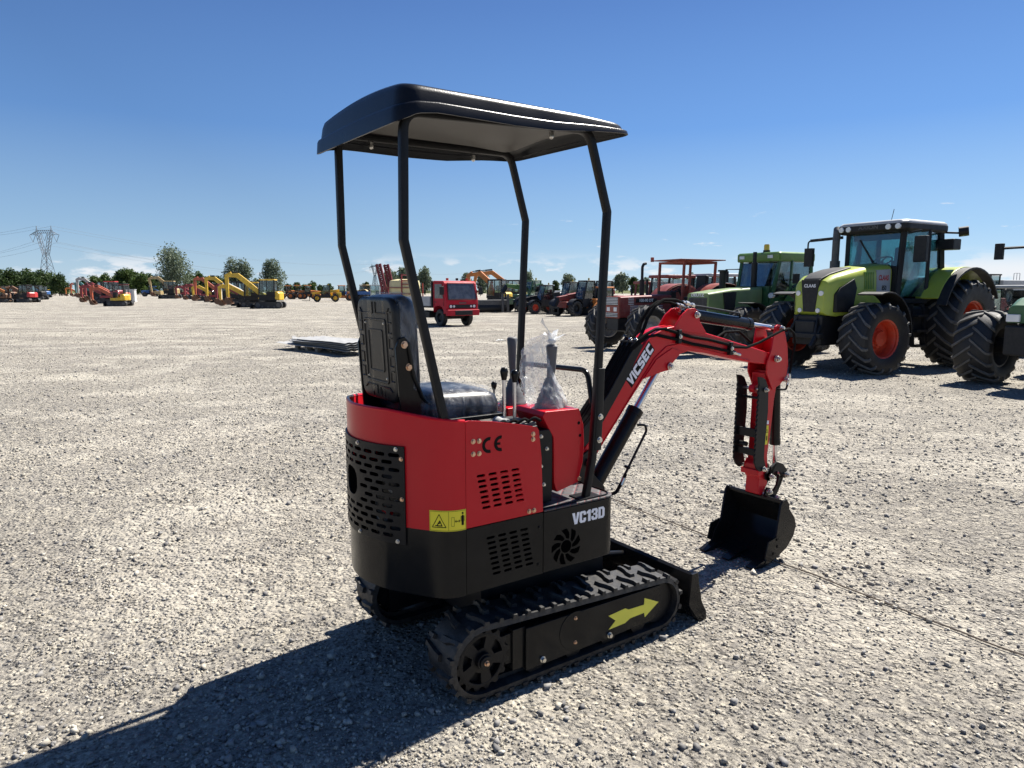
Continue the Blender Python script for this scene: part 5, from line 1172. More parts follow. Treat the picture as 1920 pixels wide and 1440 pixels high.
b = MB(); b.bx(-2.5, .7, -.28, .28, .50, 1.0); b.bx(.55, .95, -.30, .30, .60, .98); P(b, 'chassis', M_DGREY, T, bevel=.02)
b = MB(); b.cyl((0, -.8, .62), (0, .8, .62), .10); b.cyl((-2.45, -.9, .86), (-2.45, .9, .86), .16); P(b, 'axle', M_DGREY, T)
for s_ in (-1, 1): b = MB(); arc_fender(b, -2.45, .86, .93, s_ * .66, s_ * 1.22, R(20), R(160), .04); b.prism([(-2.45 + .93 * math.cos(a), .86 + .93 * math.sin(a)) for a in np.linspace(R(20), R(160), 12)] + [(-3.2, 1.0), (-1.7, 1.0)], s_ * .62, s_ * .67); P(b, 'rear_fender', M_GREEN, T, bevel=.01)
for s_ in (-1, 1): b = MB(); arc_fender(b, 0, .62, .70, s_ * .68, s_ * 1.13, R(80), R(175), .02); P(b, 'front_fender', M_DGREY, T)
CB = MB()
for s_ in (-1, 1):
    CB.bar((-1.15, s_ * .55, 1.05), (-1.45, s_ * .62, 2.40), .07, .08); CB.bar((-1.75, s_ * .70, 1.10), (-1.85, s_ * .68, 2.40), .06, .07); CB.bar((-2.70, s_ * .66, 1.45), (-2.66, s_ * .64, 2.40), .08, .08); CB.bar((-1.2, s_ * .56, 1.12), (-1.8, s_ * .7, 1.12), .07, .09); CB.bar((-1.8, s_ * .7, 1.42), (-2.7, s_ * .66, 1.52), .06, .08)
    CB.bx(-1.85, -1.2, s_ * .52, s_ * .60, .95, 1.45)
CB.bx(-1.25, -1.15, -.54, .54, 1.05, 1.74); CB.bx(-2.7, -1.2, -.6, .6, .98, 1.08); CB.bx(-2.72, -2.64, -.62, .62, 1.1, 1.5)
CF = P(CB, 'cab_frame', M_DGREEN, T, bevel=.008)
b = MB(); quad(b, [(-1.31, -.52, 1.74), (-1.31, .52, 1.74), (-1.44, .56, 2.36), (-1.44, -.56, 2.36)]); P(b, 'windscreen', M_GLASS2, CF, smooth=0)
for s_ in (-1, 1):
    b = MB(); quad(b, [(-1.28, s_ * .58, 1.45), (-1.76, s_ * .695, 1.45), (-1.84, s_ * .68, 2.36), (-1.45, s_ * .62, 2.36)]); P(b, 'door_glass', M_GLASS2, CF, smooth=0)
    b = MB(); quad(b, [(-1.86, s_ * .69, 1.5), (-2.64, s_ * .65, 1.56), (-2.62, s_ * .64, 2.36), (-1.9, s_ * .675, 2.36)]); P(b, 'side_glass', M_GLASS2, CF, smooth=0)
b = MB(); quad(b, [(-2.69, -.6, 1.55), (-2.69, .6, 1.55), (-2.66, .58, 2.36), (-2.66, -.58, 2.36)]); P(b, 'rear_window', M_GLASS2, CF, smooth=0)
b = MB(); b.loft([[(-2.05 + x * k, y * k, z) for x, y in rrect(1.46, 1.40, .08)] for k, z in ((.98, 2.38), (1, 2.42), (1, 2.58), (.95, 2.62))]); RF = P(b, 'cab_roof', M_GREEN, T, bevel=.01)
for y in (-.5, .42): b = MB(); b.bx(-1.32, -1.30, y - .08, y + .08, 2.46, 2.54); P(b, 'work_light', M_LAMP, RF)
b = MB(); b.cyl((-1.55, .10, 2.62), (-1.55, .10, 2.68), .09); P(b, 'beacon_base', M_DGREY, RF)
b = MB(); b.lathe([(.075, 0), (.072, .12), (.06, .155), (.001, .16)], (-1.55, .10, 2.68), 'z', 16); P(b, 'beacon', M_AMBER, RF)
b = MB(); b.cyl((-1.05, .15, 1.6), (-1.05, .15, 2.62), .05); b.cyl((-1.05, .15, 1.68), (-1.05, .15, 2.35), .075); P(b, 'exhaust_pipe', M_DGREY, T)
b = MB(); b.cyl((-.4, -.32, 1.55), (-.4, -.32, 2.12), .085); b.cyl((-.4, -.32, 2.12), (-.4, -.32, 2.16), .13); P(b, 'air_intake', M_DGREY, T)
b = MB(); b.tube([(-1.35, -.6, 2.2), (-1.2, -.95, 2.2), (-1.2, -.95, 1.9)], .015); b.bx(-1.22, -1.18, -1.05, -.86, 1.85, 2.15); P(b, 'mirror', M_DGREY, T)
b = MB(); b.tube([(-1.75, .72, 1.9), (-1.6, 1.0, 1.9)], .015); b.bx(-1.63, -1.58, .92, 1.10, 1.8, 2.05); P(b, 'mirror', M_DGREY, T, bevel=.01)
b = MB(); b.cyl((-1.25, .60, 1.50), (-1.15, .62, 1.50), .07); P(b, 'cab_lamp', M_LAMP, CF)
seat(T, -2.2, 0, 1.4); steering(T, -1.62, 0, 1.8, .19, -.5)

# ---- faded red tractor with open canopy frame
T = empty('farm_tractor', (3.08, 18.8, 0), TH); tag(T, 'faded red tractor with open canopy frame and upright exhaust, square grille facing us', 'tractor')
M_WRIM = mat('dirty_white_rim', (.36, .35, .33), .6, var=.2, dust=.4)
for s_ in (1, -1): add_wheel(T, (0, s_ * .98, .60), .60, .42, .33, M_WRIM, s_); add_wheel(T, (-2.4, s_ * .95, .84), .84, .52, .45, M_WRIM, s_)
b = MB(); b.loft([rsec(.42, .30, .86, 1.40, .04), rsec(-.2, .32, .86, 1.43, .05), rsec(-1.25, .33, .88, 1.46, .05)]); HD = P(b, 'hood', M_FRED, T, bevel=.008)
b = MB(); b.bx(.40, .46, -.31, .31, .84, 1.41); nose = P(b, 'nose_panel', M_ORED, HD, bevel=.01)
b = MB()
for k in range(5): b.bx(.464, .474, -.27, .27, 1.20 + .040 * k, 1.222 + .040 * k)
for k in range(3): b.bx(.464, .474, -.27, .27, .88 + .040 * k, .898 + .040 * k)
P(b, 'grille_bars', M_WHITEP, nose)
b = MB(); b.bx(.458, .464, -.275, .275, 1.18, 1.395); b.bx(.458, .464, -.275, .275, .865, .985); P(b, 'grille_recess', M_DGREY, nose)
for y in (-.16, .16): b = MB(); b.bx(.455, .475, y - .07, y + .07, 1.02, 1.13); P(b, 'headlight', M_LAMP, nose, bevel=.008)
for s_ in (-1, 1):
    b = MB()
    for k in range(5): b.bx(-.95, .1, s_ * .31, s_ * .338, .95 + .05 * k, .968 + .05 * k)
    for k in range(5): b.bx(.0, .16, s_ * .31, s_ * .338, 1.20 + .042 * k, 1.218 + .042 * k)
    P(b, 'side_louvres', M_WHITEP, HD)
    b = MB(); b.bx(-.75, -.08, s_ * .31, s_ * .342, 1.25, 1.36); pn = P(b, 'model_plate', M_DGREY, HD)
    lettering(pn, '100-90 DT', M_WHITEP, (-.40, s_ * .343, 1.305), (-1 if s_ > 0 else 1, 0, 0), (0, 0, 1), .11, .95, .004)
b = MB(); b.bx(.1, .44, -.26, .26, .52, .84); b.bx(-2.4, .2, -.24, .24, .5, .9); P(b, 'chassis', M_DGREY, T, bevel=.02)
b = MB(); b.cyl((0, -.9, .58), (0, .9, .58), .09); b.cyl((-2.4, -.9, .84), (-2.4, .9, .84), .16); b.bar((.1, -.7, .5), (.1, .7, .5), .06, .06); P(b, 'axle', M_MGREY, T)
b = MB(); b.tube(fillet([(-.56, -.08, 1.4), (-.56, -.08, 2.20), (-.60, -.08, 2.28), (-.68, -.08, 2.30)], .05), .038); b.cyl((-.56, -.08, 1.42), (-.56, -.08, 1.85), .065); P(b, 'exhaust_pipe', M_DGREY, T)
for s_ in (-1, 1): b = MB(); arc_fender(b, -2.4, .84, .90, s_ * .60, s_ * 1.2, R(15), R(150), .03); b.prism([(-2.4 + .9 * math.cos(a), .84 + .9 * math.sin(a)) for a in np.linspace(R(15), R(150), 12)] + [(-3.1, .9), (-1.7, .9)], s_ * .58, s_ * .62); P(b, 'rear_fender', M_FRED, T, bevel=.01)
b = MB()
for s_ in (-1, 1):
    b.bar((-1.45, s_ * .52, 1.0), (-1.5, s_ * .52, 2.36), .06, .06); b.bar((-2.55, s_ * .52, 1.3), (-2.6, s_ * .52, 2.36), .06, .06); b.bar((-1.5, s_ * .52, 2.33), (-2.6, s_ * .52, 2.33), .05, .06)
b.bar((-1.5, -.52, 2.33), (-1.5, .52, 2.33), .05, .06); b.bar((-2.6, -.52, 2.33), (-2.6, .52, 2.33), .05, .06); P(b, 'canopy_frame', M_ORED, T, bevel=.005)
b = MB(); b.bx(-2.85, -1.3, -.64, .64, 2.385, 2.415); b.bx(-1.33, -1.28, -.68, -.58, 2.37, 2.50); P(b, 'canopy_roof', M_ORED, T, bevel=.006)
seat(T, -2.3, 0, 1.25, M_DGREY, .45); steering(T, -1.75, 0, 1.62, .2, -.5)
b = MB(); b.bx(-1.45, -1.25, -.3, .3, .9, 1.55); b.bx(-2.0, -1.3, -.5, .5, .75, .85); P(b, 'dashboard', M_DGREY, T, bevel=.03)

# ---- green tractor cut off by the right edge of the view
T = empty('farm_tractor', (8.62, 11.12, 0), TH); tag(T, 'green tractor at the far right edge, only its nose and big front wheels in view', 'tractor')
add_wheel(T, (0, -.95, .62), .62, .58, .34, M_MGREY, -1, steer=.12); add_wheel(T, (0, .95, .62), .62, .58, .34, M_MGREY, 1, steer=.12)
for s_ in (1, -1): add_wheel(T, (-2.7, s_ * .98, .90), .90, .65, .46, M_MGREY, s_, nl=21)
b = MB(); b.loft([rsec(.62, .32, 1.06, 1.34, .1), rsec(.35, .37, 1.06, 1.46, .12), rsec(-1.1, .42, 1.04, 1.66, .12)]); HD = P(b, 'hood', M_DGREEN, T, bevel=.012)
for s_ in (-1, 1):
    b = MB(); b.bx(.55, .66, s_ * .22 - .1, s_ * .22 + .1, 1.08, 1.20); P(b, 'headlight', M_LAMP, HD, bevel=.01)
    b = MB(); b.prism([(.3, 1.22), (.2, 1.42), (-.6, 1.5), (-.7, 1.2)], s_ * .38, s_ * .425); P(b, 'side_grille', M_DGREY, HD)
b = MB(); b.bx(.2, .72, -.3, .3, .55, 1.02); b.bx(-2.7, .3, -.28, .28, .55, 1.02); P(b, 'chassis', M_DGREY, T, bevel=.03)
b = MB(); b.cyl((0, -.8, .66), (0, .8, .66), .13); b.bar((.1, -.35, 1.05), (.05, -.62, .75), .05, .05); b.bar((.12, -.62, .66), (.12, .62, .66), .04, .04); P(b, 'axle', M_DGREY, T)
CB = MB()
for s_ in (-1, 1):
    CB.bar((-1.2, s_ * .6, 1.2), (-1.3, s_ * .62, 2.55), .08, .08); CB.bar((-2.6, s_ * .66, 1.4), (-2.5, s_ * .64, 2.55), .09, .09)
CB.bx(-2.6, -1.2, -.6, .6, 1.0, 1.2); CF = P(CB, 'cab_frame', M_DGREY, T)
b = MB(); b.loft([[(-1.9 + x, y, z) for x, y in rrect(1.6, 1.5, .15)] for z in (2.55, 2.75)]); P(b, 'cab_roof', M_DGREEN, T, bevel=.03)
b = MB(); quad(b, [(-1.22, -.56, 1.7), (-1.22, .56, 1.7), (-1.3, .58, 2.5), (-1.3, -.58, 2.5)]); P(b, 'windscreen', M_GLASS, CF, smooth=0)
for s_ in (-1, 1): b = MB(); arc_fender(b, -2.7, .9, .98, s_ * .62, s_ * 1.25, R(20), R(150), .04); P(b, 'rear_fender', M_DGREEN, T)
b = MB(); b.tube([(-1.2, -.65, 2.35), (-.98, -1.42, 2.33)], .025); b.bx(-1.02, -.95, -1.50, -1.36, 2.13, 2.42); P(b, 'mirror', M_DGREY, T, bevel=.025)
# ------------------------------------------------------------------ the rest of the yard
def gp(px, py, z=0.0):
    """ground point under a pixel of the photograph's frame (flat yard)"""
    th = math.atan((720 - HZ_PX) / F_PX); c, s = math.cos(th), math.sin(th); u = 720 - py
    d = Vector((px - 960, F_PX * c + u * s, u * c - F_PX * s)); t = (z - CAM_H) / d.z
    return Vector((d.x * t, d.y * t, z))
PROTO = {}
M_YELM = mat('machine_yellow_paint', (0.74, 0.46, 0.02), .42, coat=.2, var=.2, scale=3, dust=.22)
M_ORAM = mat('machine_orange_paint', (0.55, 0.17, 0.02), .45, coat=.1, var=.22, scale=3, dust=.26)
M_REDO = mat('machine_orange_red_paint', (0.46, 0.085, 0.03), .45, coat=.1, var=.22, scale=3, dust=.26)
M_DRED = mat('machine_dark_red_paint', (0.24, 0.022, 0.025), .45, coat=.1, var=.15, scale=2, dust=.12)
M_BRED = mat('machine_bright_red_paint', (0.50, 0.03, 0.025), .4, coat=.2, var=.1, scale=2, dust=.1)
M_MGRY = mat('machine_grey_paint', (0.36, 0.34, 0.32), .5, var=.2, scale=3, dust=.22)
M_TEAL = mat('machine_teal_paint', (0.05, 0.20, 0.19), .45, var=.12, scale=2, dust=.12)
M_WHIM = mat('machine_white_paint', (0.62, 0.61, 0.58), .45, var=.1, scale=2, dust=.15)
M_BEIG = mat('machine_beige_paint', (0.42, 0.30, 0.13), .5, var=.15, scale=2, dust=.2)
M_BLUE = mat('machine_blue_paint', (0.03, 0.11, 0.30), .45, var=.1, scale=2, dust=.1)
M_BRN = mat('rusty_brown_paint', (0.16, 0.075, 0.035), .6, var=.25, scale=2, dust=.15)
M_TRUCK = mat('truck_crimson_paint', (0.44, 0.012, 0.028), .6, spec=.2, coat=.0, var=.06, scale=2, dust=.06)
def tracked(parent, s, L_=2.3, Wd=.4, yoff=.75):
    for q in (-1, 1):
        b = MB(); pts = [tuple(v)[:2] for v in fillet([(-L_ / 2, .02, 0), (L_ / 2, .02, 0), (L_ / 2, .56, 0), (-L_ / 2, .56, 0)], .26, 6, closed=True)]
        b.prism([(x * s, z * s) for x, z in pts], (q * yoff - Wd / 2) * s, (q * yoff + Wd / 2) * s)
        for k in range(16):
            x = (-L_ / 2 + .2 + k * (L_ - .4) / 15) * s; b.bx(x - .03 * s, x + .03 * s, (q * yoff - Wd / 2) * s, (q * yoff + Wd / 2) * s, .555 * s, .59 * s)
        t = P(b, 'crawler_track', M_RUB, parent, smooth=30)
        b = MB(); y = (q * (yoff + Wd / 2) + q * .012) * s
        for x in (-L_ / 2 + .29, L_ / 2 - .29): b.cyl((x * s, y - q * .05 * s, .29 * s), (x * s, y, .29 * s), .19 * s, n=14)
        for x in (-.5, 0, .5): b.cyl((x * s, y - q * .05 * s, .16 * s), (x * s, y, .16 * s), .09 * s, n=10)
        P(b, 'track_wheels', M_MGREY, t)
def boxbeam(b, pts, ws, hs):
    rings = []
    for i, p in enumerate(pts):
        p = Vector((p[0], 0, p[1])); a = Vector((pts[max(i - 1, 0)][0], 0, pts[max(i - 1, 0)][1])); c = Vector((pts[min(i + 1, len(pts) - 1)][0], 0, pts[min(i + 1, len(pts) - 1)][1]))
        t = (c - a).normalized(); n = Vector((-t.z, 0, t.x)); w, h = ws[i] / 2, hs[i] / 2
        rings.append([p + n * h + Vector((0, w, 0)), p + n * h - Vector((0, w, 0)), p - n * h - Vector((0, w, 0)), p - n * h + Vector((0, w, 0))])
    b.loft(rings)
POSES = {'high': ([(.5, 1.0), (1.6, 1.95), (2.7, 2.85), (3.5, 2.85)], [(3.2, 3.05), (3.62, 2.85), (3.6, .95)], (3.6, .8)),
         'low': ([(.5, 1.0), (1.5, 1.62), (2.5, 2.15), (3.2, 2.05)], [(2.95, 2.25), (3.35, 2.02), (3.3, .75)], (3.3, .6)),
         'arch': ([(.5, 1.1), (.9, 2.3), (1.7, 3.0), (2.7, 2.9)], [(2.45, 3.1), (2.85, 2.85), (2.6, 1.0)], (2.55, .8)),
         'reach': ([(.5, 1.1), (1.1, 2.4), (2.2, 3.2), (3.6, 3.1)], [(3.3, 3.3), (3.75, 3.0), (4.0, 1.9)], (4.0, 1.7))}
def excavator(px, py, head, s, col, cabc, pose, top, label, group=None, boomc=None):
    key = ('exc', s, col.name, cabc.name, pose, top, boomc.name if boomc else '')
    loc = gp(px, py)
    if key in PROTO:
        r = copy_tree(PROTO[key]); r.location = loc; r.rotation_euler = (0, 0, R(head)); return tag(r, label, 'excavator', group)
    r = empty('excavator', loc, R(head)); tag(r, label, 'excavator', group); PROTO[key] = r
    tracked(r, s)
    b = MB(); b.bx(-.9 * s, .9 * s, -.55 * s, .55 * s, .25 * s, .5 * s); b.cyl((0, 0, .5 * s), (0, 0, .68 * s), .5 * s, n=20); P(b, 'undercarriage', M_DGREY, r)
    b = MB(); b.prism([(1.45 * s, .05 * s), (1.55 * s, .0), (1.52 * s, .2 * s), (1.56 * s, .42 * s), (1.46 * s, .42 * s)], -.95 * s, .95 * s); b.bx(.6 * s, 1.48 * s, -.5 * s, -.38 * s, .15 * s, .32 * s); b.bx(.6 * s, 1.48 * s, .38 * s, .5 * s, .15 * s, .32 * s); P(b, 'dozer_blade', M_DGREY, r)
    b = MB()
    pl_ = [tuple(v)[:2] for v in fillet([(.85, -.80, 0), (-.9, -.80, 0), (-1.12, 0, 0), (-.9, .80, 0), (.85, .80, 0)], .25, 6, closed=True)]
    b.loft([[(x * s, y * s, .68 * s) for x, y in pl_], [(x * s, y * s, .80 * s) for x, y in pl_], [(x * s * .99, y * s * .99, 1.0 * s) for x, y in pl_]]); P(b, 'base_platform', M_DGREY if top == 'cab' else col, r, bevel=.02)
    b = MB(); pl2 = [tuple(v)[:2] for v in fillet([(-.35, -.80, 0), (-.92, -.80, 0), (-1.16, 0, 0), (-.92, .80, 0), (-.35, .80, 0)], .25, 6, closed=True)]
    b.loft([[(x * s, y * s, .74 * s) for x, y in pl2], [(x * s, y * s, 1.30 * s) for x, y in pl2], [((x + .05) * s * .93, y * s * .92, 1.45 * s) for x, y in pl2]]); P(b, 'counterweight', col, r, bevel=.02)
    b = MB(); b.loft([[(x * s, y * s, z * s) for x, y in ((-.35, -.80), (.75, -.80), (.85, -.72), (.85, -.30), (-.35, -.30))] for z in (.98, 1.22)]); P(b, 'side_cover', col, r, bevel=.03)
    if top == 'cab':
        b = MB(); y0, y1 = -.22, .78
        for x, y in ((-.55, y0), (-.55, y1), (.80, y0), (.80, y1)):
            b.bar((x * s, y * s, .98 * s), ((x * .95 - (.08 if x > 0 else 0)) * s, y * s, 2.42 * s), .08 * s, .08 * s)
        b.bar((.1 * s, y1 * s, 1.0 * s), (.1 * s, y1 * s, 2.4 * s), .06 * s, .06 * s); b.bx(-.58 * s, .82 * s, (y0 - .03) * s, (y1 + .03) * s, .95 * s, 1.15 * s); b.bx(-.58 * s, .1 * s, (y1 - .04) * s, (y1 + .03) * s, 1.1 * s, 1.42 * s)
        cf = P(b, 'cab_frame', M_DGREY, r)
        b = MB(); b.bx(-.55 * s, .72 * s, y0 * s, y1 * s, 1.15 * s, 2.38 * s); P(b, 'cab_glass', M_GLASS2, cf, smooth=0)
        b = MB(); b.loft([[((x * .70 + .08) * s, (y * .52 + .28) * s, z * s) for x, y in rrect(2, 2, .3)] for z in (2.40, 2.52)]); P(b, 'cab_roof', cabc, r, bevel=.03)
        seat(r, -.1 * s, .28 * s, 1.2 * s, M_DGREY, .45 * s)
    else:
        b = MB()
        for x, y in ((-.75, -.55), (-.75, .55), (.62, -.55), (.62, .55)) if top == 'canopy4' else ((-.75, -.55), (-.75, .55)):
            b.tube(fillet([(x * s, y * s, 1.0 * s), ((x - .02) * s, y * s, 2.38 * s), ((x + .15 * (1 if x < 0 else -1)) * s, y * s, 2.42 * s)], .1 * s, 4), .045 * s, n=8)
        P(b, 'canopy_post', M_DGREY, r)
        b = MB(); b.loft([[((x * .78 - .08) * s, y * .66 * s, z * s) for x, y in rrect(2, 2, .25)] for z in (2.40, 2.50)]); P(b, 'canopy_roof', cabc, r, bevel=.03)
        seat(r, -.25 * s, .05 * s, 1.12 * s, M_DGREY, .5 * s)
        b = MB(); b.bx(.40 * s, .60 * s, -.45 * s, .45 * s, .98 * s, 1.5 * s); P(b, 'control_column', M_DGREY, r)
    bc_ = boomc or col; bm_, am_, bk_p = POSES[pose]; S = lambda L_: [(x * s, z * s) for x, z in L_]
    b = MB(); boxbeam(b, S(bm_), [.24 * s] * len(bm_), [.32 * s, .42 * s, .42 * s, .28 * s]); P(b, 'boom', bc_, r, bevel=.01)
    b = MB(); boxbeam(b, S(am_), [.19 * s] * len(am_), [.26 * s, .32 * s, .20 * s]); P(b, 'arm', bc_, r, bevel=.01)
    b = MB(); p0 = Vector((.75 * s, 0, .85 * s)); p1 = Vector((bm_[1][0] * s + .35 * s, 0, bm_[1][1] * s + .1 * s)); m_ = p0.lerp(p1, .6); b.cyl(p0, m_, .07 * s, n=10); b.cyl(m_, p1, .04 * s, n=10); P(b, 'boom_cylinder', M_DGREY, r)
    b = MB(); p0 = Vector((bm_[2][0] * s, 0, bm_[2][1] * s + .28 * s)); p1 = Vector((am_[0][0] * s, 0, am_[0][1] * s + .08 * s)); m_ = p0.lerp(p1, .6); b.cyl(p0, m_, .065 * s, n=10); b.cyl(m_, p1, .035 * s, n=10); P(b, 'arm_cylinder', M_DGREY, r)
    bx_, bz_ = bk_p
    b = MB(); b.prism([((bx_ + x) * s, (bz_ + z) * s) for x, z in ((.02, .22), (.15, .12), (.22, -.12), (.12, -.38), (-.12, -.46), (-.45, -.36), (-.40, -.33), (-.10, -.40), (.08, -.33), (.15, -.12), (.08, .06), (-.05, .12))], -.32 * s, .32 * s)
    for q in (-.34, .32): b.prism([((bx_ + x) * s, (bz_ + z) * s) for x, z in ((.02, .22), (.15, .12), (.22, -.12), (.12, -.38), (-.12, -.46), (-.45, -.36), (-.05, .12))], q * s, (q + .02) * s)
    P(b, 'bucket', M_BRN, r)
    return r
def telehandler(px, py, head, s, col, cabc, rimm, label, group=None, lift=.0, boomc=None):
    key = ('tel', s, col.name, cabc.name, rimm.name, lift); loc = gp(px, py)
    if key in PROTO:
        r = copy_tree(PROTO[key]); r.location = loc; r.rotation_euler = (0, 0, R(head)); return tag(r, label, 'telehandler', group)
    r = empty('telehandler', loc, R(head)); tag(r, label, 'telehandler', group); PROTO[key] = r
    for x in (1.25, -1.25):
        for q in (1, -1): add_wheel(r, (x * s, q * .85 * s, .52 * s), .52 * s, .38 * s, .28 * s, rimm, q, detail=False, nl=15)
    b = MB(); b.bx(-2.0 * s, 1.7 * s, -.45 * s, .45 * s, .55 * s, .95 * s); b.bx(-2.1 * s, -1.4 * s, -.75 * s, .75 * s, .75 * s, 1.35 * s); P(b, 'chassis', col, r, bevel=.03)
    b = MB(); b.loft([[(x * s, y * s, z * s) for x, y in ((-.9, -1.05), (.75, -1.05), (.75, -.40), (-.9, -.40))] for z in (.6, 1.30)]); P(b, 'engine_cover', col, r, bevel=.05)
    for x in (1.25, -1.25):
        for q in (1, -1): b = MB(); arc_fender(b, x * s, .52 * s, .60 * s, q * .62 * s, q * 1.06 * s, R(20), R(160), .03 * s); P(b, 'mudguard', M_DGREY, r)
    b = MB()
    for x, xt in ((-.55, -.45), (.70, .30)):
        for y in (.25, 1.0): b.bar((x * s, y * s, .85 * s), (xt * s, y * s, 2.28 * s), .08 * s, .08 * s)
    b.bar((.72 * s, 1.0 * s, 1.2 * s), (.62 * s, 1.0 * s, 1.7 * s), .07 * s, .07 * s)
    b.bx(-.6 * s, .72 * s, .25 * s, 1.02 * s, .6 * s, 1.15 * s); cf = P(b, 'cab_frame', cabc, r, bevel=.02)
    b = MB(); b.loft([[(x * s, y * s, 1.15 * s) for x, y in ((-.55, .28), (.68, .28), (.68, .98), (-.55, .98))], [(x * s, y * s, 2.26 * s) for x, y in ((-.45, .28), (.30, .28), (.30, .98), (-.45, .98))]]); P(b, 'cab_glass', M_GLASS2, cf, smooth=0)
    b = MB(); b.bx(-.52 * s, .36 * s, .22 * s, 1.03 * s, 2.27 * s, 2.36 * s); rf = P(b, 'cab_roof', cabc, r, bevel=.03)
    b = MB(); b.cyl((-.3 * s, .6 * s, 2.36 * s), (-.3 * s, .6 * s, 2.52 * s), .06 * s); P(b, 'beacon', M_AMBER, rf)
    seat(r, -.15 * s, .62 * s, 1.1 * s, M_DGREY, .4 * s)
    b = MB(); a = Vector((-1.85 * s, -.08 * s, 1.62 * s)); c = Vector((1.95 * s, -.08 * s, (1.15 + lift * 3.6) * s)); d = (c - a)
    b.bar(a, a + d * .78, .34 * s, .36 * s); b.bar(a + d * .5, c, .26 * s, .28 * s); bo_ = P(b, 'boom', boomc or col, r, bevel=.02)
    b = MB(); b.bar(c, c + Vector((.35 * s, 0, -.55 * s)), .24 * s, .24 * s); b.bx(c.x + .30 * s, c.x + .38 * s, -.50 * s, .35 * s, c.z - .62 * s, c.z - .50 * s); b.bx(c.x + .30 * s, c.x + .38 * s, -.50 * s, .35 * s, c.z - 1.0 * s, c.z - .88 * s); b.bx(c.x + .30 * s, c.x + .37 * s, -.48 * s, -.40 * s, c.z - 1.0 * s, c.z - .5 * s); b.bx(c.x + .30 * s, c.x + .37 * s, .25 * s, .33 * s, c.z - 1.0 * s, c.z - .5 * s)
    for y in (-.45, .25): b.bx(c.x + .38 * s, c.x + 1.4 * s, y * s, (y + .1) * s, c.z - 1.0 * s, c.z - .94 * s)
    P(b, 'fork_carriage', M_DGREY, r)
    return r
def wheel_loader(px, py, head, s, col, label, group=None):
    key = ('ldr', s, col.name); loc = gp(px, py)
    if key in PROTO:
        r = copy_tree(PROTO[key]); r.location = loc; r.rotation_euler = (0, 0, R(head)); return tag(r, label, 'wheel loader', group)
    r = empty('wheel_loader', loc, R(head)); tag(r, label, 'wheel loader', group); PROTO[key] = r
    for x in (1.35, -1.35):
        for q in (1, -1): add_wheel(r, (x * s, q * .95 * s, .68 * s), .68 * s, .5 * s, .36 * s, col, q, detail=False, nl=15)
    b = MB(); b.loft([rsec(-2.6 * s, .75 * s, .75 * s, 1.65 * s, .15 * s), rsec(-.7 * s, .8 * s, .75 * s, 1.85 * s, .15 * s)]); P(b, 'engine_hood', col, r, bevel=.04)
    b = MB(); b.bx(-2.4 * s, 1.8 * s, -.4 * s, .4 * s, .5 * s, 1.05 * s); b.bx(.9 * s, 1.7 * s, -.35 * s, .35 * s, 1.0 * s, 1.7 * s); P(b, 'chassis', col, r, bevel=.03)
    b = MB()
    for x, y in ((-.65, -.65), (-.65, .65), (.45, -.6), (.45, .6)): b.bar((x * s, y * s, 1.1 * s), (x * .9 * s, y * s, 2.75 * s), .09 * s, .09 * s)
    b.bx(-.68 * s, .5 * s, -.68 * s, .68 * s, 1.0 * s, 1.5 * s); cf = P(b, 'cab_frame', M_DGREY, r)
    b = MB(); b.bx(-.6 * s, .42 * s, -.62 * s, .62 * s, 1.5 * s, 2.72 * s); P(b, 'cab_glass', M_GLASS2, cf, smooth=0)
    b = MB(); b.bx(-.75 * s, .6 * s, -.72 * s, .72 * s, 2.74 * s, 2.88 * s); P(b, 'cab_roof', col, r, bevel=.04)
    b = MB()
    for y in (-.42, .42): b.tube([(1.1 * s, y * s, 1.6 * s), (1.9 * s, y * s, 1.15 * s), (2.4 * s, y * s, .45 * s)], .09 * s, n=8)
    P(b, 'lift_arm', col, r)
    b = MB(); b.prism([((2.35 + x) * s, z * s) for x, z in ((0, .75), (.1, .2), (.35, .03), (1.1, .0), (1.1, .05), (.4, .10), (.2, .25), (.12, .8))], -1.2 * s, 1.2 * s)
    for q in (-1.2, 1.17): b.prism([((2.35 + x) * s, z * s) for x, z in ((0, .75), (.1, .2), (.35, .03), (1.1, .0), (.2, .85))], q * s, (q + .03) * s)
    P(b, 'bucket', M_DGREY, r)
    return r
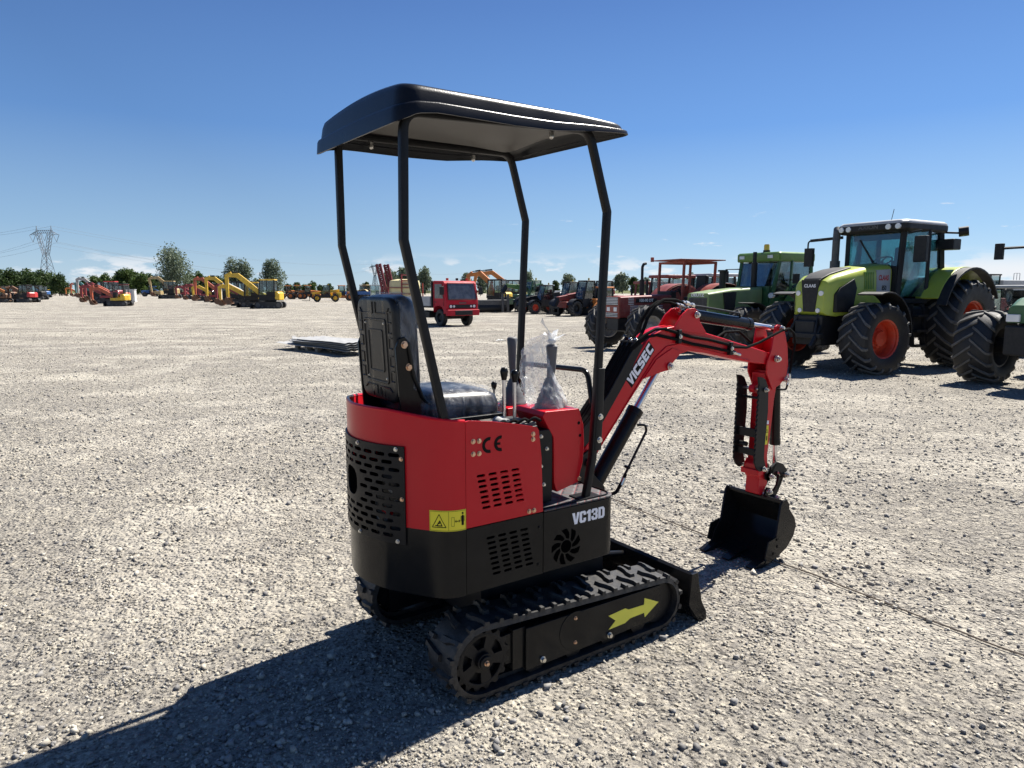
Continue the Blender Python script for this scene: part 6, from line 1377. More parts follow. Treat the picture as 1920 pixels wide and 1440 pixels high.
def plain_tractor(px, py, head, s, col, roof, label, group=None, cab=True, rimm=None, loc=None):
    loc = gp(px, py) if loc is None else Vector(loc)
    r = empty('farm_tractor', loc, R(head)); tag(r, label, 'tractor', group); rimm = rimm or M_MGREY
    for q in (1, -1): add_wheel(r, (0, q * .85 * s, .55 * s), .55 * s, .40 * s, .30 * s, rimm, q, detail=False, nl=15); add_wheel(r, (-2.3 * s, q * .92 * s, .82 * s), .82 * s, .52 * s, .44 * s, rimm, q, detail=False, nl=17)
    b = MB(); b.loft([rsec(.75 * s, .30 * s, .9 * s, 1.40 * s, .1 * s), rsec(.5 * s, .36 * s, .85 * s, 1.5 * s, .1 * s), rsec(-1.1 * s, .38 * s, .85 * s, 1.62 * s, .1 * s)]); hd = P(b, 'hood', col, r, bevel=.02)
    b = MB(); b.bx(.70 * s, .78 * s, -.22 * s, .22 * s, .95 * s, 1.35 * s); P(b, 'grille', M_DGREY, hd)
    for q in (-1, 1): b = MB(); b.bx(.70 * s, .775 * s, q * .26 * s - .05 * s, q * .26 * s + .05 * s, 1.2 * s, 1.32 * s); P(b, 'headlight', M_LAMP, hd)
    b = MB(); b.bx(-2.5 * s, .6 * s, -.25 * s, .25 * s, .5 * s, .95 * s); b.cyl((0, -.8 * s, .55 * s), (0, .8 * s, .55 * s), .1 * s); P(b, 'chassis', M_DGREY, r)
    for q in (-1, 1): b = MB(); arc_fender(b, -2.3 * s, .82 * s, .9 * s, q * .6 * s, q * 1.18 * s, R(20), R(155), .04 * s); P(b, 'rear_fender', col, r)
    b = MB()
    for q in (-1, 1):
        b.bar((-1.05 * s, q * .55 * s, 1.0 * s), (-1.25 * s, q * .6 * s, 2.45 * s), .08 * s, .08 * s); b.bar((-2.5 * s, q * .62 * s, 1.4 * s), (-2.45 * s, q * .6 * s, 2.45 * s), .08 * s, .08 * s)
    b.bx(-2.5 * s, -1.1 * s, -.58 * s, .58 * s, .95 * s, 1.1 * s); cf = P(b, 'cab_frame', M_DGREY if cab else col, r)
    if cab:
        b = MB(); b.bx(-2.42 * s, -1.2 * s, -.57 * s, .57 * s, 1.5 * s, 2.4 * s); P(b, 'cab_glass', M_GLASS2, cf, smooth=0)
    b = MB(); b.loft([[(-1.85 * s + x * s, y * s, z * s) for x, y in rrect(1.6, 1.4, .15)] for z in (2.45, 2.58)]); P(b, 'cab_roof', roof, r, bevel=.03)
    b = MB(); b.cyl((-.85 * s, -.45 * s, 1.3 * s), (-.85 * s, -.45 * s, 2.4 * s), .05 * s); P(b, 'exhaust_pipe', M_DGREY, r)
    seat(r, -2.1 * s, 0, 1.25 * s, M_DGREY, .45 * s); steering(r, -1.5 * s, 0, 1.7 * s, .18 * s, -.5)
    return r
GX = 'excavators parked in rows across the yard'
GT = 'telehandlers parked beyond the boom'
# far-left row
excavator(6, 567, 188, .80, M_BRN, M_BRN, 'low', 'canopy4', 'small brown excavator with canopy, leftmost at the edge of the yard', GX, M_ORAM)
excavator(30, 566, 188, .80, M_DGREY, M_DGREY, 'low', 'canopy4', 'small dark excavator with orange boom beside the red and black one on the left', GX, M_ORAM)
excavator(54, 567, 170, .90, M_BRED, M_DGREY, 'low', 'cab', 'small excavator with bright red counterweight and black cab at the far left', GX, M_BRN)
excavator(74, 562, 185, .95, M_DGREY, M_DGREY, 'low', 'cab', 'dark excavator standing just behind the red and black one on the left', GX, M_DGREY)
excavator(84, 558, 185, .95, M_BLUE, M_DGREY, 'low', 'cab', 'blue excavator half hidden behind the dark ones at the far left', GX)
excavator(88, 555, 185, .70, M_YELM, M_YELM, 'low', 'canopy4', 'tiny yellow excavator behind the blue one on the left', GX)
# second row: booms swung to the left
excavator(168, 558, 186, 1.0, M_ORAM, M_ORAM, 'high', 'cab', 'orange excavator with raised boom, farthest of the second row', GX, M_REDO)
excavator(182, 560, 186, 1.0, M_TEAL, M_TEAL, 'high', 'cab', 'teal excavator with raised boom between orange and grey ones', GX)
excavator(200, 563, 186, 1.15, M_MGRY, M_DGREY, 'high', 'cab', 'grey excavator with tall pale boom in the second row', GX)
excavator(214, 566, 184, 1.1, M_DRED, M_BRED, 'low', 'cab', 'dark red excavator with tall red cab in the second row', GX)
excavator(226, 571, 183, .92, M_REDO, M_DGREY, 'low', 'canopy2', 'small orange red excavator in the second row', GX)
excavator(226, 574, 182, .82, M_YELM, M_DGREY, 'low', 'canopy2', 'small yellow bodied excavator with red boom, nearest of the second row', GX, M_REDO)
# third row: the yellow ones
excavator(368, 561, 184, 1.0, M_DRED, M_DGREY, 'low', 'cab', 'dark red excavator farthest back in the yellow row', GX)
excavator(392, 564, 184, 1.05, M_DRED, M_DGREY, 'low', 'canopy4', 'dark red canopied excavator in the yellow row', GX)
excavator(424, 567, 184, 1.05, M_DRED, M_DGREY, 'high', 'cab', 'excavator with red and yellow boom in the yellow row', GX, M_REDO)
excavator(452, 571, 184, 1.0, M_YELM, M_DGREY, 'high', 'cab', 'second yellow excavator behind the nearest one', GX)
excavator(478, 575, 184, .95, M_WHIM, M_DGREY, 'low', 'cab', 'white excavator tucked between two yellow ones', GX)
excavator(508, 578, 186, 1.0, M_YELM, M_YELM, 'high', 'cab', 'nearest yellow excavator of the row with dark glass cab and boom raised', GX)
excavator(478, 576, 187, .92, M_YELM, M_YELM, 'low', 'cab', 'low yellow excavator with bucket on the ground behind the nearest one', GX)
# more machines filling the rows
excavator(18, 563, 182, .9, M_BRN, M_DGREY, 'high', 'cab', 'brown excavator with raised boom behind the leftmost row', GX, M_BRN)
excavator(44, 561, 184, .9, M_DRED, M_DGREY, 'low', 'cab', 'dark red excavator behind the leftmost row of machines', GX)
excavator(150, 556, 188, .95, M_ORAM, M_DGREY, 'low', 'canopy4', 'orange canopied excavator at the far end of the second row', GX)
excavator(206, 569, 184, .95, M_DRED, M_DGREY, 'low', 'canopy4', 'dark red canopied excavator in the middle of the second row', GX)
excavator(345, 558, 184, 1.0, M_DRED, M_DRED, 'low', 'canopy4', 'dark red excavator right of the beige one', GX)
excavator(408, 566, 184, .95, M_DRED, M_DGREY, 'low', 'canopy2', 'low red and black excavator between the red and yellow booms', GX, M_YELM)
excavator(466, 573, 184, .95, M_DGREY, M_DGREY, 'low', 'cab', 'dark grey excavator tucked into the yellow row', GX, M_DRED)
excavator(236, 562, 184, 1.0, M_DGREY, M_DRED, 'low', 'cab', 'dark excavator with red cab roof behind the yellow bodied one', GX, M_BRN)
excavator(486, 568, 184, 1.0, M_DGREY, M_DGREY, 'low', 'cab', 'dark excavator standing behind the nearest yellow ones', GX, M_BRN)
excavator(384, 557, 186, 1.0, M_REDO, M_DGREY, 'high', 'cab', 'orange red excavator with raised boom farthest back in the yellow row', GX)
# lone machines
excavator(322, 560, 190, 1.3, M_BEIG, M_BEIG, 'arch', 'cab', 'large beige excavator with arched boom under the big willow', GX)
plain_tractor(272, 556, 200, 1.0, M_BLUE, M_BLUE, 'blue tractor parked far off on the left')
b = MB()
cmp_ = empty('air_compressor', gp(297, 556), R(170)); tag(cmp_, 'pale yellow tow-behind compressor beside the beige excavator', 'compressor')
b.loft([rsec(-1.1, .6, .5, 1.4, .2), rsec(1.0, .6, .5, 1.35, .25)]); P(b, 'housing', M_BEIG, cmp_, bevel=.03)
for q in (-1, 1): b = MB(); b.cyl((0, q * .55, .32), (0, q * .75, .32), .32, n=18); P(b, 'wheel', M_TYRE, cmp_)
b = MB(); b.bar((.9, 0, .5), (2.0, 0, .45), .1, .1); P(b, 'drawbar', M_DGREY, cmp_)
wc = empty('site_container', gp(247, 566), R(10)); tag(wc, 'small white site cabin beside the yellow bodied excavator', 'cabin')
b = MB(); b.bx(-.55, .55, -.4, .4, .15, 1.6); b.bx(-.6, .6, -.45, .45, .0, .15); P(b, 'cabin_body', M_WHIM, wc, bevel=.03)
b = MB(); b.bx(-.3, .3, -.43, -.40, .2, 1.5); P(b, 'door', M_LGREY, wc)
b = MB(); b.bx(-.6, .6, -.45, .45, 1.6, 1.7); P(b, 'roof', M_LGREY, wc, bevel=.02)
GL_ = 'orange wheel loaders in a line'
for px, py, h_, lb in ((540, 560, 200, 'orange wheel loader, left one of the three beyond the yellow excavator'), (558, 561, 195, 'orange wheel loader, middle one of the three beyond the yellow excavator'), (577, 561, 190, 'orange wheel loader, right one of the three next to the yellow telehandler')):
    wheel_loader(px, py, h_, .85, M_ORAM, lb, GL_)
telehandler(612, 566, 195, .95, M_YELM, M_DGREY, M_YELM, 'yellow telehandler with dark cab in front of the orange loaders', None)
wheel_loader(642, 564, 20, .8, M_ORAM, 'orange wheel loader half hidden by the left canopy post', GL_)
# things seen between the left canopy posts
tr = empty('flatbed_trailer', gp(676, 562), R(12)); tag(tr, 'blue flatbed trailer behind the seat', 'trailer')
b = MB(); b.bx(-3.4, 3.4, -1.1, 1.1, .85, 1.05); P(b, 'bed', M_BLUE, tr, bevel=.02)
b = MB(); b.bx(-3.4, 3.4, -1.12, -1.08, 1.05, 1.4); P(b, 'side_board', M_BLUE, tr)
for x in (-1.0, .2):
    for q in (-1, 1): b = MB(); b.cyl((x, q * .8, .42), (x, q * 1.05, .42), .42, n=20); P(b, 'wheel', M_TYRE, tr)
plain_tractor(668, 560, 160, 1.0, M_BEIG, M_BEIG, 'faded yellow tractor behind the blue flatbed trailer')
bx_ = empty('glass_cab', gp(708, 566), R(-20)); tag(bx_, 'pale glazed machine cab behind the sprayer boom', 'cab')
b = MB()
for x in (-.7, .7):
    for y in (-.6, .6): b.bar((x, y, .6), (x, y, 2.2), .08, .08)
b.bx(-.75, .75, -.65, .65, .3, .9); P(b, 'cab_frame', M_LGREY, bx_)
b = MB(); b.bx(-.68, .68, -.58, .58, .9, 2.15); P(b, 'cab_glass', M_GLASS2, bx_, smooth=0)
b = MB(); b.bx(-.8, .8, -.7, .7, 2.2, 2.3); P(b, 'roof', M_LGREY, bx_, bevel=.02)
# crop sprayer
M_TANK = mat('cream_plastic_tank', (0.62, 0.55, 0.30), .5, var=.06, scale=2, dust=.12)
sp = empty('crop_sprayer', gp(760, 584), R(-8)); tag(sp, 'crop sprayer with cream tank and folded dark red booms behind the seat', 'sprayer')
b = MB(); b.loft([[(x, y, z) for x, y in [(p[0] * k, p[1] * k) for p in rrect(2.1, 1.5, .4)]] for k, z in ((.80, .95), (1, 1.15), (1, 2.05), (.94, 2.28), (.5, 2.38))]); P(b, 'tank', M_TANK, sp, smooth=50)
b = MB(); b.cyl((.2, 0, 2.34), (.2, 0, 2.48), .25); P(b, 'tank_lid', M_DGREY, sp)
b = MB(); b.bx(-1.6, 1.3, -.5, -.38, .7, .9); b.bx(-1.6, 1.3, .38, .5, .7, .9); b.bx(-1.5, 1.2, -.7, .7, .86, .95)
for x in (-1.55, 1.15):
    for y in (-.8, .8): b.bar((x, y, .8), (x, y, 2.1), .08, .08)
for z in (1.3, 1.75): b.bar((-1.55, -.84, z), (1.15, -.84, z), .06, .06)
P(b, 'frame', M_DRED, sp)
for q in (-1, 1): b = MB(); b.cyl((-.3, q * .72, .62), (-.3, q * 1.02, .62), .62, n=24); P(b, 'wheel', M_TYRE, sp)
for k, (y, dx) in enumerate(((-.75, 0), (.3, .25))):
    b = MB(); a = Vector((-1.35 + dx, y, .95)); c = Vector((-1.9 + dx, y, 3.45)); o_ = Vector((.28, 0, .05))
    b.bar(a, c, .15, .15); b.bar(a + o_, c + o_, .15, .15)
    for i in range(9): b.bar(a.lerp(c, i / 9), (a + o_).lerp(c + o_, (i + .5) / 9), .10, .10); b.bar((a + o_).lerp(c + o_, (i + .5) / 9), a.lerp(c, (i + 1) / 9), .10, .10)
    P(b, 'spray_boom', mat('maroon_boom_paint', (0.13, 0.012, 0.016), .5, var=.15, scale=3, dust=.08), sp)
b = MB()
for y in (-.8, .8): b.bar((.0, y, .9), (.0, y, 2.75), .08, .08)
for z in (2.0, 2.3, 2.7): b.bar((0, -.84, z), (0, .84, z), .07, .07); b.bar((0, -.84, z), (1.2, -.84, z), .06, .06)
P(b, 'hoist_frame', M_DRED, sp)
# red flatbed truck
tk = empty('flatbed_truck', gp(852, 611), math.atan2(-.80, .60)); tag(tk, 'small crimson flatbed truck with grey dropside bed facing us', 'truck')
for x in (0, -2.35):
    for q in (-1, 1):
        b = MB(); b.lathe([(.20, -.10), (.34, -.11), (.375, -.08), (.38, 0), (.375, .08), (.34, .11), (.20, .10)], (x, q * .66, .38), n=28); w_ = P(b, 'wheel', M_TYRE, tk)
        b = MB(); b.lathe([(.20, q * .09), (.17, q * .02), (.08, q * .06), (.001, q * .07)], (x, q * .66, .38), n=20); P(b, 'rim', M_DGREY, w_)
b = MB(); b.bx(-3.2, .3, -.38, .38, .42, .62); b.cyl((0, -.6, .38), (0, .6, .38), .07); b.cyl((-2.35, -.6, .38), (-2.35, .6, .38), .08); b.bx(-1.5, -.9, -.75, -.45, .35, .62); P(b, 'chassis', M_DGREY, tk)
sec = lambda hw, k=1.0: [(.62, .62), (.66, .95), (.66, 1.12), (.50, 1.92), (.40, 2.0), (-.38, 2.02), (-.42, .92), (-.42, .62)]
b = MB(); pr = [(.44, .55), (.66, .60), (.69, .95), (.685, 1.16), (.53, 1.90), (.42, 2.0), (-.38, 2.02), (-.44, 1.96), (-.44, .60), (-.40, .75), (-.28, .86), (.0, .90), (.28, .86), (.42, .70)]
b.loft([[(x * (.985 if abs(y) > .78 else 1), y, z * (1 if abs(y) < .78 or z < 1.9 else .985)) for x, z in pr] for y in (-.82, -.78, .78, .82)]); cb = P(b, 'cab_body', M_TRUCK, tk, bevel=.03, seg=3)
b = MB(); quad(b, [(.690, -.70, 1.20), (.690, .70, 1.20), (.553, .66, 1.86), (.553, -.66, 1.86)], .008); P(b, 'windscreen', mat('dusty_windscreen', (.045, .05, .065), .12, var=.5, scale=3, coat=.3, dust=.25, dustcol=(.22, .23, .25)), cb, smooth=0)
b = MB(); b.tube([(.70, -.73, 1.17), (.70, .73, 1.17), (.552, .69, 1.89), (.552, -.69, 1.89), (.70, -.73, 1.17)], .018, n=6); P(b, 'windscreen_seal', M_DGREY, cb)
for q in (-1, 1):
    b = MB(); quad(b, [(-.28, q * .824, 1.22), (.42, q * .824, 1.22), (.30, q * .822, 1.84), (-.28, q * .822, 1.84)], .006 * -q); sw = P(b, 'side_window', MATS['dusty_windscreen'], cb, smooth=0)
    b = MB(); b.tube([(-.34, q * .825, .92), (-.34, q * .823, 1.90), (.33, q * .823, 1.90), (.50, q * .825, 1.2), (.45, q * .826, .9)], .009, n=6); P(b, 'door_seam', M_DGREY, cb)
    b = MB(); b.bx(-.29, -.16, q * .822 - .012, q * .822 + .012, 1.04, 1.08); P(b, 'door_handle', M_DGREY, cb)
    b = MB(); b.tube([(.50, q * .80, 1.75), (.62, q * 1.0, 1.72), (.62, q * 1.0, 1.3)], .014, n=6); b.bx(.58, .63, q * 1.0 - .10, q * 1.0 + .10, 1.38, 1.72); P(b, 'mirror', M_DGREY, tk, bevel=.02)
    b = MB(); b.cyl((.67, q * .60, .88), (.70, q * .60, .88), .065, n=16); P(b, 'headlight', M_LAMP, cb); b = MB(); b.cyl((.67, q * .44, .88), (.697, q * .44, .88), .05, n=16); P(b, 'headlight', M_LAMP, cb)
b = MB(); b.bx(.675, .695, -.70, .70, .80, .96); P(b, 'front_grille', M_DGREY, cb, bevel=.008)
b = MB(); b.bx(.685, .70, -.18, .18, 1.0, 1.05); P(b, 'badge_bar', M_MGREY, cb)
b = MB(); b.bx(.60, .80, -.82, .82, .48, .74); bp2 = P(b, 'bumper', M_TRUCK, tk, bevel=.03)
b = MB(); b.bx(.79, .815, -.45, .45, .50, .70); P(b, 'bumper_panel', M_DGREY, bp2, bevel=.01)
for y in (-.5, 0, .52): b = MB(); b.cyl((.25, y, 2.0), (.25, y, 2.10), .06); P(b, 'roof_beacon', M_RRIM if y else M_DGREY, tk)
b = MB(); b.bx(-.56, -.48, -.86, .86, .8, 1.98); P(b, 'headboard', M_DGREY, tk, bevel=.01)
b = MB(); b.bx(-3.3, -.58, -.88, .88, .80, .90); bed = P(b, 'bed', M_DGREY, tk)
for q in (-1, 1): b = MB(); b.bx(-3.28, -.60, q * .88 - .02, q * .88 + .02, .88, 1.28); P(b, 'dropside', M_LGREY, bed, bevel=.008)
b = MB(); b.bx(-3.32, -3.28, -.88, .88, .88, 1.28); P(b, 'tailboard', M_LGREY, bed)
# behind the truck
excavator(936, 580, 160, .98, M_YELM, M_DGREY, 'arch', 'cab', 'yellow excavator with tall orange boom just right of the red truck', GX, M_ORAM)
excavator(966, 576, 168, 1.0, M_YELM, M_DGREY, 'reach', 'cab', 'yellow excavator with long orange boom reaching over the green telehandler', GX, M_ORAM)
sw_ = empty('sweeper_attachment', gp(922, 586), R(20)); tag(sw_, 'grey fork and sweeper attachment lying right of the red truck', 'attachment')
b = MB(); b.bx(-1.1, 1.1, -.4, .3, .35, .9); P(b, 'housing', M_MGREY, sw_, bevel=.04)
b = MB(); b.cyl((-1.15, -.2, .32), (1.15, -.2, .32), .30, n=20); P(b, 'brush', M_DGREY, sw_)
for x in (.55, .95): b = MB(); b.bx(x, x + .16, -.6, -.5, .05, 1.3); P(b, 'fork', M_MGREY, sw_)
telehandler(990, 584, 215, .98, M_DGREEN, M_DGREEN, M_DGREY, 'green telehandler with boom raised toward the left', GT, .22, M_GREEN)
telehandler(1015, 588, 212, .82, M_DGREY, M_DGREY, M_RRIM, 'small dark telehandler with orange red rims in front of the green one', GT)
telehandler(1058, 585, 218, .92, M_WHITEP, M_DGREY, M_DGREY, 'white bodied telehandler between the dark and the red ones', GT)
telehandler(1085, 592, 222, .92, M_FRED, M_DGREY, M_DGREY, 'red telehandler with black cab left of the front canopy post', GT)
telehandler(1118, 591, 222, .92, M_DRED, M_DGREY, M_DGREY, 'dark red telehandler beside the right canopy post', GT)
wheel_loader(1132, 592, 225, .62, M_ORAM, 'small orange wheel loader behind the right canopy post')
van = empty('white_car', gp(1062, 566), R(30)); tag(van, 'white car far off behind the telehandlers', 'car')
b = MB(); b.loft([[(x, y * k, z) for x, y in rrect(4.2, 1.7, .3)] for k, z in ((1, .3), (1, .85))] + [[(x * .62 - .2, y * .92, z) for x, y in rrect(4.2, 1.7, .3)] for z in (1.0, 1.5)]); P(b, 'body', M_WHITEP, van, bevel=.05)
b = MB(); b.bx(-1.35, .95, -.74, .74, 1.02, 1.4); P(b, 'windows', M_DGREY, van)
for x in (-1.3, 1.3):
    for q in (-1, 1): b = MB(); b.cyl((x, q * .7, .32), (x, q * .88, .32), .32, n=18); P(b, 'wheel', M_TYRE, van)
gh2 = 'red tractors lined up behind the canopied one'
plain_tractor(1185, 594, 206, .74, M_FRED, M_FRED, 'dark red tractor with open top left of the faded canopied one', gh2, cab=False, loc=(4.3, 27.0, 0))
plain_tractor(1240, 590, 206, .82, M_BRED, M_FRED, 'bright red tractor with rounded cab seen through the canopy frame', gh2, loc=(4.4, 24.6, 0))
plain_tractor(1320, 590, 206, .84, M_ORED, M_LGREY, 'orange red tractor with pale roof seen right of the canopy frame', gh2, loc=(5.95, 24.8, 0))
# far right background
hv = empty('combine_harvester', (49.5, 72, 0), R(205)); tag(hv, 'pale grey combine harvester with cab and railing behind the lime tractor', 'combine')
for x, r_ in ((0, .95), (-3.6, .6)):
    for q in (1, -1): add_wheel(hv, (x, q * 1.35, r_), r_, .6, r_ * .55, M_LGREY, q, detail=False, nl=17)
b = MB(); b.bx(-5.2, .4, -1.2, 1.2, .9, 2.6); P(b, 'body', M_LGREY, hv, bevel=.08)
b = MB()
for x in (.4, 1.9):
    for y in (-.8, .8): b.bar((x, y, 1.6), (x, y, 3.05), .1, .1)
b.bx(.4, 1.9, -.85, .85, 1.3, 1.8); cf = P(b, 'cab_frame', M_DGREY, hv)
b = MB(); b.bx(.45, 1.85, -.78, .78, 1.8, 3.0); P(b, 'cab_glass', M_GLASS2, cf, smooth=0)
b = MB(); b.bx(.3, 2.1, -.95, .95, 3.05, 3.2); P(b, 'cab_roof', M_DGREY, hv, bevel=.04)
b = MB(); b.tube(fillet([(-1.2, 1.2, 2.6), (-1.2, 1.2, 3.3), (-2.2, 1.2, 3.3), (-2.2, 1.2, 2.6)], .1), .03); b.bar((-1.7, 1.2, 2.6), (-1.7, 1.2, 3.3), .04, .04); P(b, 'railing', M_LGREY, hv)
plain_tractor(1905, 600, 222, .66, M_DGREY, M_LGREY, 'dark framed tractor between the lime tractor and the right edge', loc=(11.9, 17.0, 0))
M_PINK = mat('faded_pink_red_paint', (0.45, 0.13, 0.13), .6, var=.25, scale=3, dust=.3)
hw = empty('soil_tiller', (14.4, 20.6, 0), R(25)); tag(hw, 'faded pink red soil tiller behind the lime tractor rear wheel', 'farm implement')
b = MB(); b.bx(-1.0, 1.0, -.35, .35, .55, .80); b.prism([(-.3, .8), (.3, .8), (.12, 1.35), (-.12, 1.35)], -.1, .1); P(b, 'frame', M_PINK, hw, bevel=.03)
b = MB(); b.cyl((-1.0, .0, .3), (1.0, .0, .3), .28, n=16); P(b, 'rotor', M_DGREY, hw)
b = MB(); b.tube([(-.6, 0, .8), (-.5, .1, 1.2), (.2, .05, 1.3), (.6, 0, .85)], .05); P(b, 'hitch', M_PINK, hw)

# ---- stack of metal sheets on a pallet
A = gp(541, 650); Bv = gp(688, 668); dv = (Bv - A).normalized(); ang = math.atan2(dv.y, dv.x)
M_WOOD = mat('weathered_pallet_wood', (0.23, 0.20, 0.16), .85, var=.3, scale=6, bump=.002, bscale=30)
pal = empty('pallet', gp(600, 657), ang); tag(pal, 'weathered wooden pallet under the metal sheets left of the machine', 'pallet')
for k in range(5): b = MB(); b.bx(-.6, .6, -.4 + k * .17, -.29 + k * .17, .118, .14); P(b, 'deck_board', M_WOOD, pal, bevel=.003)
for y in (-.35, 0, .38): 
    b = MB(); b.bx(-.6, .6, y - .05, y + .05, .0, .02); P(b, 'bottom_board', M_WOOD, pal)
    b = MB()
    for x in (-.53, 0, .53): b.bx(x - .07, x + .07, y - .05, y + .05, .02, .118)
    P(b, 'block', M_WOOD, pal)
def sheet(name, c, a, L_, W_, z, tilt, label, h=.014, m=M_STEELG):
    b = MB(); ring0, n = [], 20
    for i in range(n + 1):
        y = -W_ / 2 + W_ * i / n; ring0.append((y, h * .5 * (1 if (i // 2) % 2 else -1)))
    sec_ = ring0 + [(y, z_ - .006) for y, z_ in ring0[::-1]]
    b.loft([[(x, y, z_ + .012 * math.sin(x * 2)) for y, z_ in sec_] for x in np.linspace(-L_ / 2, L_ / 2, 9)])
    o = P(b, name, m, None, smooth=20); o.location = (c.x, c.y, z); o.rotation_euler = (0, tilt, a); return tag(o, label, 'metal sheet', 'metal sheets stacked on the pallet')
mid = A.lerp(Bv, .52)
pv = Vector((-dv.y, dv.x, 0))
for k, (sh, off_, L_, da, tl) in enumerate(((.0, .0, 3.3, .06, .018), (.25, .10, 3.0, -.02, .01), (.28, .05, 2.9, .0, .005), (.32, .02, 2.8, .02, .0), (.30, .06, 2.8, -.02, .0))):
    sheet('metal_sheet', mid + dv * sh + pv * off_, ang + da, L_, 1.0, .158 + k * .042, tl, ('bottom metal sheet of the stack, sticking out to the left', 'second metal sheet from the bottom of the stack', 'middle metal sheet of the stack on the pallet', 'second metal sheet from the top of the stack', 'topmost bright metal sheet of the stack on the pallet')[k])
bk2 = MB(); bk2.prism([(-.12, 0), (.12, 0), (.10, .012), (.05, .11), (.035, .11), (.07, .012)], -.06, .06); o = P(bk2, 'bent_offcut', M_STEELG, None); o.location = A + dv * .12 + Vector((0, .25, .19)); o.rotation_euler = (0, 0, ang); tag(o, 'bent metal offcut on the left end of the sheet stack', 'metal offcut')

# ---- cord across the gravel
cp = [(1145, 936), (1215, 966), (1310, 1000), (1395, 1036), (1480, 1064), (1560, 1092), (1650, 1130), (1760, 1172), (1850, 1207), (1925, 1236), (2000, 1262)]
pts = []
for i, (x, y) in enumerate(cp):
    g_ = gp(x, y); pts.append(g_ + Vector((.008 * math.sin(i * 2.3), .006 * math.cos(i * 1.7), 0)))
fine = []
for a, c in zip(pts[:-1], pts[1:]):
    for k in range(6): p = a.lerp(c, k / 6); fine.append(Vector((p.x + .004 * math.sin(p.x * 31), p.y + .004 * math.sin(p.x * 23), gz(p.x, p.y) + .010)))
b = MB(); b.tube(fine, .0042, n=6); o = P(b, 'cord', mat('brown_cord', (0.13, 0.10, 0.075), .8, var=.2), None); tag(o, 'thin brown cord lying across the gravel behind the bucket', 'cord')
b = MB(); 
for k in range(5):
    c = Vector((.05 * k, .03 * math.sin(k * 2), 0)); b.loft([[c + Vector((-.06, -.04, .01)), c + Vector((.05, -.05, .03))], [c + Vector((-.05, .05, .03 + .02 * (k % 2))), c + Vector((.06, .05, .012))]], cap=False, closed=False)
o = P(b, 'plastic_scrap', M_WHITEP, None); o.location = gp(934, 639); tag(o, 'small white scrap of plastic on the gravel beyond the levers', 'plastic scrap')
# ------------------------------------------------------------------ trees, hedges, pylons
def leaf_mat(name, c1, c2):
    m = bpy.data.materials.new(name); m.use_nodes = True; nt = m.node_tree; N = nt.nodes; L = nt.links; b = N['Principled BSDF']
    b.inputs['Roughness'].default_value = .6; b.inputs['Specular IOR Level'].default_value = .25
    oi = N.new('ShaderNodeNewGeometry'); no = N.new('ShaderNodeTexNoise'); no.inputs['Scale'].default_value = .5; no.inputs['Detail'].default_value = 3; L.new(oi.outputs['Position'], no.inputs['Vector'])
    mr = N.new('ShaderNodeMapRange'); mr.inputs[1].default_value = .35; mr.inputs[2].default_value = .65; L.new(no.outputs['Fac'], mr.inputs[0])
    mx = N.new('ShaderNodeMix'); mx.data_type = 'RGBA'; mx.inputs[6].default_value = (*c1, 1); mx.inputs[7].default_value = (*c2, 1); L.new(mr.outputs[0], mx.inputs[0]); L.new(mx.outputs[2], b.inputs['Base Color'])
    tr = N.new('ShaderNodeBsdfTranslucent'); L.new(mx.outputs[2], tr.inputs[0]); ms = N.new('ShaderNodeMixShader'); ms.inputs[0].default_value = .3
    L.new(b.outputs[0], ms.inputs[1]); L.new(tr.outputs[0], ms.inputs[2]); L.new(ms.outputs[0], N['Material Output'].inputs['Surface']); return m
M_WIL = leaf_mat('willow_leaves', (0.10, 0.135, 0.085), (0.17, 0.205, 0.135)); M_HED = leaf_mat('hedge_leaves', (0.028, 0.055, 0.016), (0.06, 0.095, 0.028)); M_BUSH = leaf_mat('bush_leaves', (0.045, 0.085, 0.02), (0.09, 0.13, 0.035))
M_BARK = mat('bark', (0.09, 0.075, 0.06), .9, var=.3, scale=3, bump=.02, bscale=8)
def crown_mesh(name, H, Wd, base, n, leaf, seed, lobes, m, droop=0.0, shape=1.0):
    r_ = np.random.default_rng(seed); C = []
    for k in range(lobes):
        t = (k + .5) / lobes; z = base + (H - base) * (.12 + .78 * r_.random()); f = math.sin(math.pi * min(1, max(.08, ((z - base) / (H - base)) ** shape)) * .85 + .35)
        a = r_.random() * 6.28; q = Wd / 2 * max(.1, f) * (r_.random() ** .5) * .75; C.append((q * math.cos(a), q * math.sin(a), z, (H - base) * r_.uniform(.13, .22)))
    C = np.array(C); idx = r_.integers(0, lobes, n); d = r_.normal(size=(n, 3)); d /= np.linalg.norm(d, axis=1)[:, None]
    rad = C[idx, 3] * r_.uniform(.45, 1.12, n) ** 1.0; p = C[idx, :3] + d * rad[:, None] * np.array([1.0, 1.0, 1.45 if m is M_WIL else 1.0]); p[:, 2] -= droop * r_.random(n) * rad
    p = p[p[:, 2] > base * .7]; n = len(p)
    u = r_.normal(size=(n, 3)); u /= np.linalg.norm(u, axis=1)[:, None]; v = np.cross(u, r_.normal(size=(n, 3))); v /= np.linalg.norm(v, axis=1)[:, None]
    s = leaf * r_.uniform(.5, 1.3, n)[:, None]
    co = np.stack([p - u * s, p - v * s * .55, p + u * s, p + v * s * .55], 1).reshape(-1, 3)
    me = bpy.data.meshes.new(name); me.from_pydata(co.tolist(), [], np.arange(n * 4).reshape(-1, 4).tolist()); me.materials.append(m); return me, C
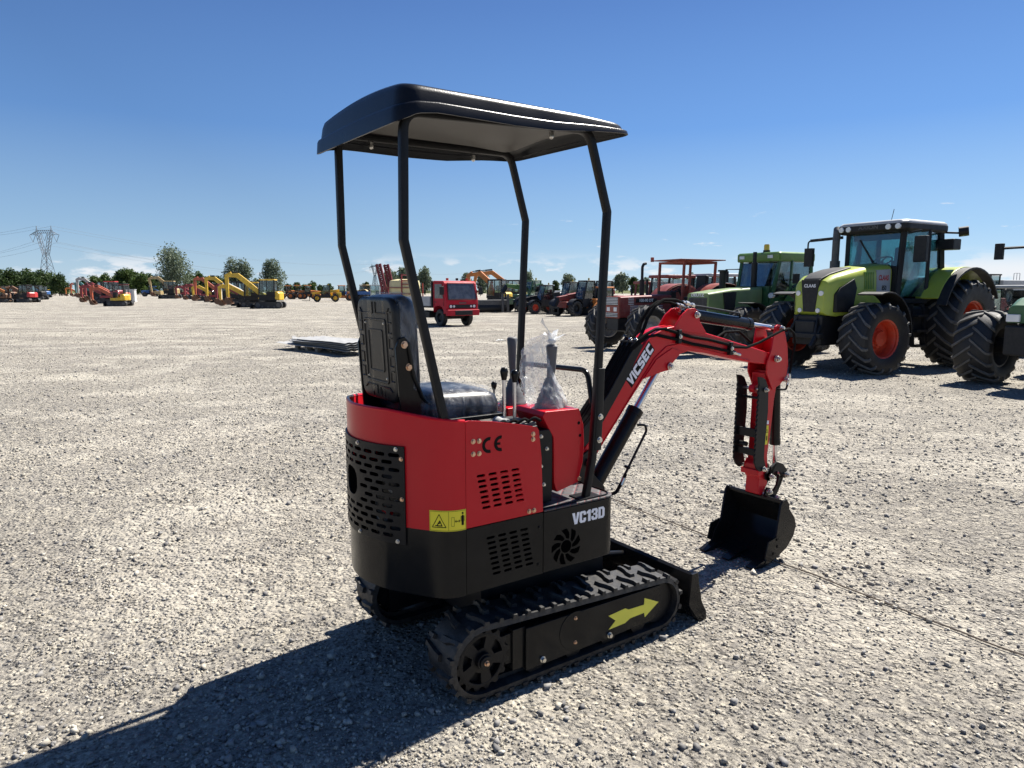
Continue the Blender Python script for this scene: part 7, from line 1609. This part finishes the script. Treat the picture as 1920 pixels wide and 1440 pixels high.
def tree(kind, loc, H, Wd, base, n, leaf, seed, lobes, m, label, cat='tree', group=None, sc=1.0, rz=0.0, droop=0.0, shape=1.0):
    key = ('tree', H, Wd, seed)
    if key in PROTO: r = copy_tree(PROTO[key])
    else:
        r = empty(kind); PROTO[key] = r
        me, C = crown_mesh('crown', H, Wd, base, n, leaf, seed, lobes, m, droop, shape); c = bpy.data.objects.new('crown', me); COL.objects.link(c); c.parent = r
        b = MB(); b.tube([(0, 0, -.2), (.05 * H * .1, 0, H * .2), (0, .03 * H * .2, H * .5), (0, 0, H * .8)], [H * .028, H * .022, H * .014, H * .004], n=8)
        for q in C[:10]: z0 = max(.12 * H, q[2] * .55); b.tube([(0, 0, z0), (q[0] * .5, q[1] * .5, (z0 + q[2]) / 2 + .02 * H), tuple(q[:3])], [H * .010, H * .007, H * .002], n=5)
        P(b, 'trunk', M_BARK, r)
    r.location = loc; r.rotation_euler = (0, 0, rz); r.scale = (sc, sc, sc); r.name = kind
    return tag(r, label, cat, group)
def at(px, D): return Vector(((px - 960) / F_PX * D, D, -.05))
rr_ = random.Random(11)
# named trees along the left horizon
GW = 'grey green willows beyond the yard'
tree('willow_tree', at(331, 240), 16.0, 13.5, .5, 7000, .36, 1, 40, M_WIL, 'largest grey green willow on the horizon, above the beige excavator', group=GW, droop=.5)
tree('willow_tree', at(444, 270), 13.2, 7.2, .5, 4200, .36, 2, 24, M_WIL, 'left willow of the close pair above the yellow booms', group=GW, droop=.5)
tree('willow_tree', at(464, 272), 12.4, 6.8, .5, 4200, .36, 3, 24, M_WIL, 'right willow of the close pair above the yellow booms', group=GW, droop=.5)
tree('willow_tree', at(518, 262), 12.4, 9.6, .5, 5000, .36, 4, 30, M_WIL, 'willow above the cab of the nearest yellow excavator', group=GW, droop=.5)
tree('willow_tree', at(735, 260), 9.0, 7.5, .8, 2200, .42, 5, 20, M_WIL, 'loose willow behind the red sprayer booms', group=GW, droop=.3)
tree('willow_tree', at(758, 265), 9.4, 7.0, .8, 2200, .42, 6, 20, M_WIL, 'willow behind the cream sprayer tank', group=GW, droop=.3)
tree('willow_tree', at(798, 250), 9.0, 6.2, .8, 2200, .42, 7, 20, M_WIL, 'upright willow left of the red truck cab', group=GW, droop=.2)
tree('willow_tree', at(875, 300), 8.6, 6.0, .8, 2000, .45, 8, 18, M_WIL, 'small willow just above the red truck roof', group=GW, droop=.2)
tree('willow_tree', at(905, 285), 8.8, 5.5, .8, 2000, .45, 9, 18, M_WIL, 'small willow behind the orange excavator boom', group=GW, droop=.2)
tree('willow_tree', at(991, 280), 8.6, 4.5, .8, 1800, .45, 10, 18, M_WIL, 'narrow willow beside the far right canopy post', group=GW, droop=.2)
tree('willow_tree', at(1064, 255), 7.0, 5.6, .8, 2200, .42, 12, 20, M_WIL, 'round willow above the telehandlers', group=GW, droop=.2)
# hedge row: many alike
HG = 'dark trees of the hedge row on the left horizon'; hl3 = 'dark leafy tree in the low hedge row along the left horizon'
xs_ = [-22, -4, 12, 27, 43, 58, 72, 88, 104, 119]
for i, px in enumerate(xs_): tree('hedge_tree', at(px, 200 + 4 * (i % 3)), 7.2, 6.6, .1, 2400, .34, 20 + i % 4, 24, M_HED, hl3, group=HG, sc=(1.02, .92, 1.0, 1.05, .95, 1.02, .97, 1.0, .92, .85)[i], rz=i * 1.3)
HG2 = 'green bushes of the lower hedge between the willows'; hl4 = 'green bush in the low hedge between the willows'
for i, px in enumerate((168, 186, 204, 222, 238, 256, 272, 287, 300, 362, 376, 392, 408, 424, 484, 545, 560, 575, 590, 605, 620)):
    tree('hedge_bush', at(px, 250 + 6 * (i % 3)), 7.4, 7.0, .1, 2000, .42, 30 + i % 4, 20, M_BUSH if i % 3 else M_HED, hl4, 'bush', HG2, sc=(.80, .9, 1.0, .92, 1.15, 1.2, 1.0, 1.05, .85, .95, 1.05, .92, .9, .8, .75, .55, .6, .5, .62, .5, .55)[i], rz=i * 1.7)
tree('hedge_tree', at(246, 252), 9.0, 6.0, .4, 1900, .40, 41, 18, M_BUSH, 'taller light green tree in the low hedge left of the largest willow', group=None)
HG3 = 'far trees along the right horizon'; hl5 = 'far low tree on the horizon behind the machines on the right'
for i, px in enumerate((660, 690, 775, 822, 940, 958, 1020, 1040, 1092, 1110, 1128, 1146, 1165, 1184, 1200, 1232, 1262, 1290, 1318, 1345, 1368, 1392, 1420, 1450, 1480, 1510, 1810, 1835, 1858, 1880, 1905, 1930)):
    tall = 1150 < px < 1520
    tree('horizon_tree', at(px, 300 + 7 * (i % 4)), 6.2, 6.4, .3, 1500, .45, 50 + i % 4, 18, M_HED if i % 2 else M_WIL, hl5, group=HG3, sc=(1.25 if tall else .82) * (.85 + .3 * ((i * 7) % 5) / 5), rz=i * 2.1)
# lattice pylons and their wires
M_LAT = mat('lattice_steel', (0.20, 0.23, 0.27), .6, var=.1, scale=.5)
def pylon(loc, rz, sc, label, th=.16):
    r = empty('lattice_pylon', loc, rz); tag(r, label, 'pylon', 'lattice pylons carrying the power line'); b = MB()
    def seg(a, c, t=th): b.bar(a, c, t, t)
    def panel(h0, w0, h1, w1, n, t=th):
        for k in range(n):
            z0 = h0 + (h1 - h0) * k / n; z1 = h0 + (h1 - h0) * (k + 1) / n; a = w0 + (w1 - w0) * k / n; c = w0 + (w1 - w0) * (k + 1) / n
            for q in (-1, 1):
                seg((-a, q * a, z0), (c, q * c, z1), t * .7); seg((a, q * a, z0), (-c, q * c, z1), t * .7); seg((q * a, -a, z0), (q * c, c, z1), t * .7); seg((q * a, a, z0), (q * c, -c, z1), t * .7)
                seg((-c, q * c, z1), (c, q * c, z1), t * .6)
        for sx in (-1, 1):
            for sy in (-1, 1): seg((sx * w0, sy * w0, h0), (sx * w1, sy * w1, h1), t * 1.2)
    panel(0, 3.6, 19, 1.1, 6); P(b, 'tower_body', M_LAT, r, smooth=0)
    b = MB()
    for s_ in (-1, 1):
        n = 6; 
        for y in (-.9, .9):
            seg((s_ * 1.1, y, 19), (s_ * 4.4, y * .6, 30)); seg((s_ * .2, y, 19), (s_ * 2.6, y * .6, 30))
            for k in range(n):
                z0 = 19 + 11 * k / n; z1 = 19 + 11 * (k + 1) / n; o0 = 1.1 + 3.3 * k / n; o1 = 1.1 + 3.3 * (k + 1) / n; i0 = .2 + 2.4 * k / n; i1 = .2 + 2.4 * (k + 1) / n
                seg((s_ * o0, y, z0), (s_ * i1, y, z1), th * .7); seg((s_ * i0, y, z0), (s_ * o1, y, z1), th * .7)
    P(b, 'window_frame', M_LAT, r, smooth=0)
    b = MB()
    for y in (-.5, .5):
        seg((-8, 0, 29.2), (-4, y, 31)); seg((8, 0, 29.2), (4, y, 31)); seg((-8, 0, 29.2), (-4, y, 29.2)); seg((8, 0, 29.2), (4, y, 29.2)); seg((-4.4, y, 30), (4.4, y, 30)); seg((-4.4, y, 31.4), (4.4, y, 31.4))
        for k in range(8): x0 = -4.4 + 8.8 * k / 8; seg((x0, y, 30), (x0 + 1.1, y, 31.4), th * .7)
        for s_ in (-1, 1): seg((s_ * 4, y, 30), (s_ * 4.1, 0, 33.6)); seg((s_ * 6, y * .5, 29.2), (s_ * 5, y * .8, 30.4), th * .7)
    P(b, 'crossarm', M_LAT, r, smooth=0)
    for x in (-6.6, 0, 6.6):
        b = MB(); w = 1.6 if x == 0 else 1.7; z = 29.9 if x == 0 else 29.2
        for q in (-1, 1): b.cyl((x + q * w, 0, z), (x, 0, z - 3.6), .11, n=6)
        P(b, 'insulator', M_LAT, r)
    r.scale = (sc, sc, sc); return r
P1 = at(100, 355); P2 = at(706, 860); P3 = at(880, 1250); P0 = at(-420, 300)
az = R(-22)
pylon(P1, R(-8), 1.0, 'nearest lattice pylon at the far left of the skyline'); pylon(P2, az, 1.0, 'distant lattice pylon behind the left canopy posts', .30); pylon(P3, az, 1.0, 'farthest tiny lattice pylon just above the red truck', .36)
for (a, c, nm) in ((P0, P1, 'left'), (P1, P2, 'middle'), (P2, P3, 'right')):
    for k, (dx, z, sg) in enumerate(((-6.6, 25.5, 11), (6.6, 25.5, 11), (0, 26.2, 11), (-4, 33.5, 8), (4, 33.5, 8))):
        p = a + Vector((dx, 0, z)); q = c + Vector((dx, 0, z)); b = MB(); w = .05 if nm != 'right' else .07
        b.tube([p.lerp(q, t) - Vector((0, 0, sg * 4 * t * (1 - t))) for t in np.linspace(0, 1, 22)], w, n=4); o = P(b, 'power_line', M_LAT, None)
        tag(o, {'left': 'power line running out of view to the left of the near pylon', 'middle': 'power line sagging between the near and the distant pylon', 'right': 'power line between the two distant pylons'}[nm], 'power line', 'power lines %s' % nm)
